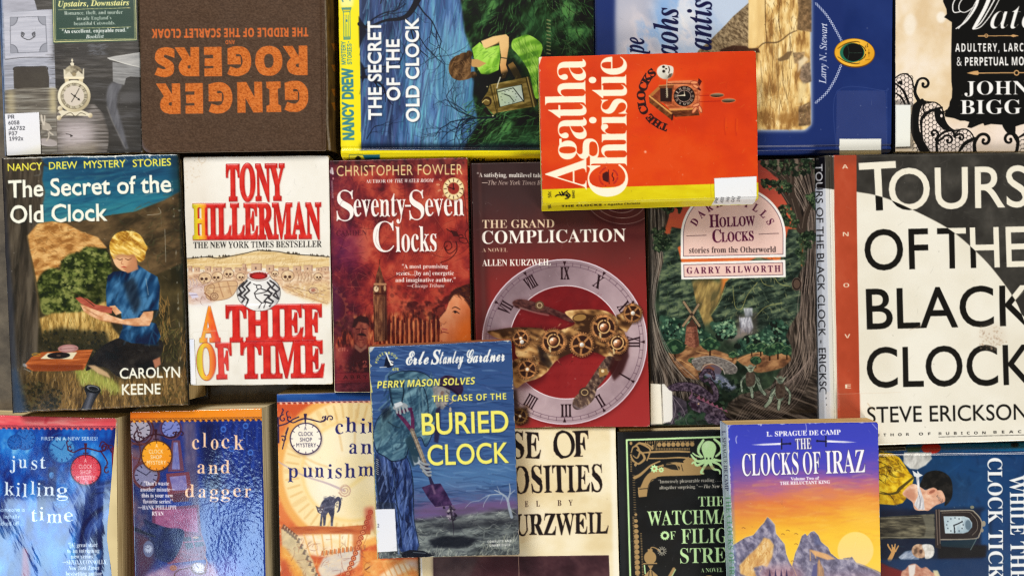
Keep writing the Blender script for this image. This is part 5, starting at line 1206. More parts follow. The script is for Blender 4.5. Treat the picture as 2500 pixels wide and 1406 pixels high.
    for k in range(12): t = math.radians(30*k); a.L([(1108+17*math.cos(t),462+18*math.sin(t)),(1108+23*math.cos(t),462+24*math.sin(t))],2,(90,50,36))
    a.L([(1092,457),(1108,462)],2,(60,20,20),sm=0); a.L([(1107,449),(1108,462)],2.4,(60,20,20),sm=0); a.E(1108,462,3,3,(60,20,20))
    for x,y,r in ((1076,440,30),(1070,452,10),(1073,466,-30),(1084,478,-50)): a.E(x,y,4,2,(240,200,150),r,w=1)
    dk = (54,14,20)
    a.L([(1091,560),(1104,568),(1118,576)],2,dk); a.P([(1100,562),(1116,566),(1122,578),(1108,578)],dk,0.85); a.E(1132,588,12,7,dk,20,w=1.6); a.E(1126,578,6,5,dk,0,w=1.6); a.L([(1143,560),(1136,574),(1148,600)],1.4,dk)
    a.L([(1093,600),(1088,606),(1094,612),(1104,604),(1100,592),(1088,592),(1086,606),(1098,620),(1116,606),(1114,592)],1.7,dk); a.L([(1114,590),(1116,612),(1100,632),(1076,642)],[2,1.4],dk); a.L([(1130,460),(1136,490),(1140,540),(1142,546)],1.6,dk,0.7); a.L([(1092,405),(1112,398),(1128,388)],1.4,dk,0.8)
    a.L([(944,686),(960,678),(985,665),(1010,658)],1.4,dk,0.7)
    # lower left lettering and band
    a.T('en.','bi',826,858,850,857,13,(196,110,92),a=0.8); a.T('2','serif',886,897,897,896.5,15,(176,84,72),a=0.8)
    a.R(812,910,920,934,(126,40,44),0.7,1.5); a.T('A B R Y A N T','gill',838,926,950,923,9,(54,16,22),0.006); a.lines([[(815,911),(915,909)],[(815,931),(915,929)]],1.2,(70,20,28),0.7); a.P([(812,936),(920,934),(920,960),(812,960)],N([(0,(48,16,26)),(1,(110,44,50))],14,8,0,5),0.9,1); a.dabs([(830,890),(912,886),(912,908),(830,910)],40,(2,6),[(44,14,22),(150,70,56)],0.4,0.7); a.R(808,850,815,956,(206,196,214),0.7,0.8)
    a.wear((802,392),(1140,386),40,1.6,(200,150,140),3); a.wear((803,392),(815,955),60,1.5,(190,150,160),4); a.P([(804,392),(812,392),(822,956),(816,956)],(60,26,50),0.4,2)
    return a
A = art_red()
B = Book('paperback_book','dark red paperback with tall clock tower and a face at its edge',[(802.5,392),(1141,385),(1153,958),(816,958)],0.0245,0.0245,A,'satin',seed=9,corner=(4,7,5,5))
B.pages((234,220,180),bulge=(0,0,0.0022,0),gap=0.0004); B.back((100,40,40),out=(0,0,0.002,0)); B.spine('l',[(0,0.0002),(0.0006,0.002),(0.0006,0.020),(0.0003,0.0243)],col=(60,26,44))

def cog(a,cx,cy,r,teeth,body,dark,spokes=4,hub=(230,220,190),hole=True):
    """A brass wheel drawn flat: toothed rim, spokes and a bright arbor."""
    a.E(cx+1.5,cy+2,r*1.03,r*1.03,dark,a=0.5,b=1.5)
    t = np.linspace(0,2*math.pi,teeth*4,endpoint=False); rr = np.where((np.arange(teeth*4) % 4) < 2,r,r*0.9)
    a.M([np.stack([cx+rr*np.cos(t),cy+rr*np.sin(t)],1)],N([(0.1,tuple(c*0.6 for c in body)),(0.6,body),(1,tuple(min(255,c*1.3) for c in body))],9,9,0,int(cx)))
    a.E(cx,cy,r*0.9,r*0.9,dark,w=1,a=0.5)
    if hole:
        a.E(cx,cy,r*0.72,r*0.72,dark,a=0.9)
        for k in range(spokes):
            t = math.radians(k*360/spokes+25); a.L([(cx,cy),(cx+r*0.78*math.cos(t),cy+r*0.78*math.sin(t))],r*0.16,body,sm=0)
    a.E(cx,cy,r*0.3,r*0.3,body); a.E(cx,cy,r*0.3,r*0.3,dark,w=1); a.E(cx,cy,r*0.15,r*0.15,G((cx-3,cy-3),(cx+3,cy+3),[(0,(255,250,236)),(1,hub)]))

# ------------------------------------------------------------------ maroon paperback with a clockwork creature on a dial
def art_dial():
    a = Art(1135,375,1600,1060,G((1300,390),(1330,1040),[(0,(58,42,42)),(0.14,(66,44,44)),(0.3,(90,44,42)),(0.45,(126,44,42)),(0.7,(146,44,42)),(1,(160,48,48))],0.05,60))
    a.P([(1150,395),(1176,395),(1200,830),(1164,1045)],(50,30,30),0.5,6)
    a.P([(1440,500),(1580,500),(1580,600),(1480,610)],(80,28,28),0.5,16)
    for r,w in ((84,1.4),(64,1.2),(46,1.4),(28,1)): a.E(1512,488,r,r*0.7,(206,176,168),12,0.75,0,w)
    a.E(1512,488,92,66,(60,26,28),12,0.6,3,8); a.E(1560,540,70,44,(56,22,24),0,0.5,6,10)
    # dial
    cx,cy,R = 1379,835,202
    a.E(cx+3,cy+5,R,R,(80,20,22),a=0.5,b=5); a.E(cx,cy,R,R,(226,210,220)); a.E(cx,cy,R-2.5,R-2.5,G((1250,660),(1500,1000),[(0,(128,106,112)),(0.4,(166,142,148)),(0.7,(186,162,166)),(1,(156,132,138))],0.3,50))
    a.E(cx,cy,193,193,(96,70,84),w=1); a.E(cx,cy,185,185,(96,70,84),w=1); 
    a.lines([[(cx+185*math.cos(t),cy+185*math.sin(t)),(cx+193*math.cos(t),cy+193*math.sin(t))] for t in np.arange(60)*math.pi/30],1,(80,54,68))
    for k in range(12): t = math.radians(30*k); a.P([(cx+185*math.cos(t),cy+185*math.sin(t)),(cx+196*math.cos(t+0.02),cy+196*math.sin(t+0.02)),(cx+196*math.cos(t-0.02),cy+196*math.sin(t-0.02))],(46,24,30))
    RED = G((1250,700),(1480,980),[(0,(92,24,28)),(0.5,(130,34,36)),(1,(152,42,42))],0.35,40)
    a.E(1382,836,139,139,(236,224,228)); a.E(1382,836,137,137,RED)
    for i in range(9): a.T('amor of the hands','script',1300,725+i*28,1470,722+i*28,9,(104,14,22),-0.01,a=0.28)
    for s,t in (('VII',150),('VIII',120),('IX',90),('X',61),('XI',30),('XII',0),('I',-30),('II',-59),('III',-89),('IIII',-120)):
        k = math.radians(t); n = (math.cos(k),-math.sin(k)); d = (math.sin(k),math.cos(k)); w = {'I': 3,'II': 7,'X': 9,'IX': 11,'XI': 11}.get(s,13)
        x,y = 1380+152*n[0],835+152*n[1]; a.T(s,'serif',x-d[0]*w,y-d[1]*w,x+d[0]*w,y+d[1]*w,31,(38,20,26),-0.008)
    # clockwork creature
    BR,DK = (172,118,72),(40,22,18)
    PL = lambda s: N([(0.15,(60,38,26)),(0.42,(128,88,52)),(0.65,(176,130,78)),(0.95,(226,188,128))],26,15,20,s,2)
    a.P([(1250,742),(1268,732),(1300,738),(1340,752),(1375,762),(1400,762),(1440,758),(1470,760),(1500,772),(1520,800),(1535,850),(1525,900),(1500,925),(1480,870),(1400,866),(1340,900),(1330,930),(1290,950),(1254,948),(1252,830),(1190,828),(1196,808),(1260,800),(1390,800),(1394,788),(1330,768),(1280,760)],(60,14,20),0.6,6)
    a.P([(1252,738),(1270,731),(1300,736),(1322,745),(1345,752),(1380,766),(1404,778),(1396,788),(1350,770),(1300,760),(1262,752)],N([(0,(44,22,24)),(1,(104,62,56))],10,5,15,3),1,0.6,1); a.L([(1270,752),(1310,764),(1340,770)],3,(176,140,130),0.6,1)
    a.P([(1380,762),(1430,756),(1472,758),(1500,770),(1520,796),(1530,840),(1516,880),(1480,872),(1450,860),(1400,862),(1360,880),(1334,910),(1320,905),(1318,860),(1330,826),(1370,806),(1404,790)],PL(4),1,0.6,1)
    a.P([(1190,810),(1210,806),(1250,800),(1300,800),(1330,806),(1340,830),(1320,880),(1298,900),(1262,870),(1254,838),(1210,824)],PL(5),1,0.6,1)
    a.P([(1255,880),(1290,880),(1336,900),(1318,922),(1282,934),(1262,948),(1254,930)],PL(6),1,0.6,1)
    a.P([(1505,770),(1530,760),(1545,790),(1530,812),(1512,800)],PL(7),1,0.6)
    a.P([(1484,870),(1502,880),(1480,920),(1458,950),(1450,975),(1428,995),(1408,1000),(1398,990),(1404,970),(1424,952),(1440,930),(1462,896)],N([(0,(48,34,34)),(0.6,(96,74,64)),(1,(166,138,110))],10,6,60,8),1,0.6,1); a.P([(1462,900),(1482,900),(1486,914),(1464,922)],(150,112,66)); a.L([(1402,990),(1416,998),(1432,990)],4,(140,124,130),0.6,1)
    a.P([(1500,860),(1530,830),(1536,870),(1520,910),(1500,930),(1486,900)],(50,22,22),0.85,2)
    a.strokes([(1250,800),(1500,770),(1520,860),(1330,900),(1260,930)],170,(3,12),(1,3),[(226,186,124),(50,30,20),(176,126,72),(34,18,14),(250,226,176)],30,60,0.38)
    a.E(1416,776,18,10,(60,34,24),-8); a.E(1416,776,16,8,(150,112,62),-8); a.P([(1312,840),(1334,860),(1350,890),(1340,900),(1318,880)],(30,22,22),0.8,2)
    for c in ((1272,826,22,24,5),(1288,902,26,26,5),(1545,765,25,26,5),(1475,800,35,44,4),(1508,839,28,36,5),(1421,842,31,30,5),(1352,834,33,40,4)): cog(a,c[0],c[1],c[2],c[3],BR,DK,c[4])
    for x,y in ((1475,800),(1352,834),(1508,839)): a.E(x,y-2,17,18,(70,40,26),a=0.8); a.E(x,y-2,16,17,(214,170,112),w=3); a.E(x,y,11,11,(40,20,14)); a.E(x,y,10,10,G((x-7,y-7),(x+7,y+7),[(0,(255,244,222)),(0.3,(214,150,104)),(0.6,(120,70,46)),(1,(40,20,16))])); a.E(x-3,y-4,2.6,2,(255,252,244)); a.L([(x-10,y+14),(x-8,y+24)],4,(206,180,130)); a.E(x+3,y-17,5,5,(44,26,22),w=2)
    for x,y in ((1275,835),(1421,842),(1546,765),(1318,746)): a.E(x,y,5,5,G((x-3,y-3),(x+3,y+3),[(0,(255,255,250)),(1,(150,140,130))]))
    a.E(1318,746,11,11,(96,70,50)); a.E(1318,746,7,7,(190,166,130),w=2); a.E(1428,958,14,12,(70,52,44)); a.E(1428,958,9,8,(190,160,112),w=2); a.E(1472,906,4,4,(230,210,170))
    a.P([(1252,1000),(1290,990),(1294,1034),(1254,1044)],PL(9),0.9,4); cog(a,1270,1016,20,18,(126,92,54),DK,4)
    a.P([(1250,952),(1262,950),(1268,1000),(1252,1010)],(40,24,22),0.8,3)
    # lettering
    W,TN = (250,244,232),(230,204,170)
    a.T('“A satisfying, multilevel tale of','serif',1165,433,1338,434,10.5,W,0.002); a.T('—The New York Times Book','it',1177,452,1342,452,10.5,(190,166,154),0.004)
    a.T('THE GRAND','serif',1178,558,1353.5,556.5,20,TN,-0.012); a.T('COMPLICATION','serif',1178,596,1528,590,31,W,-0.010); a.T('A NOVEL','serif',1178,616,1240,615.5,9.5,TN,-0.008); a.T('ALLEN KURZWEIL','serif',1178,650,1345,648.5,15.5,W,-0.008)
    a.P([(1166,395),(1174,395),(1190,830),(1180,830)],(96,60,56),0.35,2); a.wear((1150,398),(1572,390),30,1.2,(150,120,110),3); a.wear((1586,600),(1588,1040),40,2,(214,170,150),4); a.wear((1260,1043),(1588,1041),30,1.4,(210,160,150),5)
    return a
A = art_dial()
B = Book('paperback_book','maroon paperback with brass clockwork creature crossing a mauve roman dial',[(1150,398),(1571,391),(1587,1041),(1167,1045)],0.0275,0.0275,A,'satin',seed=10,corner=(4,5,9,5))
B.pages((226,190,140),bulge=(0,0,0.0008,0)); B.back((80,36,36)); B.spine('l',[(0,0.0002),(0.0012,0.002),(0.0014,0.020),(0.0006,0.0272)],col=(34,24,26))

# ------------------------------------------------------------------ fantasy jacket with arched pink title panel
def art_forest():
    a = Art(1565,375,2010,1055,N([(0.1,(24,32,26)),(0.6,(44,56,44)),(1,(66,84,62))],26,30,0,1))
    a.P([(1620,395),(1960,390),(1960,650),(1620,650)],G((1790,400),(1790,720),[(0,(150,62,54)),(0.4,(188,82,60)),(0.8,(220,112,56)),(1,(238,160,70))],0.15,60,12),1,2)
    MT = lambda s,d=1: N([(0.15,(28*d,36*d,32*d)),(0.5,(54*d,68*d,58*d)),(0.85,(104*d,118*d,88*d))],8,22,75,s)
    def edge(p,col,w=1.4,al=0.7): a.L(p,w,col,al)
    # far glowing crags
    a.P([(1690,690),(1720,680),(1760,690),(1778,720),(1760,780),(1700,800),(1680,760)],N([(0.1,(96,84,54)),(0.5,(150,122,72)),(0.9,(206,172,100))],10,34,20,3),0.85,5)
    a.P([(1762,680),(1770,640),(1790,635),(1780,700),(1765,730)],(232,132,60),0.9,4)
    # left and right cliffs
    a.P([(1610,600),(1632,570),(1650,585),(1664,640),(1690,690),(1700,740),(1722,800),(1700,850),(1610,850)],MT(4),1,1); a.P([(1664,600),(1668,560),(1640,555),(1625,620)],MT(5,0.9),1,1)
    a.P([(1772,690),(1790,672),(1806,650),(1850,628),(1905,640),(1925,560),(1955,560),(1960,830),(1850,830),(1750,800),(1736,770),(1756,740)],MT(6),1,1)
    a.strokes([(1772,690),(1806,650),(1930,600),(1955,820),(1850,820),(1750,790)],320,(5,18),(0.8,2.2),[(132,140,92),(24,34,30),(92,106,76),(58,74,60),(164,164,108)],lambda x,y: 66 if x < 1830 else 116,14,0.5,0.3)
    a.strokes([(1612,590),(1650,590),(1718,800),(1615,840)],180,(5,18),(0.8,2.2),[(110,124,74),(30,44,34),(70,92,60)],100,25,0.45,0.4)
    for p in ([(1772,690),(1790,672),(1806,650)],[(1790,700),(1796,750),(1812,752),(1826,720),(1850,690)],[(1850,640),(1862,690),(1890,700)],[(1880,650),(1900,690),(1930,700)],[(1736,770),(1756,740),(1772,700)],[(1840,780),(1870,750),(1910,740)]): edge(p,(176,170,96),1.6,0.6)
    # waterfall and its mist
    a.P([(1800,770),(1850,760),(1850,830),(1800,830)],(70,66,60),0.7,3)
    a.P([(1816,753),(1838,752),(1838,772),(1820,774)],G((1825,752),(1825,776),[(0,(196,198,204)),(1,(96,100,108))],0.8,3,20),0.9,1.2); a.P([(1806,776),(1834,774),(1840,800),(1832,812),(1808,812)],G((1820,774),(1820,812),[(0,(206,206,214)),(1,(110,108,120))],0.9,2.5,30),0.9,1.5); a.P([(1770,806),(1840,806),(1820,830),(1780,832)],(170,152,142),0.7,8)
    a.strokes([(1806,776),(1834,774),(1836,815),(1808,815)],40,(6,16),(0.7,1.5),[(240,240,244),(84,86,98)],88,4,0.6)
    # woods
    for poly in ([(1616,770),(1660,780),(1700,790),(1740,820),(1760,845),(1700,850),(1640,850),(1612,840)],[(1800,830),(1850,815),(1900,780),(1930,800),(1940,860),(1870,870),(1800,866)],[(1740,790),(1790,780),(1800,815),(1760,830)]):
        a.P(poly,N([(0,(24,40,34)),(1,(52,84,64))],12,10,0,7),1,3)
        a.dabs(poly,70,(4,11),[(34,54,46),(52,80,64),(20,30,27)],0.95,0.3,0.8)
        a.dabs(poly,90,(2,5),[(112,150,118),(156,186,142),(62,96,78)],0.7,0.3)
    # tan hills
    HL = N([(0.1,(88,58,42)),(0.5,(134,92,62)),(0.9,(176,130,88))],22,10,-20,8)
    a.P([(1632,860),(1670,846),(1700,840),(1740,852),(1780,866),(1800,876),(1780,900),(1700,910),(1660,900)],HL,1,1,1); a.P([(1800,878),(1830,864),(1870,858),(1920,862),(1930,890),(1860,910),(1830,900)],HL,1,1,1); a.P([(1636,880),(1662,876),(1680,892),(1700,900),(1706,930),(1670,920),(1640,900)],HL,1,1,1)
    for p in ([(1634,862),(1668,848),(1700,842),(1736,852)],[(1800,880),(1830,866),(1866,860)],[(1700,858),(1750,868),(1790,878)],[(1660,878),(1684,892),(1704,902)]): edge(p,(226,176,112),1.6,0.7)
    def tree(x,y,r,t=0):
        a.L([(x,y+r*0.5),(x+t,y+r*1.3)],r*0.22,(56,36,26)); a.E(x,y,r,r*0.72,(34,56,42)); a.dabs(circle(x,y,r,r*0.7),22,(r*0.14,r*0.3),[(46,76,54),(80,112,74),(28,46,36)],0.8,0.3); a.L([(x-r*0.8,y-r*0.2),(x,y-r*0.68),(x+r*0.7,y-r*0.3)],1.4,(140,160,110),0.6)
    for q in ((1648,846,26),(1734,840,22),(1790,866,11),(1836,850,14),(1858,848,16),(1880,856,18),(1900,850,20),(1922,856,16),(1690,880,9),(1846,880,14)): tree(*q)
    # windmill
    a.P([(1676,796),(1690,780),(1702,796),(1708,842),(1698,850),(1682,846),(1672,840)],N([(0,(104,60,48)),(1,(166,108,84))],3,3,0,9)); a.P([(1676,798),(1690,778),(1702,798)],(74,48,40)); a.L([(1674,812),(1704,812)],1.6,(90,60,50)); a.P([(1700,798),(1708,842),(1698,850),(1694,800)],(70,38,32),0.6,1)
    for s,e in (((1690,768),(1670,738)),((1692,766),(1706,744)),((1690,770),(1708,796)),((1688,770),(1668,796))): a.L([s,e],7,(70,56,44)); a.L([s,e],4.4,(176,150,116)); a.L([s,e],1,(100,80,62))
    a.E(1689,768,4,4,(60,46,40))
    # bridge and stream
    a.P([(1690,878),(1720,870),(1750,872),(1780,882),(1800,896),(1796,912),(1770,912),(1764,900),(1740,888),(1720,890),(1710,905),(1696,898)],N([(0,(84,78,76)),(1,(150,142,134))],4,3,0,3),1,0.5,1); edge([(1690,880),(1720,871),(1752,872),(1784,884),(1800,898)],(196,188,176),1.6)
    a.L([(1712,906),(1722,892),(1742,888),(1764,900),(1770,914)],2,(200,190,180),0.7); a.E(1738,906,24,15,(96,84,96)); a.P([(1718,900),(1732,892),(1746,900),(1734,918)],(130,72,50),0.8,1); a.P([(1716,912),(1760,914),(1800,946),(1780,956),(1740,930)],(120,126,150),0.9,2); a.strokes([(1740,916),(1766,918),(1804,950),(1770,956)],40,(5,14),(1,2),[(220,222,228),(84,96,120)],10,20,0.6)
    a.dabs([(1750,930),(1830,920),(1840,1000),(1760,1000)],70,(3,8),[(34,50,40),(60,80,58),(22,32,28)],0.8,0.4)
    # great trees as a frame: dark twisted trunks with pale grain
    BK = lambda s,an: N([(0.15,(30,26,24)),(0.5,(60,52,46)),(0.85,(112,98,86))],40,5,an,s)
    lt = [(1582,400),(1622,396),(1640,430),(1630,480),(1634,530),(1618,580),(1620,640),(1606,690),(1598,745),(1606,800),(1622,850),(1640,880),(1670,920),(1710,930),(1742,950),(1744,980),(1690,975),(1640,990),(1600,1040),(1582,1040)]
    a.P(lt,BK(4,85),1,1)
    rt = [(1860,392),(1990,386),(1998,1036),(1830,1036),(1850,1010),(1790,1000),(1776,986),(1810,962),(1880,950),(1905,905),(1932,880),(1934,850),(1920,820),(1928,800),(1952,760),(1956,715),(1942,690),(1954,665),(1974,630),(1978,590),(1968,545),(1946,515),(1925,484),(1904,440),(1886,426)]
    a.P(rt,BK(5,84),1,1)
    for k in range(26):
        t = k/25; x = 1586+t*38; a.L([(x,400),(x+4*math.sin(k),500),(x-8*t+5*math.sin(k*2),620),(x-26*t+4*math.sin(k*1.7),750),(x+t*14,860),(x+10+t*70,930+8*math.sin(k)),(x+t*110,960+30*(1-t))],1.1,(176,164,150) if k % 3 else (18,15,13),0.6)
    for k in range(30):
        t = k/29; x = 1996-t*36; a.L([(1990-t*80,400+t*40),(x+4,520+10*math.sin(k)),(x+4+5*math.sin(k*1.3),640),(x-8*t+6*math.sin(k),750),(x-18*t+8*math.sin(k*2),860),(x-60*t,930),(x-150*t,985+20*(1-t))],1.1,(178,156,142) if k % 3 else (16,13,12),0.6)
    for p,w in (([(1860,400),(1890,420),(1920,440),(1940,500),(1956,560)],[8,16,22]),([(1860,440),(1896,452),(1930,500)],[5,12]),([(1930,400),(1935,440),(1930,480)],[8,14]),([(1990,480),(1970,520),(1962,560)],[10,16])):
        a.L(p,w,(58,48,42)); a.L([(x-3,y-2) for x,y in p],1.2,(150,132,116),0.6)
    a.E(1946,694,12,16,(40,32,30)); a.E(1946,694,8,11,(86,68,58)); a.E(1946,694,12,16,(140,116,100),w=1.2,a=0.7)
    for poly in ([(1580,470),(1640,480),(1666,506),(1656,522),(1620,520),(1582,500)],[(1590,560),(1620,560),(1636,580),(1634,610),(1600,616)],[(1855,395),(1990,390),(1990,430),(1920,430),(1880,420)],[(1858,440),(1910,440),(1936,456),(1925,470),(1870,462)],[(1904,500),(1930,505),(1950,540),(1945,556),(1915,550),(1906,530)],[(1950,570),(1990,565),(1990,600),(1968,610),(1966,640),(1950,660),(1946,620)],[(1966,480),(1992,470),(1992,510)]):
        a.dabs(poly,60,(3,8),[(30,42,32),(46,62,44),(24,32,26)],0.9,0.4); a.dabs(poly,50,(1.2,3),[(126,144,96),(92,116,78)],0.55,0.5)
    # roots at the foot and two small horned sprites
    a.P([(1776,990),(1820,964),(1880,950),(1930,960),(1998,900),(1998,1040),(1760,1040)],BK(6,20),0.95,2)
    for k in range(16): a.L([(1790+k*6,1036),(1820+k*8,990),(1870+k*7,960-k*2),(1940+k*4,930-k*6)],1.1,(168,146,134),0.6)
    def sprite(x,y,s=1,f=1):
        S = N([(0,(84,94,82)),(0.6,(136,150,128)),(1,(186,198,172))],6,8,30,int(x))
        for p,w in (([(x+4*f,y+38),(x+14*f,y+22),(x+22*f,y+44),(x+32*f,y+56)],[9,8,6]),([(x-2*f,y+40),(x-6*f,y+26),(x+2*f,y+46),(x+4*f,y+62)],[8,7,5]),([(x-8*f,y+14),(x-20*f,y+28),(x-18*f,y+50)],[5,4,4]),([(x+8*f,y+14),(x+14*f,y+24),(x+20*f,y+32)],[5,4])): a.L([(x+(q-x)*s,y+(r-y)*s) for q,r in p],[v*s+1.6 for v in w],(30,30,28)); a.L([(x+(q-x)*s,y+(r-y)*s) for q,r in p],[v*s for v in w],S)
        a.P([(x-9*s,y+10*s),(x+8*s,y+9*s),(x+9*s,y+34*s),(x-8*s,y+38*s)],N([(0,(60,48,42)),(1,(100,84,72))],6),1,0.4,1); a.E(x,y,7*s,8.5*s,S); a.P([(x-5*s,y-3*s),(x-15*s,y-8*s),(x-6*s,y+3*s)],S); a.P([(x+5*s,y-3*s),(x+13*s,y-8*s),(x+6*s,y+3*s)],S)
        a.L([(x-4*s,y-1),(x+4*s,y-1)],2,(44,44,38),sm=0); a.L([(x-2*s,y+4*s),(x+2*s,y+4*s)],1,(50,44,40)); a.E(x,y-6*s,7*s,3*s,(140,110,90),0,0.7,0,1)
    sprite(1833,900,1.12,1); sprite(1906,928,1.15,-1)
    # violet dragon
    V = N([(0.1,(40,32,42)),(0.5,(72,58,72)),(0.9,(118,100,114))],5,5,0,7)
    for p,w in (([(1744,925),(1738,908),(1722,906),(1712,918),(1720,930),(1734,924)],[6,9,9,5]),([(1626,955),(1650,945),(1690,946),(1720,960),(1744,975),(1748,955),(1734,930)],[8,20,22,16,12,9]),([(1690,970),(1710,990),(1740,1010),(1760,1028),(1780,1034)],[14,30,30,22])): a.L(p,[v+2 for v in w],(26,20,26)); a.L(p,w,V)
    a.P([(1680,985),(1694,970),(1704,978),(1740,985),(1766,1004),(1780,1030),(1730,1034),(1712,1010),(1690,1000)],V); a.L([(1690,976),(1716,984),(1744,992)],1.4,(170,140,156),0.6)
    for i in range(7): a.P([(1700+i*11,972+i*5),(1708+i*11,964+i*6),(1712+i*11,978+i*5)],(150,90,110))
    a.P([(1686,982),(1700,986),(1704,1000),(1690,996)],(54,36,50)); a.E(1706,986,2.4,2,(230,190,150)); a.L([(1684,972),(1690,962),(1688,950)],[5,1],(130,96,116)); a.P([(1612,990),(1640,962),(1676,980),(1680,1010),(1660,1036),(1620,1034)],N([(0,(40,36,44)),(1,(84,74,84))],10,10,30,4))
    for p in ([(1640,964),(1650,1000),(1640,1034)],[(1640,964),(1668,1000),(1676,1030)],[(1640,964),(1626,1000),(1620,1030)]): a.L(p,1.4,(166,150,160),0.7)
    a.dabs([(1650,1010),(1720,1010),(1730,1036),(1650,1036)],30,(4,10),[(34,56,44),(56,80,58)],0.8,0.4)
    a.strokes([(1585,980),(1660,1010),(1780,1036),(1590,1036)],60,(10,40),(0.7,1.4),[(150,140,150),(60,54,60)],20,50,0.5,0.5)
    # panels
    PK,W,PU = N([(0,(228,190,178)),(1,(240,206,194))],60,60,0,4),(244,240,234),(84,24,56)
    def arch(x0,x1,yb0,yb1,yc,r): return [(x0,yb0)] + [((x0+x1)/2+(x1-x0)/2*math.cos(t),yc-r*math.sin(t)) for t in np.linspace(math.pi,0,40)] + [(x1,yb1)]
    a.P(arch(1662.5,1919,633,628,576,122),W); a.P(arch(1668.5,1913,627,622,576,116),(70,40,60)); a.P(arch(1669.8,1911.8,625.8,620.8,576,114.8),PK)
    a.TA('DARK','serif',1789,602,101,147.5,108,18,PU,-0.006,0.8); a.TA('HILLS','serif',1789,602,101,84,33,18,PU,-0.006,0.8)
    a.T('H','serif',1733,556,1757,555.3,31,PU,-0.008); a.T('OLLOW','serif',1758,555,1844,551,23,PU,-0.006); a.T('C','serif',1741,593,1762,592,31,PU,-0.008); a.T('LOCKS','serif',1763,591.5,1840.5,588,23,PU,-0.006)
    a.T('stories from the Otherworld','serif',1683,618.5,1895,616.5,14.5,(48,34,36),-0.014); a.lines([[(1677,577),(1725,575)],[(1853,572.5),(1902,570.5)]],1.2,(60,36,44))
    a.P([(1663,641),(1918,635),(1919,677),(1664,683)],W); a.P([(1669,646.5),(1912,641),(1913,672),(1670,677.5)],(70,40,60)); a.P([(1670.2,647.7),(1910.8,642.2),(1911.8,670.8),(1671.2,676.3)],PK)
    a.T('GARRY KILWORTH','serif',1677.5,669,1906,664,15.5,PU,-0.008,ls=1.25)
    # film and label
    a.L([(1588,450),(1596,700),(1604,930)],4,(130,134,130),0.25,3); a.P([(1572,400),(1586,400),(1596,930),(1584,930)],(20,20,20),0.6,1.5)
    a.P([(1588,936),(1614,938),(1618,1036),(1588,1036)],G((1600,940),(1604,1036),[(0,(236,230,214)),(1,(238,230,208))])); a.P([(1616,938),(1622,937),(1634,952),(1642,956),(1643,1020),(1638,1030),(1618,1034)],(240,236,226),0.96,0.6); a.L([(1616,940),(1620,1036)],1.2,(196,180,150),0.6,0.4)
    a.wear((1578,399),(1990,387),50,1.6,(170,180,174),4); a.wear((1995,390),(1999,1030),30,1.2,(150,150,140),5)
    return a
A = art_forest()
B = Book('hardcover_book','fantasy forest jacket with arched pink title panel, windmill and sprites',[(1578,399),(1991,386),(1998,1034),(1588,1040)],0.0185,0.0185,A,'gloss',seed=11,skirt=0.0025,edge_col=(150,140,120),round_px=4)
B.pages((232,214,170),ins=(0.001,0.003,0.003,0.002),gap=0.0025,gap_b=0.003); B.board((60,54,44),0.0028)
B.spine('l',[(0,0.0003),(0.0006,0.002),(0.0006,0.014),(0.0003,0.018)],col=(30,30,28))
B.sticker([(1588.5,936),(1614,938),(1618,1035),(1589,1036)],A)
B.sticker([(1617,938),(1642,952),(1643,1026),(1620,1033)],A,'tape_flap',rad=9,dz=0.0002)

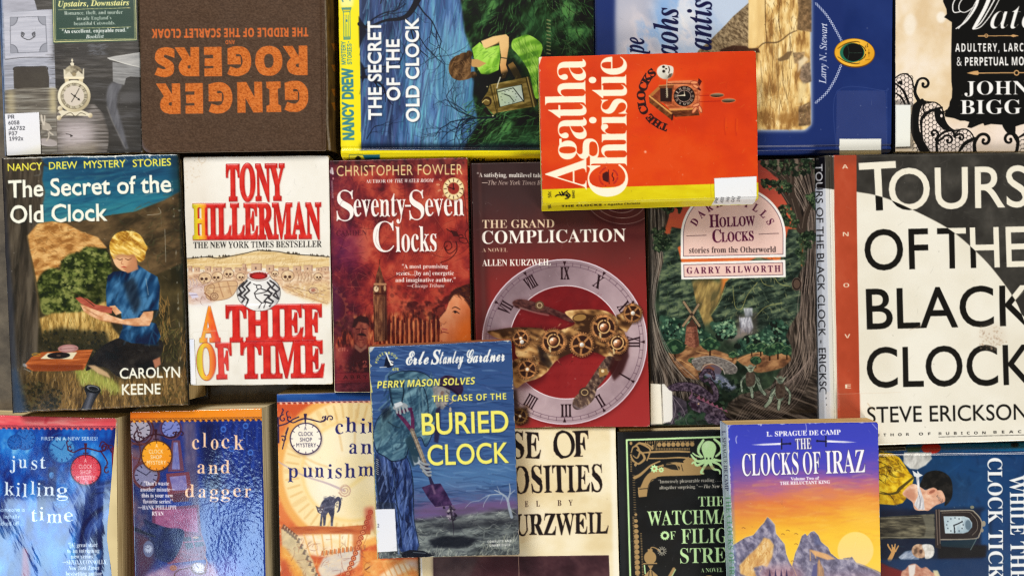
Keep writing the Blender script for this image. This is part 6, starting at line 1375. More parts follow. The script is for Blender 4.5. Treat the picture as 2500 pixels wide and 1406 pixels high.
# ------------------------------------------------------------------ big cream hardcover with curved dark field and tall lettering
def art_tours():
    DG,CR = (62,59,56),(234,227,206)
    crv = np.array([(1940,459),(2000,460),(2040,462),(2091,469),(2155,482),(2231,514),(2318,560),(2389,620),(2434,670),(2478,731),(2500,781),(2540,880),(2570,1000)],float); cs = smooth(crv,False,8)
    a = Art(1975,365,2625,1100,N([(0.1,(230,224,206)),(0.5,(235,230,214)),(0.9,(239,235,221))],130,110,0,1))
    a.P(np.vstack([cs,[(2640,1000),(2640,340),(1940,340)]]),N([(0.1,(52,50,47)),(0.6,(62,60,56)),(1,(76,73,68))],40,40,0,2)); a.L(cs,1.4,(150,144,130),0.7,sm=0)
    a.strokes([(2100,380),(2500,376),(2500,600),(2300,520)],120,(4,20),(0.5,1.1),[(104,100,94),(90,86,80)],30,60,0.35)
    def ink(X,Y):
        yc = np.interp(X,cs[:,0],cs[:,1]); d = np.clip((Y-yc)*0.6+0.5,0,1)[...,None]
        return C((240,234,216))*(1-d) + C((30,29,27))*d
    L = lambda t,x0,y0,x1,y1,h,f=0.0: a.T(t,'gill',x0,y0,x1,y1,h,ink,f)
    L('T',2103,516,2193,511,116,0.006); L('OURS',2171,513,2512,505,99,0.006)
    L('OF',2113,660,2269,656,97,0.006); L('THE',2291,656,2507,651,97,0.006)
    L('BLACK',2117,804,2522,794,97,0.006); L('CLOCK',2117,946,2522,938,96,0.006)
    L('STEVE ERICKSON',2118,1032,2508,1024,38,0.004)
    a.lines([[(2478,731),(2470,720)],[(2478,735),(2500,712)]],1.2,(140,134,120))
    K = (40,38,36)
    for t,x0,x1,y in (('AUTHOR',2120,2220,1065.5),('OF',2244,2272,1062.5),('RUBICON',2292,2406,1061.5),('BEACH',2425,2515,1058)): a.T(t,'sb',x0,y,x1,y-(x1-x0)*0.02,6.6,K,-0.004,ls=1.9)
    a.L([(2292,1066.5),(2520,1061)],1.1,K,sm=0)
    # red band and its letters
    a.P([(2036,340),(2091,340),(2092,470),(2098,900),(2101,1100),(2048,1100),(2043,800),(2038,470)],N([(0.1,(168,68,44)),(0.6,(182,76,50)),(1,(192,90,62))],60,90,0,3)); a.P([(2036,376),(2092,374),(2092,400),(2036,402)],(140,64,48),0.5,6); a.P([(2046,962),(2100,962),(2101,1030),(2047,1030)],(190,92,66),0.45,1); a.L([(2046,962),(2200,958)],1,(220,196,170),0.5,0.5)
    for t,x,y in (('A',2064,413),('N',2066,577.5),('O',2067.5,702),('V',2069.5,826),('E',2071,948.5)): a.T(t,'sb',x-7,y,x+7,y-0.4,10,(238,224,196),-0.006)
    # stains
    a.dabs([(2390,800),(2440,790),(2460,840),(2420,860),(2392,850)],90,(1,3.4),[(176,148,122),(196,172,146),(150,120,98)],0.4,0.5); a.E(2425,820,34,30,(190,168,142),a=0.25,b=8); a.L([(2222,806),(2238,800),(2250,794)],1,(170,140,110),0.6,0.4); a.L([(2118,984),(2126,994),(2136,1002)],1.5,(190,160,120),0.6,0.6)

    # hinge and spine; their blue-white fades are reflected light painted in
    a.P([(2016,340),(2036,340),(2047,1100),(2026,1100)],G((2016,700),(2040,700),[(0,(230,230,228)),(1,(234,228,208))])); a.P([(2014,340),(2036,340),(2038,463),(2016,461)],G((2014,400),(2036,400),[(0,(72,68,60)),(1,(62,58,52))]))
    a.P([(1970,340),(2014,340),(2030,1100),(1970,1100)],G((1985,700),(2022,700),[(0,(216,224,240)),(1,(226,229,236))])); a.P([(1970,340),(2014,340),(2016,461),(1970,460)],(24,24,30))
    a.P([(1998,958),(2030,956),(2032,1040),(2000,1040)],(238,232,226),0.6,1)
    def ink2(X,Y): d = np.clip((Y-461)*0.5+0.5,0,1)[...,None]; return C((236,236,240))*(1-d) + C((26,26,30))*d
    a.T('TOURS OF THE BLACK CLOCK - ERICKSON','gill',1991,402,2002,990,17,ink2,0.002); a.P([(1975,960),(2016,956),(2022,1100),(1975,1100)],G((1985,700),(2022,700),[(0,(220,226,238)),(1,(232,233,238))]))
    a.wear((2022,379),(2500,372),60,2,(150,146,130),4); a.P([(1996,372),(2034,374),(2034,384),(1996,384)],(96,90,74),0.6,2); a.P([(2480,362),(2520,362),(2520,378),(2478,374)],(130,118,90),0.6,3)
    a.L([(2100,384),(2300,380),(2500,376)],1.2,(110,106,96),0.5,0.6); a.L([(2110,1083),(2300,1080),(2510,1072)],1.4,(206,190,156),0.5,0.6)
    return a
A = art_tours()
B = Book('hardcover_book','cream jacket with red band, curved dark field and tall capitals',[(2024,379),(2575,371),(2580,1074),(2039,1090)],0.030,0.030,A,'gloss',seed=12,skirt=0.003,edge_col=(190,176,140),round_px=5,wave=0.0005,groove=('l',9,0.0009))
B.pages((236,214,164),ins=(0.001,0.003,0.003,0.003),gap=0.003,gap_b=0.003); B.board((60,56,52),0.003)
B.spine('l',[(0,0.0003),(0.0024,0.002),(0.0048,0.006),(0.0056,0.014),(0.0046,0.024),(0.002,0.0298)])

def scroll(a,pts,w,col): a.L(pts,w,col)
def spiral(a,cx,cy,r,t0,turns,w,col,sg=1):
    t = np.linspace(0,1,22); th = math.radians(t0) + sg*t*turns*2*math.pi
    a.L([(cx+r*(1-0.85*q)*math.cos(k),cy-r*(1-0.85*q)*math.sin(k)) for q,k in zip(t,th)],w,col,sm=0)
def lace_edge(a,x0,x1,y0,y1,col,dark,step=13.5):
    """The scalloped printed border under the top band."""
    n = int((x1-x0)/step)
    for i in range(n+1):
        x = x0+i*step; y = y0+(y1-y0)*(x-x0)/(x1-x0)
        a.P([(x-6.4,y-7),(x+6.4,y-7),(x+6.2,y-2),(x+3,y+0.5),(x,y+1),(x-3,y+0.5),(x-6.2,y-2)],dark,0.9)
        for s in (-1,1): a.E(x+s*3,y-4,3,2.4,col); a.E(x+s*3,y-3.6,1.2,1.1,dark)
        a.P([(x+6.7-3.6,y-3),(x+6.7,y+4.5),(x+6.7+3.6,y-3)],col); a.P([(x+6.7-2,y-1),(x+6.7-4.5,y+2.2),(x+6.7,y+1)],col); a.P([(x+6.7+2,y-1),(x+6.7+4.5,y+2.2),(x+6.7,y+1)],col)
def shop_sign(a,cx,cy,r,fill,rim,ink,rows):
    a.E(cx+1,cy+2,r+3,r+3,rim,a=0.4,b=2); a.E(cx,cy,r+2,r+2,rim); a.E(cx,cy,r-0.5,r-0.5,fill)
    a.lines([[(cx+(r-1)*math.cos(t),cy+(r-1)*math.sin(t)),(cx+(r-5)*math.cos(t),cy+(r-5)*math.sin(t))] for t in np.arange(12)*math.pi/6],1.6,rim)
    for t,x0,x1,y in rows: a.T(t,'gill',x0,y,x1,y,9.5,ink,0.01,ls=1.1)
def bracket(a,cx,top,col,flip=1):
    """Wrought-iron hanger above a round sign."""
    f = flip
    a.L([(cx-44*f,top+2),(cx-30*f,top+8),(cx-16*f,top+2),(cx,top-2),(cx+20*f,top+2),(cx+36*f,top+6),(cx+46*f,top+2),(cx+50*f,top-8)],[2,3.6,3,3],col)
    a.P([(cx-4,top-14),(cx+4,top-14),(cx+1.5,top+6),(cx-1.5,top+6)],col); a.L([(cx,top+2),(cx,top+14)],3,col,sm=0); a.L([(cx-6,top+10),(cx+6,top+10)],2.4,col,sm=0)
    spiral(a,cx-38*f,top-3,8,300,0.9,[2.8,2],col,-f); spiral(a,cx+44*f,top-3,8,240,0.9,[2.8,2],col,f)
    a.L([(cx-44*f,top-6),(cx-46*f,top-16),(cx-42*f,top-20)],2,col)
    spiral(a,cx+62*f,top-2,9,200,0.9,[2.6,2],col,-f)

def dial_face(a,x,y,r,fill,rim,ink,t1=(60,150)):
    a.E(x,y,r*1.12,r*1.12,rim); a.E(x,y,r,r,fill)
    a.lines([[(x+r*0.75*math.cos(t),y+r*0.75*math.sin(t)),(x+r*0.93*math.cos(t),y+r*0.93*math.sin(t))] for t in np.arange(12)*math.pi/6],max(1,r*0.09),ink)
    for k,l in zip(t1,(0.5,0.72)): a.L([(x,y),(x+r*l*math.cos(math.radians(k)),y-r*l*math.sin(math.radians(k)))],max(1,r*0.07),ink,sm=0)

# ------------------------------------------------------------------ blue foil-bright paperback at the lower left corner
def art_blue():
    a = Art(-70,1000,300,1490,N([(0.1,(10,34,104)),(0.45,(20,78,172)),(0.8,(44,128,214)),(1,(110,180,232))],30,60,8,1))
    a.strokes([(-60,1050),(285,1050),(290,1480),(-60,1480)],120,(14,50),(5,14),[(16,50,130),(40,116,200),(22,36,100),(70,140,214),(30,84,170)],84,20,0.25,0.2,4)
    dial_face(a,152,1098,30,(70,140,200),(30,84,160),(30,70,140)); a.E(152,1098,40,44,(40,100,180),a=0.4,w=4,b=1); dial_face(a,62,1072,24,(40,104,186),(24,70,150),(20,56,130)); dial_face(a,150,1220,20,(50,110,190),(20,60,140),(20,50,120)); dial_face(a,36,1080,16,(34,96,180),(20,64,140),(20,50,120))
    a.R(118,1140,138,1224,(22,44,104),0.85,1.5); a.E(127,1160,6,8,(80,140,206)); a.R(92,1172,112,1262,(18,34,92),0.8,2); a.E(102,1190,6,7,(70,126,196)); a.R(146,1150,160,1180,(30,64,140),0.7,2); a.R(96,1180,112,1260,(26,40,96),0.6,3); a.R(20,1220,46,1300,(20,44,110),0.5,4); a.L([(110,1090),(140,1140),(120,1190)],[16,10,20],(18,40,110),0.5,3)
    # curved dark clock case on the right
    a.P([(200,1200),(240,1176),(278,1172),(284,1240),(286,1490),(190,1490),(184,1330),(190,1250)],N([(0.1,(26,34,84)),(0.6,(44,60,124)),(1,(70,100,170))],10,40,10,4),0.9,3)
    a.L([(196,1340),(204,1290),(226,1258),(262,1236),(282,1232)],[6,10,12,10],(16,20,60),0.8,2); a.L([(210,1350),(220,1300),(240,1270),(270,1254)],4,(84,116,186),0.6,1.5); a.L([(236,1190),(280,1182)],5,(80,110,180),0.6,1); a.L([(226,1206),(282,1198)],4,(24,30,76),0.7,1)
    a.P([(220,1310),(270,1270),(284,1280),(284,1400),(230,1400)],(20,24,64),0.7,6); a.P([(216,1390),(240,1340),(250,1345),(232,1410)],(70,130,200),0.6,3)
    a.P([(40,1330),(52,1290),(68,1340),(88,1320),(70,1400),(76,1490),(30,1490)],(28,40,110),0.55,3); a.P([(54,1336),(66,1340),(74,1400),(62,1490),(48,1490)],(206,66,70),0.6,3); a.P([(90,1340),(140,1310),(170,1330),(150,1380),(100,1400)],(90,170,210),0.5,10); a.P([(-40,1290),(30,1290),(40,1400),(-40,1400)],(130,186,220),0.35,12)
    # top band
    a.P([(-70,1000),(300,1000),(300,1044),(-70,1044)],N([(0.1,(226,80,90)),(0.6,(238,104,108)),(1,(246,150,146))],60,12,3,3)); lace_edge(a,-58,282,1045,1047,(236,100,100),(70,20,60))
    a.P([(112,1018),(122,1020),(116,1034),(108,1036)],(206,50,66),0.6,1.5)
    # hanging sign
    M = (74,18,44)
    bracket(a,210,1096,M); a.L([(275,1094),(275,1166)],5,(110,30,50),sm=0); a.L([(246,1100),(262,1128),(256,1142)],2.6,M); spiral(a,262,1150,9,90,0.8,[3,2],M); spiral(a,256,1094,11,30,0.9,[3,2],M); a.L([(244,1090),(250,1078),(262,1086),(272,1104)],2.6,M)
    shop_sign(a,210,1147,36,G((190,1110),(230,1185),[(0,(206,54,72)),(1,(226,76,88))]),M,(246,206,206),(('A',206.5,212.5,1129),('CLOCK',193,226,1143.5),('SHOP',196.5,223,1157),('MYSTERY',187,233,1171)))
    W = (228,240,250)
    a.T('FIRST IN A NEW SERIES!','gill',102,1075,239,1075,8.6,W,0.008,ls=1.1)
    def bounce(items,h,col=W,fat=-0.019):
        for ch,x0,x1,y in items: a.T(ch,'serif',x0,y,x1,y,h,col,fat)
    bounce([('j',25,36,1145),('u',46,66,1143),('s',77,91,1146),('t',99,113,1144)],32)
    bounce([('k',12,36,1209),('i',41,50,1211),('l',57,67,1213),('l',76,86,1207),('i',92,101,1211),('n',108,134,1210),('g',140,166,1212)],33)
    bounce([('t',78,92,1273),('i',98,108,1270),('m',116,152,1276),('e',158,179,1273)],33)
    for i,(t,x0,x1) in enumerate((('Someone is',-4,62),('lethally',10,50),('ticked off…',-6,60))): a.T(t,'gill',x0,1249+i*16.8,x1,1248.5+i*16.8,10.5,(206,226,246),0.008)
    for i,(t,x0,x1,st) in enumerate((('“[A] great start',166,238,'serif'),('to an intriguing',165,243,'serif'),('new series.”',174,236,'serif'),('—SHEILA CONNOLLY,',152,262,'serif'),('New York Times',167,243,'bi'),('bestselling author',161,250,'serif'))): a.T(t,st,x0,1335.5+i*13.9,x1,1335+i*13.9,10,W,0.004)
    a.wear((283,1022),(287,1400),70,3,(206,222,236),3); a.wear((-60,1013),(280,1021),30,1.5,(246,200,196),4)
    return a
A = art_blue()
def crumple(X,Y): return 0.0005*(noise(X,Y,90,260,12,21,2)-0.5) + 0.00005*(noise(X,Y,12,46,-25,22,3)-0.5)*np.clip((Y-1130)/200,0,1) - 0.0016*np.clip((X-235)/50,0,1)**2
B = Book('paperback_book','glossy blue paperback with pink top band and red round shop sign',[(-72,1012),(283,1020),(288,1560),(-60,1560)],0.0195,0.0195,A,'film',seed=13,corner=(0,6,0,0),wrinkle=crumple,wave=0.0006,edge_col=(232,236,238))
B.pages((226,206,156),gap=0.0008,bulge=(0,0.0008,0.0042,0)); B.back((60,90,140),out=(0,0.0006,0.004,0)); B.spine('l',[(0,0.0002),(0.0006,0.002),(0.0006,0.017),(0.0003,0.0193)],col=(30,80,160))

# ------------------------------------------------------------------ violet paperback with orange band,pressed foil with pale glare painted in at the right
def art_violet():
    a = Art(300,985,670,1490,G((330,0),(650,40),[(0,(84,46,52)),(0.25,(96,58,84)),(0.42,(110,82,96)),(0.55,(30,40,96)),(0.75,(32,52,140)),(1,(28,48,130))],0.25,40,60,0,2))
    a.strokes([(326,1040),(650,1040),(650,1480),(330,1480)],420,(8,40),(2,7),[(60,34,60),(100,66,104),(40,50,120),(30,34,80),(120,90,120)],78,30,0.26,0.2,1)
    a.P([(446,1030),(478,1030),(482,1150),(490,1250),(470,1240),(452,1140)],N([(0,(90,76,96)),(1,(128,108,120))],6,20,0,5),0.7,4)
    a.P([(486,1030),(536,1030),(540,1200),(500,1200)],(18,24,56),0.75,6); a.P([(580,1028),(640,1028),(644,1200),(590,1200)],(28,44,116),0.6,8); a.strokes([(490,1030),(640,1030),(650,1250),(500,1250)],120,(20,60),(2,7),[(30,56,150),(16,22,66),(50,90,190),(24,36,100)],90,6,0.4,0.05,1)
    for x,y in ((546,1048),(600,1040),(566,1096),(612,1105)): a.E(x,y,7,8,(70,120,210),0,0.8,0.5); a.E(x,y,4,4,(24,40,110),a=0.8); a.L([(x,y+8),(x-2,y+34),(x+4,y+60)],3.4,(18,28,84),0.6,0.8)
    a.P([(496,1240),(648,1200),(650,1490),(506,1490)],G((500,1220),(600,1480),[(0,(36,66,156)),(0.5,(50,92,180)),(1,(84,104,188))],0.4,30),0.5,14)  # pale blue glare over the lower right, painted into the print
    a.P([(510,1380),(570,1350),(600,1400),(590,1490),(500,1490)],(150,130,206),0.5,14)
    # clocks
    dial_face(a,341,1050,26,(166,160,176),(66,36,48),(40,34,50),(30,120)); a.E(341,1050,36,38,(74,36,40),w=4); a.E(338,1100,26,22,(120,62,56),w=5,a=0.6)
    a.E(418,1046,27,27,(96,56,84)); dial_face(a,418,1046,22,(120,130,196),(60,40,66),(36,40,90),(60,200))
    a.P([(420,1075),(440,1075),(450,1150),(410,1152)],(104,62,82)); a.P([(424,1080),(434,1080),(440,1146),(420,1146)],N([(0,(96,100,168)),(1,(140,140,190))],4,16)); a.P([(406,1156),(462,1152),(470,1200),(440,1212),(410,1208)],(116,58,72)); a.P([(414,1164),(454,1160),(458,1196),(422,1198)],N([(0,(104,96,160)),(1,(146,136,186))],9,9)); a.P([(410,1208),(466,1200),(460,1224),(424,1226)],(84,40,56))
    dial_face(a,357,1160,28,(126,124,158),(84,40,50),(36,32,56),(40,150)); a.E(357,1160,34,36,(96,48,54),w=4)
    # open jewel box
    a.P([(372,1240),(486,1232),(492,1306),(462,1312),(372,1296)],(104,50,84)); a.P([(380,1246),(480,1240),(484,1300),(380,1288)],N([(0,(134,70,112)),(1,(168,100,140))],16,8,20,6)); a.P([(420,1306),(492,1300),(504,1336),(500,1366),(410,1376),(400,1330)],(110,52,84)); a.P([(446,1312),(490,1308),(500,1332),(456,1340)],(50,34,56)); a.L([(446,1324),(496,1320)],3,(150,84,112)); a.L([(468,1308),(476,1338)],3,(150,84,112)); a.P([(408,1345),(504,1336),(502,1364),(410,1376)],N([(0,(96,44,70)),(1,(140,76,96))],12,4))
    a.E(478,1312,8,3,(196,150,110),a=0.8)
    # dark velvet and watch
    a.P([(350,1268),(372,1276),(410,1288),(448,1294),(444,1330),(420,1370),(388,1366),(358,1340),(364,1304)],N([(0,(20,24,60)),(1,(40,50,100))],14,14,30,4),1,1,1); a.L([(326,1290),(350,1300),(380,1310)],[10,8,4],(20,22,44),0.9,1)
    a.P([(330,1300),(362,1310),(380,1370),(350,1420),(332,1420)],(96,44,40),0.6,6); a.E(363,1340,13,20,(96,104,140)); dial_face(a,363,1340,10,(170,180,206),(90,90,120),(50,50,80)); 
    a.P([(360,1400),(420,1376),(520,1372),(540,1420),(520,1490),(340,1490),(344,1430)],N([(0,(150,110,146)),(1,(206,166,180))],30,14,10,3),0.8,5)
    a.E(486,1388,20,15,(120,84,70),15); a.E(486,1386,16,12,(214,206,216),15); a.lines([[(486+12*math.cos(t),1386+9*math.sin(t)),(486+15*math.cos(t),1386+11*math.sin(t))] for t in np.arange(12)*math.pi/6],1,(60,50,70)); a.L([(486,1386),(480,1380)],1.2,(50,40,60),sm=0); a.L([(470,1384),(452,1388),(436,1392),(426,1404),(444,1410)],2.2,(96,66,60)); a.L([(500,1392),(506,1374),(500,1358)],3,(150,96,80)); a.E(424,1386,9,7,(160,108,90))
    # top band
    a.P([(300,985),(670,985),(670,1021),(300,1031)],G((320,0),(640,0),[(0,(222,112,30)),(0.5,(240,140,30)),(0.8,(242,142,40)),(1,(240,146,50))],0.2,50,8)); lace_edge(a,322,640,1029,1025,(240,150,40),(60,24,40))
    M = (54,24,34)
    bracket(a,381,1062,M); a.L([(336,1050),(328,1064),(336,1080),(352,1072)],3,M); a.L([(340,1080),(344,1110),(338,1130)],3,(84,40,36))
    shop_sign(a,383,1113,36,G((350,1080),(410,1150),[(0,(244,170,40)),(1,(236,140,30))],0.3,16),(70,36,20),(250,232,200),(('A',380,386,1093),('CLOCK',364,399,1107),('SHOP',368,395,1120.5),('MYSTERY',359,406,1134)))
    O = (250,208,170)
    for items,h in (([('c',470,486,1097),('l',496,504,1092),('o',516,533,1097),('c',542,560,1095),('k',572,595,1098)],36),([('a',483,501,1156),('n',510,532,1157),('d',540,561,1156)],33),([('d',453,475,1214),('a',486,503,1215),('g',513,533,1216),('g',541,561,1216),('e',570,588,1213),('r',598,613,1214)],32)):
        for ch,x0,x1,y in items: a.T(ch,'serif',x0,y,x1,y,h,O,-0.016)
    W = (250,244,246)
    for i,(t,x0,x1) in enumerate((('“Don’t waste',351,413),('another minute—',343,427),('this is your new',346,423),('favorite series!”',350,423),('—HANK PHILLIPPI',337,431),('RYAN',371,400))): a.T(t,'serif',x0,1185+i*14.7,x1,1185+i*14.7,10,W,0.004)
    a.wear((638,1000),(650,1400),40,1.4,(190,200,220),4)
    return a
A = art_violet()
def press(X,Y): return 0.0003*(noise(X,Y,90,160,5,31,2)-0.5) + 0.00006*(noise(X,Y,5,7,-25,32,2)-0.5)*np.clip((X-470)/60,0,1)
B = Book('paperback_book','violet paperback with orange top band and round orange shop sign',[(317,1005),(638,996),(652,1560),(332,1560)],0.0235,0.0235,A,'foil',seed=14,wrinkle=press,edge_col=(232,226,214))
B.pages((222,204,164),gap=0.0008,bulge=(0,0.0012,0.0048,0)); B.back((80,60,90),out=(0,0.001,0.0048,0)); B.spine('l',[(0,0.0002),(0.0006,0.002),(0.0006,0.020),(0.0003,0.0232)],col=(120,60,40))

# ------------------------------------------------------------------ orange clock-dial paperback with arched cat
def art_cat():
    a = Art(660,945,1045,1490,G((680,980),(760,1400),[(0,(206,84,40)),(0.25,(224,126,60)),(0.6,(222,120,60)),(1,(196,80,40))],0.5,40,70,20,2))
    a.strokes([(676,985),(1020,985),(1025,1480),(690,1480)],300,(14,60),(3,9),[(232,150,70),(206,90,44),(240,176,96),(190,70,40)],50,40,0.28,0.3,1)
    # great pale dial
    cx,cy = 856,1150
    a.E(cx,cy,185,190,(238,176,90),0,0.95,3); a.E(cx,cy,165,172,(250,226,170),0,0.95,3); a.E(cx,cy,120,124,(244,206,128),0,0.9,3,7)
    a.E(cx,cy,112,116,G((790,1080),(900,1280),[(0,(252,238,200)),(0.5,(250,236,206)),(1,(248,222,160))],0.3,50),0,0.95,4)
    for k in range(48):
        t = k*math.pi/24; a.L([(cx+128*math.cos(t),cy+132*math.sin(t)),(cx+158*math.cos(t),cy+164*math.sin(t))],5 if k % 4 else 12,(232,196,130) if k % 4 == 0 else (222,178,106),0.6,1.2,sm=0)
    for p in ([(690,1085),(760,1125),(800,1140)],[(745,1130),(790,1170)],[(820,1010),(836,1100)],[(870,1000),(866,1090)]): a.L(p,5,(226,180,110),0.5,1.5)
    a.P([(770,1180),(800,1160),(880,1160),(860,1200),(800,1230)],(252,244,224),0.6,10); a.P([(820,1120),(905,1100),(905,1230),(850,1250)],(250,228,170),0.6,10); a.L([(846,1196),(890,1160),(905,1140)],[4,14,20],(244,212,130),0.6,3)
    a.L([(676,1125),(740,1160),(800,1180),(842,1198)],[3,4,6],(190,168,176),0.8,0.8); spiral(a,843,1197,16,200,2.2,[3,2],(206,170,150)); a.E(843,1197,14,15,(214,180,150),w=2,a=0.7)
    # gears and girders below
    a.P([(686,1288),(760,1284),(830,1286),(905,1280),(905,1304),(690,1304)],N([(0,(170,76,36)),(1,(206,112,56))],30,5,0,3),0.95,1); a.P([(860,1300),(880,1290),(884,1490),(860,1490)],(200,104,56),0.8,3)
    a.P([(690,1306),(860,1304),(862,1340),(800,1360),(720,1350),(700,1330)],N([(0,(246,226,176)),(1,(252,244,220))],20,10,20,6),0.9,3); a.lines([[(720+i*22,1304),(740+i*18,1356)] for i in range(7)],3.5,(232,170,90),0.7,0.8)
    a.P([(686,1290),(706,1296),(736,1330),(764,1366),(780,1420),(790,1490),(760,1490),(740,1420),(716,1376),(690,1350)],N([(0,(196,176,136)),(1,(226,206,160))],12,12,40,5),0.95,1.5)
    a.P([(684,1330),(700,1340),(736,1390),(756,1440),(760,1490),(690,1490),(686,1420)],N([(0,(220,140,50)),(1,(244,180,80))],10,20,40,7),0.9,3); a.P([(684,1360),(700,1370),(730,1440),(720,1490),(684,1490)],(190,70,36),0.8,5)
    for i in range(15):
        x,y = np.interp(i/14,[0,0.4,1],[690,724,784]),np.interp(i/14,[0,0.4,1],[1284,1312,1430]); a.P([(x-3,y+7),(x+2,y-5),(x+8,y-2),(x+5,y+9)],(70,56,56),0.55); a.P([(x+4,y+2),(x+8,y-2),(x+6,y+9)],(240,220,180),0.7)
    a.P([(776,1390),(790,1362),(840,1345),(880,1340),(880,1380),(830,1400),(790,1420)],N([(0,(206,206,200)),(1,(236,226,200))],16,10,-10,8),0.9,2)
    for i in range(11): x = 784+i*10; a.P([(x,1356-i*1.4),(x+2,1344-i*1.6),(x+6,1345-i*1.6),(x+6,1356-i*1.5)],(214,130,70)); a.L([(x+7,1356-i*1.5),(x+8,1346-i*1.5)],2,(110,70,56),0.6)
    a.P([(820,1490),(860,1400),(905,1330),(912,1360),(900,1420),(905,1490)],N([(0,(206,96,50)),(1,(236,140,76))],10,20,20,4),0.9,2)
    for i in range(13):
        t = i/12; x = 905-t*55; y = 1250+t*150; a.E(x,y,6.5,6.5,(150,60,36)); a.E(x,y,4.6,4.6,(226,140,90)); a.E(x,y,1.6,1.6,(120,50,40)); a.L([(x-3,y+4),(x-8,y+10)],3.4,(196,110,70),0.8)
    a.R(886,1345,930,1490,N([(0,(216,126,50)),(1,(240,166,80))],12,12),0.9,2); a.E(902,1384,13,13,(190,116,50)); a.E(902,1384,11,11,(226,160,84)); a.L([(894,1390),(910,1378)],2.6,(120,60,40),sm=0)
    a.strokes([(690,1310),(905,1310),(910,1480),(690,1480)],160,(8,30),(0.8,2),[(150,60,36),(250,210,140),(120,60,50)],50,50,0.4,0.3)
    a.P([(905,1366),(1025,1364),(1027,1490),(905,1490)],N([(0,(226,130,60)),(1,(246,196,120))],18,12,-20,8),0.9,2); a.P([(925,1406),(970,1376),(1012,1372),(1000,1390),(960,1410)],(248,236,206),0.8,3); a.lines([[(930+i*14,1372+i),(944+i*14,1404)] for i in range(6)],3,(214,140,70),0.7,0.8); a.P([(980,1366),(1024,1366),(1025,1395)],(190,176,180),0.7,5)
    a.P([(890,1240),(912,1236),(914,1290),(896,1300)],(206,80,60),0.7,4)
    # cat with arched back
    CT = N([(0.1,(56,54,72)),(0.6,(84,82,102)),(1,(124,122,138))],5,10,70,3)
    a.P([(782,1236),(786,1226),(794,1216),(806,1211),(816,1214),(820,1224),(818,1236),(817,1252),(814,1270),(813,1284),(808,1284),(808,1262),(802,1250),(797,1258),(795,1282),(790,1284),(789,1262),(786,1250),(782,1246)],CT,1,0.4); a.P([(784,1250),(790,1252),(787,1268),(786,1284),(781,1284),(783,1266)],CT)
    a.L([(817,1226),(826,1216),(831,1226),(828,1244),(824,1250)],[6,8,6,4,2],(74,72,92)); a.strokes([(790,1214),(816,1208),(836,1216),(830,1240),(800,1224)],40,(4,8),(0.7,1.4),[(60,58,76),(110,108,126)],70,40,0.8)
    a.P([(771,1234),(774,1242),(776,1250),(782,1254),(789,1250),(791,1242),(794,1232),(786,1237),(778,1238)],(90,80,92)); a.E(779,1243,2,1.4,(206,206,200)); a.E(787,1243,2,1.4,(206,206,200)); a.E(783,1249,3,2.4,(220,214,210)); a.E(783,1248,1.2,1,(60,40,50)); a.P([(771,1233),(775,1238),(776,1242)],(60,56,74))
    # band and border
    a.P([(660,945),(1045,945),(1045,978),(660,983)],N([(0.1,(26,64,130)),(0.8,(40,84,154))],60,10,0,3)); lace_edge(a,680,1020,985,980,(246,190,160),(120,40,50)); a.L([(676,980),(1020,975)],3,(30,66,130),sm=0)
    M = (44,28,66)
    bracket(a,746,1024,M); a.L([(679,1020),(680,1080)],5,M,sm=0); spiral(a,692,1022,10,90,0.9,[3,2],M); a.L([(680,1040),(700,1034),(716,1024),(730,1018)],3,M); spiral(a,692,1072,8,120,0.9,[2.6,2],M,-1); a.L([(688,1010),(692,1002),(690,998)],2.4,M); a.L([(698,1058),(704,1044),(698,1064),(690,1096)],2.6,M)
    shop_sign(a,747,1071,37,G((720,1040),(770,1100),[(0,(246,236,216)),(1,(250,242,226))]),M,(74,66,90),(('A',743,749,1050),('CLOCK',729,765,1064),('SHOP',733,762,1078),('MYSTERY',724,772.5,1091.5)))
    NV = (38,36,104)
    for items,h in (([('c',820,838,1060),('h',845,871,1055),('i',881,893,1058),('m',899,935,1056)],37),([('a',854,872,1108),('n',882,908,1108),('d',918,940,1108)],36),([('p',704,727,1166),('u',740,764,1165),('n',770,791,1165),('i',801,812,1168),('s',820,834,1167),('h',843,868,1166),('m',876,912,1162)],35)):
        for ch,x0,x1,y in items: a.T(ch,'serif',x0,y,x1,y,h,NV,-0.017)
    a.wear((676,962),(686,1400),50,1.6,(240,214,180),4)
    return a
A = art_cat()
B = Book('paperback_book','orange clock dial paperback with blue band and arched grey cat',[(675,962),(1010,954),(1027,1560),(686,1560)],0.021,0.021,A,'satin',seed=15,edge_col=(236,228,210))
B.pages((234,218,180),bulge=(0,0.0006,0.0015,0)); B.back((200,110,60)); B.spine('l',[(0,0.0002),(0.0006,0.002),(0.0006,0.018),(0.0003,0.0208)],col=(60,60,70))

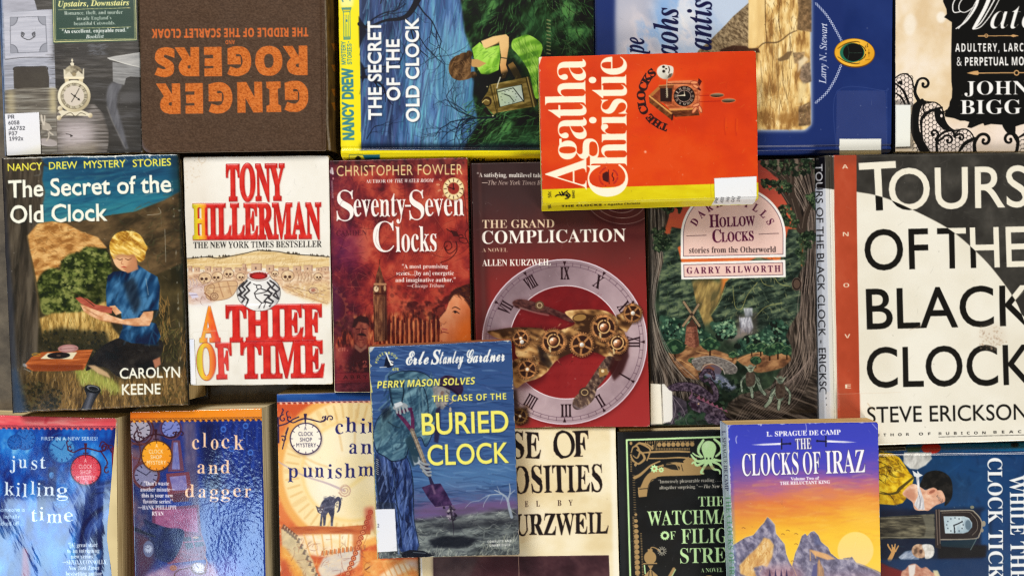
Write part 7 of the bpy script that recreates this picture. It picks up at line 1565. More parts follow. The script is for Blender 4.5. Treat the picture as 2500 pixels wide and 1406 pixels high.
# ------------------------------------------------------------------ cream jacket with rough black capitals
def art_antique():
    a = Art(1005,1025,1530,1490,N([(0.1,(228,208,162)),(0.5,(238,222,182)),(0.9,(244,232,200))],90,70,0,1))
    a.strokes([(1020,1050),(1510,1045),(1515,1350),(1030,1360)],200,(6,40),(2,8),[(246,236,208),(226,206,160)],20,60,0.12,0.3,2)
    K = (32,24,22)
    kw = dict(rough=1.5,edge=(1.2,(70,40,30),0.5))
    for t,x0,x1,y0,y1,h,f in (('CASE',1172,1320,1121,1118,63,0.0),('OF',1352,1438,1117,1115,63,0.0),('CURIOSITIES',1114,1472,1207,1199,66,-0.002),('KURZWEIL',1222,1485,1308,1301,51,0.0)): a.T(t,'serif',x0,y0,x1,y1,h,K,f,**kw)
    a.E(1378,1085,26,33,K,-4); a.E(1378,1085,17,29,(238,222,182),-8); a.E(1378,1085,26,33,K,-4,1,0.4,5)
    for t,x0,x1 in (('E',1282.5,1290.5),('L',1310,1318.5),('B',1362,1371),('Y',1389,1399)): a.T(t,'serif',x0,1237-(x0-1282)*0.03,x1,1237-(x1-1282)*0.03,14,(70,50,44),-0.012)
    # dark painting at the foot
    a.P([(1058,1360),(1487,1355),(1492,1490),(1060,1490)],N([(0.1,(52,30,36)),(0.5,(66,40,46)),(0.9,(84,54,58))],40,30,30,4)); a.P([(1058,1360),(1170,1358),(1150,1400),(1120,1490),(1060,1490)],N([(0,(64,50,54)),(1,(92,74,74))],30,30),0.9,5); a.P([(1180,1358),(1267,1357),(1267,1490),(1160,1490)],(74,40,46),0.5,8)
    a.L([(1266.5,1358),(1270,1490)],1.4,(176,140,124),sm=0)
    a.P([(1490,1045),(1503,1044),(1516,1490),(1500,1490)],(248,242,222),0.8,3); a.P([(1020,1362),(1030,1362),(1036,1490),(1026,1490)],(246,246,242))
    a.wear((1503,1046),(1515,1400),40,1.2,(206,190,150),4)
    return a
A = art_antique()
B = Book('hardcover_book','cream jacket with rough black capitals over a dark painting',[(1018,1049),(1503,1043),(1516,1560),(1031,1560)],0.0245,0.0245,A,'satin',seed=16,skirt=0.0025,edge_col=(236,226,196))
B.pages((226,210,170),ins=(0.002,0.003,0.003,0.003),gap=0.0025,gap_b=0.003); B.board((60,46,40),0.0028)
B.spine('l',[(0,0.0003),(0.001,0.003),(0.0014,0.012),(0.0006,0.024)],col=(236,228,206))

# ------------------------------------------------------------------ black jacket with pale green frame and octopus
def art_octopus():
    a = Art(1495,1035,1960,1490,N([(0.1,(22,23,24)),(0.9,(32,33,34))],60,60,0,1))
    GR,TN,K = (200,238,170),(172,140,92),(26,27,28)
    # frame
    a.L([(1542,1500),(1530.5,1074),(1935,1061)],4.4,GR,sm=0)
    a.lines([[(1540+i*0.0,1104+i*4.2),(1543+0*i,1104+i*4.2)] for i in range(12)],1.6,TN)
    a.lines([[(1545+i*0.24,1160+i*6),(1550+i*0.24,1160+i*6)] for i in range(50)],1.5,TN,0.8)
    for i in range(5): a.L([(1577+i*4,1078),(1577+i*4,1082+i % 2)],1.4,TN,sm=0)
    a.lines([[(1598,1076),(1600,1098)],[(1602,1076),(1604,1098)]],1.2,TN)
    for i in range(8): a.E(1610+i*11.5,1085.5-i*0.15,5.4,5.6,TN)
    a.lines([[(1603+i*4,1094),(1603+i*4,1098)] for i in range(21)],1.8,TN); a.lines([[(1606+i*4,1077),(1606+i*4,1079)] for i in range(23)],1.3,TN)
    # pistol-shaped flourish
    a.L([(1562,1106),(1600,1103),(1650,1102),(1684,1103)],[3,5,5,4],TN); a.L([(1584,1119),(1620,1119),(1660,1117),(1690,1120)],[3,3,4,4],TN)
    a.P([(1564,1190),(1572,1170),(1586,1152),(1606,1138),(1630,1130),(1650,1128),(1672,1130),(1690,1124),(1702,1116),(1700,1130),(1716,1142),(1720,1158),(1690,1160),(1640,1160),(1606,1164),(1588,1178),(1578,1210),(1560,1212),(1558,1200)],TN,1,0.3)
    a.L([(1550,1166),(1562,1160),(1574,1150),(1590,1136),(1612,1126)],[8,3],TN); a.L([(1566,1182),(1580,1158),(1610,1142),(1640,1138)],1.6,K); a.P([(1620,1132),(1636,1130),(1650,1134),(1664,1142),(1658,1148),(1640,1146),(1622,1140)],K,0.9); a.L([(1628,1134),(1650,1134),(1658,1148)],1.6,TN); a.L([(1575,1195),(1584,1172),(1604,1162),(1650,1160),(1710,1158)],3.4,TN); a.L([(1580,1200),(1588,1178),(1606,1168),(1700,1166)],1.4,K)
    a.P([(1558,1190),(1582,1188),(1580,1212),(1560,1214)],TN); a.L([(1562,1194),(1582,1192)],1.6,K); a.P([(1668,1126),(1682,1114),(1684,1122),(1694,1116),(1690,1130),(1676,1140)],TN); a.R(1660,1135,1680,1150,TN,0.9,0.4); a.L([(1664,1134),(1668,1150)],1.3,K)
    for cx,cy,r in ((1598,1144,10),(1615,1147,7)):
        t = np.linspace(0,2*math.pi,32,endpoint=False); rr = np.where((np.arange(32) % 4) < 2,r,r*0.72); a.M([np.stack([cx+rr*np.cos(t),cy+rr*np.sin(t)],1)],GR); a.E(cx,cy,r*0.3,r*0.3,TN)
    for p,w in (([(1542,1104),(1546,1092),(1556,1090),(1562,1104),(1556,1118),(1546,1112)],[2,4,4,2]),([(1550,1090),(1562,1082),(1580,1090),(1588,1100),(1580,1124)],[3,6,4,3]),([(1556,1098),(1568,1106),(1574,1120),(1560,1132),(1552,1128)],[4,6,3]),([(1560,1080),(1580,1084),(1592,1092),(1594,1086)],[2,4,3]),([(1540,1110),(1546,1124),(1556,1130)],[2,5,2])): a.L(p,w,TN)
    for x,y in ((1541,1082),(1593,1094),(1552,1134)): a.E(x,y,3.4,4.4,TN)
    # octopus
    a.L([(1718,1074),(1708,1090),(1706,1104),(1716,1116)],[5,7,6,4],GR); a.L([(1744,1072),(1758,1084),(1762,1100),(1748,1114)],[5,7,6,4],GR)
    a.E(1731,1094,18,18,GR); a.P([(1714,1100),(1748,1100),(1742,1118),(1736,1132),(1726,1132),(1720,1118)],GR)
    for p,w in (([(1722,1124),(1704,1126),(1694,1118),(1688,1110)],[8,6,3]),([(1720,1128),(1702,1136),(1696,1128),(1690,1132)],[7,5,3]),([(1726,1130),(1716,1146),(1712,1154),(1718,1156)],[8,5,3]),([(1734,1130),(1742,1144),(1756,1148),(1758,1156)],[8,5,3]),([(1740,1126),(1756,1134),(1764,1144)],[8,5,3]),([(1744,1122),(1764,1124),(1774,1112)],[7,5,3]),([(1712,1116),(1700,1112),(1692,1106)],[5,3])): a.L(p,w,GR)
    a.E(1726,1119,2.2,2.6,K); a.E(1735,1119,2.2,2.6,K); a.E(1726,1086,6,9,(224,246,200),10,0.5,3)
    a.L([(1726,1136),(1720,1148)],1,K,0.6); a.P([(1716,1138),(1745,1136),(1745,1146),(1718,1146)],TN,0.5,1)
    # words
    W = (222,214,196)
    a.T('“Immensely pleasurable reading . . . I','serif',1608,1180,1766,1175,8.6,W,-0.004); a.T('altogether surprising.”','serif',1611,1194.5,1704,1192,8.6,W,-0.004); a.T('—The New York','bi',1706,1192,1782,1190,8.6,W)
    for t,x0,x1,y0,y1,h in (('THE',1706,1768,1236,1235,24),('WATCHMAKER',1582,1862,1283,1275,35),('F',1637,1651,1317,1316,20),('FILIGREE',1665,1860,1327,1322,36),('STREET',1662,1830,1375,1371,37),('A NOVEL',1712,1766,1396.5,1395.5,10)):
        a.T(t,'serif',x0,y0,x1,y1,h,GR,-0.013 if h > 22 else -0.004)
    t = np.linspace(0,2*math.pi,56,endpoint=False); rr = np.where((np.arange(56) % 4) < 2,11.5,9.6); a.M([np.stack([1624+rr*np.cos(t),1307+rr*np.sin(t)],1),circle(1624,1307,5)[::-1]],GR)
    # beads,bomb and balance
    for i,r in enumerate((3.5,4.6,5,5.6,6,6.2,6.2,6.2,6.2,6.2,6.2,6.2,6.2)): a.E(1553+i*0.4,1259+i*12.6-(3 if i == 0 else 0),r,r,TN)
    a.lines([[(1564+i*0.2,1302+i*4),(1567+i*0.2,1302+i*4)] for i in range(28)],1.5,TN); a.lines([[(1545+i*0.2,1262+i*4),(1548+i*0.2,1262+i*4)] for i in range(36)],1.5,TN)
    a.E(1588,1361,15,16,TN); a.R(1582,1340,1594,1348,TN); a.L([(1588,1342),(1592,1336),(1602,1338),(1612,1346)],2.6,TN)
    for k in range(12): t = k*math.pi/6; a.L([(1617+4*math.cos(t),1345+4*math.sin(t)),(1617+11*math.cos(t),1345+11*math.sin(t))],1.4,(222,214,190),sm=0)
    a.L([(1572,1376),(1604,1375)],3,TN,sm=0); a.P([(1582,1380),(1596,1380),(1590,1390),(1606,1404),(1612,1440),(1568,1440),(1574,1404),(1588,1390)],TN); a.lines([[(1586,1394),(1580,1440)],[(1592,1394),(1598,1440)]],1.6,K); a.L([(1574,1380),(1576,1400)],3,GR,sm=0); a.L([(1618,1440),(1646,1388)],[9,7],TN,sm=0); a.L([(1622,1442),(1650,1390)],2,GR,sm=0); a.E(1732,1416,16,12,TN,w=3)
    a.P([(1507,1053),(1522,1053),(1531,1490),(1516,1490)],(40,42,44),0.6,2); a.L([(1507,1056),(1800,1050)],2,(58,58,58),0.5,1)
    return a
A = art_octopus()
B = Book('hardcover_book','black jacket with pale green frame, octopus and tan filigree',[(1507,1054),(1905,1046),(1918,1560),(1517,1560)],0.0225,0.0225,A,'satin',seed=17,skirt=0.0025,edge_col=(70,66,60))
B.pages((236,214,168),ins=(0.002,-0.001,0.003,0.003),gap=0.0025,gap_b=0.0035,bulge=(0,0.0008,0,0)); B.board((24,24,25),0.003)
B.spine('l',[(0,0.0003),(0.0008,0.003),(0.001,0.012),(0.0005,0.022)],col=(22,22,24))

# ------------------------------------------------------------------ paperback with sunset over grey crags,lying on its neighbours
def art_sunset():
    a = Art(1745,1015,2170,1490,G((1960,1032),(1985,1420),[(0,(58,66,182)),(0.16,(62,68,190)),(0.28,(82,74,186)),(0.36,(150,90,160)),(0.42,(196,110,120)),(0.5,(222,124,66)),(0.6,(238,168,52)),(0.72,(247,198,56)),(1,(250,212,74))],0.06,60,14,3,2))
    a.P([(1780,1150),(1850,1170),(1840,1290),(1785,1320)],(206,120,80),0.4,24); a.P([(1780,1130),(1830,1140),(1830,1220),(1782,1220)],(120,82,160),0.4,20); a.P([(1900,1200),(2030,1195),(2145,1210),(2145,1240),(1960,1230)],(240,160,60),0.4,12); a.P([(2060,1230),(2148,1225),(2150,1300),(2060,1290)],(250,206,70),0.5,16)
    a.strokes([(1785,1170),(2145,1160),(2150,1330),(1790,1330)],160,(20,70),(1.5,5),[(250,214,110),(226,136,60),(246,190,70)],2,5,0.2,0.1,1.5)
    a.E(2089,1342,44,44,G((2089,1298),(2089,1386),[(0,(254,220,120)),(1,(250,214,130))]),0,1,0.8)
    MG = lambda s: N([(0.1,(84,80,104)),(0.5,(120,116,142)),(0.9,(170,164,182))],16,10,55,s)
    far = [(2040,1376),(2060,1362),(2078,1360),(2090,1372),(2112,1380),(2140,1392),(2156,1400),(2156,1490),(2030,1490)]
    a.P(far,MG(3),1,0.8)
    m2 = [(1934,1384),(1942,1350),(1950,1332),(1958,1308),(1966,1302),(1971,1308),(1980,1298),(1988,1296),(1998,1306),(2004,1322),(2022,1336),(2028,1350),(2046,1364),(2070,1366),(2080,1358),(2092,1376),(2130,1390),(2156,1406),(2160,1490),(1930,1490)]
    m1 = [(1790,1331),(1820,1312),(1840,1306),(1858,1284),(1866,1276),(1874,1262),(1882,1268),(1892,1280),(1895,1302),(1906,1316),(1916,1328),(1920,1352),(1928,1372),(1938,1388),(1950,1420),(1950,1490),(1790,1490)]
    for mm,s in ((m2,4),(m1,5)):
        a.L(mm[:-2],2.6,(250,220,140),0.6,0.8,sm=0); a.P(mm,MG(s),1,0.5); a.strokes(mm,130,(6,24),(1,3),[(186,182,196),(76,74,104),(146,142,166),(100,96,122)],lambda x,y: 62,24,0.34,0.3,0.6)
    a.P([(1806,1380),(1826,1358),(1850,1336),(1866,1312),(1880,1316),(1890,1330),(1886,1360),(1874,1384),(1860,1380),(1840,1386),(1852,1420),(1830,1410),(1808,1400)],N([(0.1,(206,150,80)),(0.6,(236,188,110)),(1,(248,216,156))],8,16,20,6),0.9,1.5); a.strokes([(1810,1380),(1866,1314),(1886,1340),(1870,1384),(1830,1400)],80,(6,16),(0.8,2),[(180,120,60),(252,224,160),(214,160,90)],75,20,0.55,0.3)
    a.P([(1975,1340),(1992,1344),(2020,1352),(2040,1364),(2020,1366),(1990,1356)],(236,178,110),0.85,1.2); a.lines([[(1978,1344),(1979,1368)],[(1990,1350),(1992,1362)]],2,(236,180,110),0.8,0.6); a.P([(1874,1268),(1884,1276),(1892,1284),(1888,1306),(1878,1296)],(84,84,120),0.6,1.5); a.P([(1984,1304),(1998,1310),(2010,1330),(1990,1330)],(96,104,146),0.6,2)
    a.P([(1860,1384),(1936,1380),(1960,1400),(1960,1490),(1850,1490)],(204,130,130),0.45,10); a.P([(1990,1400),(2150,1396),(2156,1490),(1990,1490)],(196,160,176),0.4,10)
    for x in (1880,1894,1908,1921): a.P([(x-3,1412),(x,1388),(x+4,1412)],(60,44,84)); a.R(x-3,1411,x+4,1490,(84,64,104))
    a.P([(1996,1374),(2000,1362),(2004,1374),(2012,1390),(2014,1420),(1992,1420),(1994,1390)],N([(0,(130,100,90)),(1,(206,160,110))],4,12),1,0.6); a.P([(1986,1380),(1996,1374),(1996,1420),(1980,1420)],(80,80,130),0.9,0.8)
    for x,y in ((1912,1304),(1944,1303),(1924,1295),(1944,1328),(1816,1289),(1936,1370)): a.L([(x-4,y),(x,y-1.5),(x+4,y+1)],1.1,(110,60,40),0.8)
    # title
    W = (250,248,252)
    def out(t,x0,y0,x1,y1,h,f=0.0): a.T(t,'serif',x0,y0,x1,y1,h,W,f,edge=(2.2,(52,44,90),0.75))
    a.T('L. SPRAGUE DE CAMP','serif',1872,1065.5,2053,1060.5,11.5,W,0.008); out('THE',1943,1097,1982,1095.5,26); out('CLOCKS',1813,1161.5,1951,1157.5,53); out('OF',1962,1157.5,2005,1155.5,53); out('IRAZ',2017,1156,2113,1152.5,55)
    a.T('Volume Two of','serif',1931,1172.5,2000.5,1170.5,7.4,W,0.01); a.T('THE RELUCTANT KING','serif',1905,1183.5,2027,1180,7.6,W,0.012)
    for f,x in ((1,1834),(-1,2092)):
        y = 1086 if f > 0 else 1079.5; a.P([(x,y),(x+f*30,y-3),(x+f*74,y-5),(x+f*74,y),(x+f*30,y+1.5)],G((x,y),(x+f*70,y),[(0,(200,200,226)),(1,(238,238,250))])); a.L([(x+f*74,y-2),(x+f*96,y-3)],3.6,(26,24,50),sm=0); a.L([(x+f*75,y-15),(x+f*75,y+10)],3,(26,24,50),sm=0); a.E(x+f*96,y-3,3,3,(26,24,50))
    # worn spine seen on the left: pale with green and dark letters
    a.P([(1745,1015),(1776,1015),(1778,1040),(1796,1490),(1745,1490)],G((1770,1040),(1785,1406),[(0,(196,212,236)),(0.5,(206,224,232)),(1,(180,206,206))],0.3,8,40))
    a.P([(1776,1036),(1786,1036),(1802,1490),(1792,1490)],G((1790,1180),(1790,1400),[(0,(60,76,190)),(0.4,(100,130,200)),(1,(110,150,190))]),0.35,2); a.wear((1777,1038),(1794,1420),150,2.4,(244,246,250),3); a.L([(1776,1036),(1785,1230),(1794,1420)],1.6,(246,248,252),0.85,0.4,sm=1)
    a.T('L. SPRAGUE DE CAMP','serif',1763,1052,1771,1198,8.5,(70,70,110)); a.T('THE CLOCKS OF IRAZ','serif',1772,1210,1783.5,1430,12,(120,176,140),0.004)
    a.wear((1777,1037),(2143,1031),90,2.6,(240,240,244),5); a.wear((2144,1032),(2152,1400),70,1.8,(226,216,200),6); a.L([(1968,1034),(1970,1050),(1967,1056)],1.2,(226,226,240),0.7,0.4); a.L([(1800,1064),(1797,1072),(1799,1082)],2,(210,214,240),0.7,0.6); a.L([(1784,1036),(1778,1048)],2,(240,240,246),0.7,0.5); a.L([(2130,1034),(2142,1048)],1.4,(220,220,236),0.7,0.5)
    return a
A = art_sunset()
B = Book('paperback_book','blue to yellow sunset paperback with grey crags lying over its neighbours',[(1777,1037),(2144,1030),(2154,1560),(1799,1560)],0.048,0.017,A,'satin',seed=18,corner=(4,7,0,0),edge_col=(240,238,232))
B.pages((226,190,130),gap=0.0005,bulge=(0,0.0004,0,0)); B.back((120,140,170)); B.spine('l',[(0,0.0002),(0.0008,0.0015),(0.0012,0.008),(0.001,0.0168)])

# ------------------------------------------------------------------ blue picture-board hardcover on its side,bottom right corner
def art_night():
    a = Art(2115,1070,2660,1490,G((2140,1100),(2500,1130),[(0,(20,44,76)),(0.4,(28,60,98)),(0.7,(28,66,112)),(1,(30,62,108))],0.5,60,40,10,2))
    a.strokes([(2150,1105),(2500,1105),(2500,1406),(2150,1406)],220,(12,50),(2,8),[(36,78,124),(18,38,66),(26,60,100),(44,92,140)],80,40,0.25,0.2,1.5)
    a.P([(2150,1245),(2400,1238),(2420,1250),(2420,1330),(2400,1366),(2150,1366)],(16,26,40),0.75,4); a.P([(2395,1250),(2412,1240),(2418,1330),(2396,1334)],(36,88,150),0.7,3); a.P([(2290,1330),(2408,1330),(2408,1360),(2290,1364)],(24,20,24),0.85,2)
    # spine strip along the top
    a.P([(2115,1070),(2660,1070),(2660,1098),(2115,1106)],G((2200,0),(2500,0),[(0,(24,84,150)),(0.6,(26,110,182)),(1,(30,140,200))],0.1,40)); a.P([(2115,1070),(2212,1070),(2212,1100),(2115,1103)],(12,14,22)); a.L([(2148,1094),(2210,1092),(2212,1099),(2148,1101)],1.4,(220,224,226),sm=0); pass
    a.P([(2214,1092),(2250,1091),(2246,1103),(2216,1104)],(60,96,60),0.8,1); a.E(2274,1094,24,14,(196,44,36),0,1,0.8); a.E(2478,1086,10,6,(16,20,26),0,0.8,0.6)
    # bowed captive: yellow shirt,white cloth,dark hair; the face is only a pale shape
    a.P([(2208,1104),(2275,1104),(2276,1120),(2260,1136),(2240,1146),(2222,1144),(2206,1130)],N([(0,(150,150,146)),(1,(220,220,214))],8,20,20,3),1,0.8)
    YS = N([(0.1,(150,110,22)),(0.4,(214,170,30)),(0.9,(244,214,60))],16,12,30,4)
    a.P([(2146,1104),(2176,1106),(2196,1116),(2210,1136),(2220,1152),(2232,1166),(2228,1182),(2206,1206),(2214,1216),(2204,1228),(2186,1233),(2146,1230)],YS,1,0.6)
    a.strokes([(2148,1106),(2180,1108),(2212,1140),(2190,1170),(2150,1180)],80,(10,34),(1,3.5),[(40,32,18),(250,226,90),(120,90,26),(226,186,40)],-40,30,0.6,0.4); a.L([(2230,1166),(2208,1184),(2196,1194),(2190,1202),(2170,1206),(2148,1204)],[5,8,6,2],(84,70,30)); a.L([(2150,1200),(2170,1206),(2182,1220)],1.6,(60,46,20))
    a.P([(2204,1204),(2222,1184),(2236,1182),(2250,1190),(2262,1196),(2280,1184),(2300,1196),(2310,1218),(2304,1226),(2284,1234),(2268,1246),(2258,1246),(2240,1246),(2232,1240),(2228,1226),(2216,1216)],N([(0,(206,150,122)),(0.6,(232,186,156)),(1,(242,210,184))],16,12,20,5),1,0.6,1)
    a.P([(2204,1206),(2222,1190),(2236,1196),(2232,1222),(2218,1216)],(190,130,104),0.7,2)
    a.P([(2246,1184),(2252,1170),(2258,1158),(2272,1150),(2292,1149),(2310,1156),(2322,1170),(2326,1192),(2324,1214),(2314,1230),(2306,1234),(2308,1216),(2300,1198),(2288,1196),(2280,1190),(2262,1194),(2250,1190)],N([(0,(18,18,18)),(1,(42,40,38))],10,10,0,6),1,0.6,1); a.E(2276,1200,13,7,(222,160,130),-25); a.E(2276,1200,8,3.6,(140,76,60),-25,0.7); a.strokes([(2284,1206),(2306,1220),(2300,1228)],14,(5,10),(0.8,1.6),[(60,54,60)],60,30,0.5)
    a.P([(2236,1160),(2244,1162),(2246,1190),(2256,1220),(2258,1244),(2242,1244),(2232,1232),(2242,1210),(2240,1186)],N([(0,(176,176,182)),(1,(240,238,238))],4,16,10,7),1,0.4); a.P([(2228,1148),(2240,1156),(2240,1148),(2246,1156),(2254,1160),(2242,1166),(2232,1162)],(226,228,228)); a.L([(2242,1200),(2248,1224),(2246,1240)],1.5,(140,140,148),0.8)
    # long-case clock lying on its side
    WDK = lambda s: N([(0.1,(44,42,38)),(0.5,(78,74,62)),(0.9,(126,120,98))],30,6,4,s)
    a.P([(2148,1262),(2250,1256),(2282,1254),(2284,1314),(2150,1316)],WDK(3),1,0.6); a.lines([[(2150,1266),(2250,1262)],[(2150,1311),(2280,1312)]],1.8,(150,146,124),0.8); a.P([(2252,1258),(2280,1256),(2282,1314),(2256,1312),(2262,1290)],(112,110,96),0.7,1)
    a.P([(2284,1244),(2296,1242),(2298,1340),(2284,1336)],(50,42,40)); a.lines([[(2286,1244),(2290,1330)],[(2293,1244),(2296,1326)]],1.6,(136,120,110))
    a.P([(2297,1246),(2366,1244),(2380,1250),(2394,1266),(2398,1284),(2392,1304),(2380,1314),(2298,1318)],(46,40,40)); a.L([(2297,1247),(2366,1245),(2382,1252),(2395,1268),(2398,1284),(2392,1304),(2378,1315),(2298,1317)],3,(150,142,128)); a.L([(2300,1252),(2362,1250),(2376,1258),(2386,1272),(2386,1292),(2374,1306)],1.4,(116,108,98)); a.E(2374,1238,5,4,(130,130,110)); a.E(2402,1278,5,7,(156,148,130)); a.E(2398,1294,4,5,(150,142,126))
    a.P([(2304,1260),(2354,1260),(2366,1264),(2374,1276),(2374,1286),(2364,1298),(2352,1302),(2308,1302)],G((2304,1260),(2370,1300),[(0,(176,196,206)),(0.5,(200,216,222)),(1,(120,146,164))],0.3,10)); 
    for k in range(12): t = k*math.pi/6; a.E(2332+20*math.cos(t),1281+17*math.sin(t),1.8,1.8,(74,84,96))
    a.L([(2330,1282),(2340,1278),(2350,1273)],2.6,(24,26,34),sm=0); a.L([(2329,1282),(2331,1290),(2331,1300)],2.4,(24,26,34),sm=0); a.E(2364,1281,7,12,(90,110,124),a=0.8)
    a.P([(2296,1322),(2384,1316),(2370,1338),(2300,1334)],(30,50,60),0.8,1); a.L([(2384,1316),(2370,1342)],2,(110,130,126),0.8)
    # startled white-haired man and a raised hand,kept to simple shapes
    a.P([(2194,1360),(2210,1346),(2232,1342),(2246,1352),(2244,1366),(2200,1366)],N([(0,(104,120,150)),(1,(196,206,222))],3,14,60,4),0.9,0.8); a.E(2246,1345,20,17,N([(0,(150,112,88)),(1,(222,190,158))],8,8,0,5),20); a.P([(2252,1330),(2276,1330),(2282,1346),(2276,1360),(2260,1364),(2258,1348)],N([(0,(190,186,178)),(1,(240,238,232))],5,8),1,0.6,1); a.E(2249,1346,4,5,(60,40,34),0,0.7,0.6); a.P([(2232,1340),(2240,1336),(2240,1350),(2232,1354)],(74,56,44),0.7,1)
    for p,w in (([(2172,1366),(2180,1350),(2182,1338)],[10,9,7]),([(2178,1346),(2170,1334),(2168,1328)],[4,3]),([(2180,1342),(2178,1330)],[4,3]),([(2184,1342),(2186,1328)],[4,3]),([(2186,1346),(2194,1332)],[4,3])): a.L(p,w,(206,156,96))
    a.P([(2148,1366),(2420,1364),(2424,1490),(2150,1490)],(24,50,88),0.8,2); a.P([(2150,1372),(2170,1382),(2206,1394),(2216,1406),(2200,1490),(2150,1490)],(120,30,28),0.9,2)
    a.P([(2200,1406),(2212,1388),(2222,1378),(2236,1376),(2250,1386),(2262,1384),(2276,1396),(2290,1408),(2280,1490),(2210,1490)],N([(0,(170,110,90)),(1,(232,190,164))],14,10,20,6),1,0.8,1); a.P([(2218,1380),(2236,1377),(2234,1400),(2222,1420)],(226,224,220),0.9,1); a.P([(2278,1392),(2290,1392),(2296,1406),(2288,1420)],(226,214,170),0.9,1)
    # lettering read from the top down
    W = (240,242,242)
    for t,x,y0,y1 in (('CLOCK',2412,1118,1278),('TICKED',2414,1294,1482),('WHILE',2466,1160,1306),('THE',2468,1322,1420)): a.T(t,'serif',x,y0,x+1.5,y1,35,W,0.002,sh=(1.5,1.5,1,(14,26,50),0.6))
    return a
A = art_night()
B = Book('hardcover_book','dark blue picture board hardcover turned sideways with long case clock',[(2128,1105),(2640,1098),(2640,1560),(2132,1560)],0.0225,0.0225,A,'gloss',seed=19,skirt=0.003,edge_col=(24,60,110),groove=('t',9,0.0009))
B.pages((220,206,170),ins=(0.003,)*4,gap=0.003,gap_b=0.003); B.board((28,60,100),0.003)
B.spine('t',[(0,0.0002),(0.0018,0.002),(0.0036,0.008),(0.0036,0.015),(0.001,0.022)])

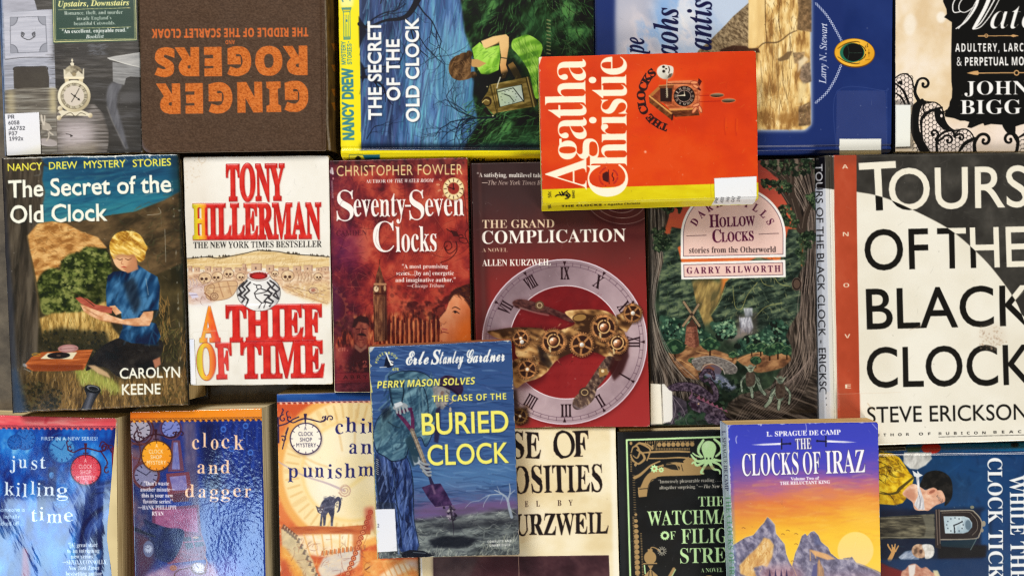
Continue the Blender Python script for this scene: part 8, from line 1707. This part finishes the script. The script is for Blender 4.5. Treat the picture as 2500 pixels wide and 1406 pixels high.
# ------------------------------------------------------------------ small blue paperback lying across the others: digging figure
def art_dig():
    a = Art(885,815,1290,1385,G((1080,840),(1100,1360),[(0,(52,78,126)),(0.5,(58,88,138)),(0.62,(64,100,148)),(0.72,(78,96,138)),(0.78,(96,84,124)),(0.82,(70,72,84)),(1,(74,80,80))],0.08,60,10,-3,2))
    a.strokes([(905,850),(1245,835),(1262,1220),(915,1240)],600,(24,90),(1.5,5),[(34,52,96),(82,118,168),(50,84,136),(116,150,190),(30,46,86),(66,88,140)],-4,6,0.42,0.12,0.6)
    a.P([(1040,1140),(1256,1120),(1260,1180),(1050,1200)],(96,136,176),0.35,12); a.P([(1030,1236),(1150,1226),(1260,1215),(1262,1260),(1100,1270),(1020,1268)],(116,84,130),0.5,6)
    # ground
    gd = [(918,1300),(1010,1270),(1060,1262),(1110,1258),(1180,1250),(1262,1240),(1268,1352),(922,1364)]
    a.P(gd,N([(0.1,(50,54,58)),(0.5,(86,92,94)),(0.9,(130,138,136))],30,8,-6,3),0.95,4); a.strokes(gd,420,(6,26),(0.8,2.4),[(150,158,154),(44,48,56),(110,118,118),(70,74,84),(178,184,174)],12,30,0.5,0.4)
    a.P([(1045,1318),(1080,1308),(1130,1308),(1170,1314),(1150,1330),(1120,1338),(1060,1336)],(26,28,36),0.9,2.5); a.P([(1080,1290),(1110,1280),(1140,1286),(1120,1300)],(34,36,46),0.7,4); a.P([(1010,1282),(1090,1272),(1180,1268),(1262,1262),(1262,1276),(1100,1290)],(44,44,52),0.6,5)
    a.strokes([(1180,1320),(1266,1300),(1266,1350),(1160,1356)],110,(8,24),(0.8,1.8),[(196,200,186),(120,126,118),(150,154,140)],70,20,0.6); a.strokes([(922,1340),(1100,1340),(1130,1362),(922,1362)],90,(8,22),(0.8,1.8),[(190,194,182),(96,104,100)],75,25,0.6)
    # dead tree
    for p,w in (([(1250,1262),(1244,1240),(1238,1216),(1224,1204),(1208,1196)],[9,8,6,3]),([(1240,1222),(1246,1200),(1244,1180)],[6,4,2]),([(1246,1206),(1258,1196)],[4,2]),([(1226,1206),(1196,1208),(1170,1222)],[4,3,1]),([(1222,1204),(1214,1186)],[3,1]),([(1196,1208),(1184,1226),(1180,1238)],[3,1]),([(1230,1208),(1222,1230)],[3,1]),([(1170,1222),(1150,1226),(1136,1240)],[2,1])): a.L(p,[v*0.75 for v in w],(160,172,186),0.8)
    # the digger: trousers,coat,arm,hat
    TR = lambda s: N([(0.15,(22,30,60)),(0.45,(46,64,116)),(0.85,(92,116,172))],9,40,0,s)
    a.P([(918,1104),(922,1180),(930,1260),(960,1290),(974,1336),(980,1348),(1020,1344),(1024,1330),(1012,1270),(1010,1220),(1008,1170),(1000,1130),(990,1112),(960,1124)],TR(4),1,1); a.P([(915,1120),(926,1112),(950,1170),(956,1240),(925,1240)],(24,26,46),0.75,4)
    a.strokes([(920,1120),(995,1120),(1016,1320),(984,1340),(940,1250)],110,(16,60),(1.5,5),[(16,22,46),(110,134,186),(54,74,124)],84,14,0.6,0.2); a.P([(980,1350),(1000,1342),(1034,1344),(1050,1352),(1062,1356),(1020,1362),(982,1362)],(24,26,34)); a.L([(1010,1348),(1040,1350)],2,(120,130,140),0.6)
    CO = lambda s,an=60: N([(0.15,(38,62,84)),(0.5,(66,100,120)),(0.85,(112,148,162))],12,44,an,s)
    a.P([(948,920),(975,908),(1010,906),(1040,914),(1066,936),(1074,960),(1070,1010),(1056,1060),(1040,1090),(1026,1066),(1000,1090),(990,1118),(960,1126),(940,1114),(920,1100),(912,1060),(924,1020),(950,1000),(958,960)],CO(5),1,0.8)
    a.strokes([(950,920),(1060,930),(1068,1010),(1000,1085),(930,1100),(930,1020)],170,(20,70),(2,6),[(28,46,66),(122,158,170),(78,114,130),(44,74,96)],70,24,0.5,0.25,0.6)
    a.P([(950,915),(985,905),(990,930),(984,975),(978,990),(958,992),(952,950)],CO(6,90),1,1); a.L([(950,918),(955,960),(960,990)],2.5,(24,40,54),0.7,0.8); a.L([(984,930),(986,960),(980,986)],3,(28,46,60),0.8,1); a.L([(990,926),(1030,930),(1062,950)],3,(26,42,58),0.6,1.2)
    a.P([(918,1040),(950,1000),(964,1020),(950,1060),(930,1080)],(84,116,124),0.5,4); a.L([(948,1030),(966,1042),(976,1044)],2.6,(30,44,56),0.8,0.8); a.P([(930,1000),(952,990),(958,1010),(936,1030)],(20,24,34),0.7,3); a.P([(1000,1060),(1020,1080),(1030,1130),(1008,1140),(996,1110)],(32,54,68),0.85,2)
    a.P([(1056,946),(1076,936),(1096,940),(1100,960),(1094,984),(1082,1000),(1066,994),(1060,970)],N([(0,(110,112,116)),(1,(170,160,152))],8,12,20,6),1,0.8); a.P([(1074,930),(1084,918),(1104,918),(1124,930),(1132,950),(1122,966),(1102,954),(1082,944)],N([(0,(40,28,50)),(1,(64,46,74))],12,6,20,7),1,0.6,1); a.L([(1070,940),(1096,946),(1126,968)],5,(36,26,46),0.95); a.E(1100,1000,3,6,(170,160,150)); a.P([(1064,1000),(1076,990),(1076,1050),(1070,1082),(1060,1078)],(40,34,58),0.9,1.2); a.L([(1090,956),(1098,962)],2,(50,44,50),0.7)
    ED = (20,28,42)
    for q in ([(948,920),(975,908),(1010,906),(1040,914),(1066,936)],[(950,1000),(924,1020),(912,1060),(920,1100),(940,1114),(960,1126),(990,1118),(1000,1090),(1026,1066),(1040,1090),(1056,1060),(1070,1010)],[(918,1104),(922,1180),(930,1260)],[(990,1112),(1000,1130),(1008,1170),(1010,1220),(1012,1270),(1024,1330)],[(958,1124),(966,1200),(976,1280),(982,1340)],[(984,930),(986,960),(980,988)],[(950,940),(955,975),(960,992)],[(1020,920),(1040,960),(1046,1010),(1036,1050)]): a.L(q,[1.4,2.6,1.6],ED,0.8,0.4)
    for q in ([(980,1130),(990,1180),(986,1240)],[(944,1130),(950,1190),(960,1250)],[(1000,1150),(1000,1210),(1006,1270)]): a.L(q,[2,7,2],(20,28,56),0.55,1.5)
    a.E(1080,960,4,6,(120,96,88),20); a.L([(1096,972),(1106,980),(1098,986)],2.4,(150,140,134)); a.L([(1086,988),(1096,992)],1.6,(60,50,52))
    # spade
    PU = N([(0,(62,26,56)),(1,(104,48,84))],4,14,30,3)
    a.L([(972,1010),(990,1030),(1006,1052)],[7,9,9],PU); a.L([(1004,1000),(1008,1024),(1008,1052)],[6,8,9],PU); a.L([(970,1008),(990,1002),(1004,998)],7,PU); a.L([(1006,1050),(1026,1100),(1040,1138)],10,N([(0,(96,84,76)),(1,(156,140,120))],3,20,70)); a.L([(1006,1052),(1026,1102),(1039,1138)],2,(190,176,150),0.7); a.L([(1042,1140),(1050,1166),(1058,1188)],[9,6,10],(44,40,66))
    a.P([(1030,1190),(1052,1182),(1076,1180),(1092,1206),(1106,1234),(1084,1236),(1064,1238),(1046,1216)],N([(0,(40,28,58)),(1,(88,60,100))],12,20,50,5)); a.L([(1056,1186),(1062,1204)],5,(120,92,120),0.8,1); a.L([(1064,1238),(1106,1234)],1.6,(140,120,140),0.7)
    for p,w in (([(964,996),(980,988),(992,992)],[9,11,9]),([(968,994),(970,1008)],5),([(976,994),(978,1010)],5),([(984,994),(988,1008)],5),([(992,994),(996,1004)],5)): a.L(p,w,(150,156,160)); 
    a.lines([[(972,998),(974,1010)],[(980,998),(983,1010)],[(988,998),(991,1008)]],1.4,(50,54,64),0.8); a.P([(962,986),(980,980),(984,988),(966,996)],(200,206,210))
    for p in ([(1020,1122),(1034,1132),(1048,1134)],[(1022,1130),(1036,1142),(1050,1144)],[(1028,1140),(1040,1152),(1052,1152)],[(1034,1150),(1044,1160),(1052,1160)]): a.L(p,5.6,(146,152,158)); a.L([(x,y+3) for x,y in p],1.3,(50,54,64),0.8)
    a.P([(1006,1110),(1024,1116),(1026,1130),(1012,1136)],(190,198,204),0.8,1); a.L([(1000,1076),(1010,1100),(1016,1124)],[20,16,12],(40,62,76),0.9,1)
    a.dabs([(1082,1238),(1112,1236),(1116,1262),(1108,1280),(1090,1262)],40,(1.5,5),[(50,42,58),(96,84,104),(170,160,170),(36,30,44)],0.85); a.L([(1100,1236),(1104,1262),(1108,1288),(1108,1306)],[6,4,2,1],(40,34,46),0.8)
    # lettering
    W,Y = (240,240,234),(242,234,110)
    for t,st,x0,y0,x1,y1,h in (('Erle','script',991,891,1047,888.5,32),('S','bi',1052,889,1075,888,33),('tanley','script',1073,888,1132,885.5,30),('Gardner','script',1139,886,1233,881,31)): a.T(t,st,x0,y0,x1,y1,h,W,0.012,sk=0.1)
    a.TA('POCKET','sb',946,888,23,172,100,6.5,Y,-0.004,0.85); a.TA('BOOK','sb',946,888,23,80,30,6.5,Y,-0.004,0.85); a.P([(938,896),(942,876),(946,862),(950,878),(960,884),(962,894),(950,898)],(26,30,48)); a.L([(944,862),(950,878),(956,890)],3,W); a.L([(928,897),(944,896)],1.6,W,sm=0); a.E(957,890,4,3,W); a.L([(950,880),(960,884)],2.4,W,sm=0); a.T('678','sb',959,905.5,974,905,7,Y)
    a.T('PERRY MASON SOLVES','sb',921.5,948,1159,938,17,Y,0.002,sk=0.16,sh=(1.2,1.2,0.8,(24,30,56),0.6)); a.T('THE CASE OF THE','sb',1056,981.5,1237,975,15.5,Y,0.0,ls=1.04,sh=(1.2,1.2,0.8,(24,30,56),0.6))
    a.T('BURIED','gill',1031,1061.5,1243,1053.5,51,Y,0.014,sh=(1.5,1.5,1,(24,30,56),0.6)); a.T('CLOCK','gill',1045,1136,1244,1129,49,Y,0.012,sh=(1.5,1.5,1,(24,30,56),0.6))
    a.T('COMPLETE AND','sb',1191,1324.5,1249,1322,5.4,W,ls=1.15); a.T('UNABRIDGED','sb',1196,1333.5,1246,1331.5,5.4,W,ls=1.15)
    # label,wear
    a.P([(915,1224),(966,1228),(966,1244),(917,1244)],(40,44,50),0.45,1); a.P([(915,1243),(964.5,1242),(970,1345),(921,1348)],G((918,1250),(966,1300),[(0,(226,229,238)),(1,(232,233,238))])); a.T('22','inter',917,1287.5,926.5,1287,8.5,(60,64,76),0.012)
    a.wear((901,847),(923,1363),200,3.4,(232,224,190),3); a.wear((902,846),(1248,831),110,2.6,(226,218,196),4); a.wear((1249,832),(1269,1354),80,2,(200,176,156),5); a.wear((923,1364),(1268,1354),90,2.4,(226,222,206),6)
    a.P([(897,938),(907,936),(910,958),(899,962)],(236,220,110),0.9,0.5); a.lines([[(919,1120+i*5),(924,1123+i*5)] for i in range(8)],1.5,(226,226,220),0.7); a.L([(901,848),(910,1060),(922,1360)],1.6,(240,230,170),0.7,0.4); a.P([(902,848),(916,846),(910,856),(903,862)],(226,222,206),0.8,0.6)
    return a
A = art_dig()
BK = Book('paperback_book','small worn blue paperback with digging man lying over other books',[(901,847),(1249,831),(1269,1353),(922,1364)],0.044,0.0155,A,'gloss',seed=20,corner=(5,6,6,7),edge_col=(226,214,180),rag=0.9,wave=0.0005)
BK.pages((170,104,66),gap=0.0004,bulge=(0,0.0006,0,0)); BK.back((120,110,90)); BK.spine('l',[(0,0.0002),(0.0006,0.001),(0.0008,0.008),(0.0004,0.0152)],col=(214,206,150))
BK.sticker([(915.5,1243),(964.5,1242),(970,1345),(921,1348)],A)
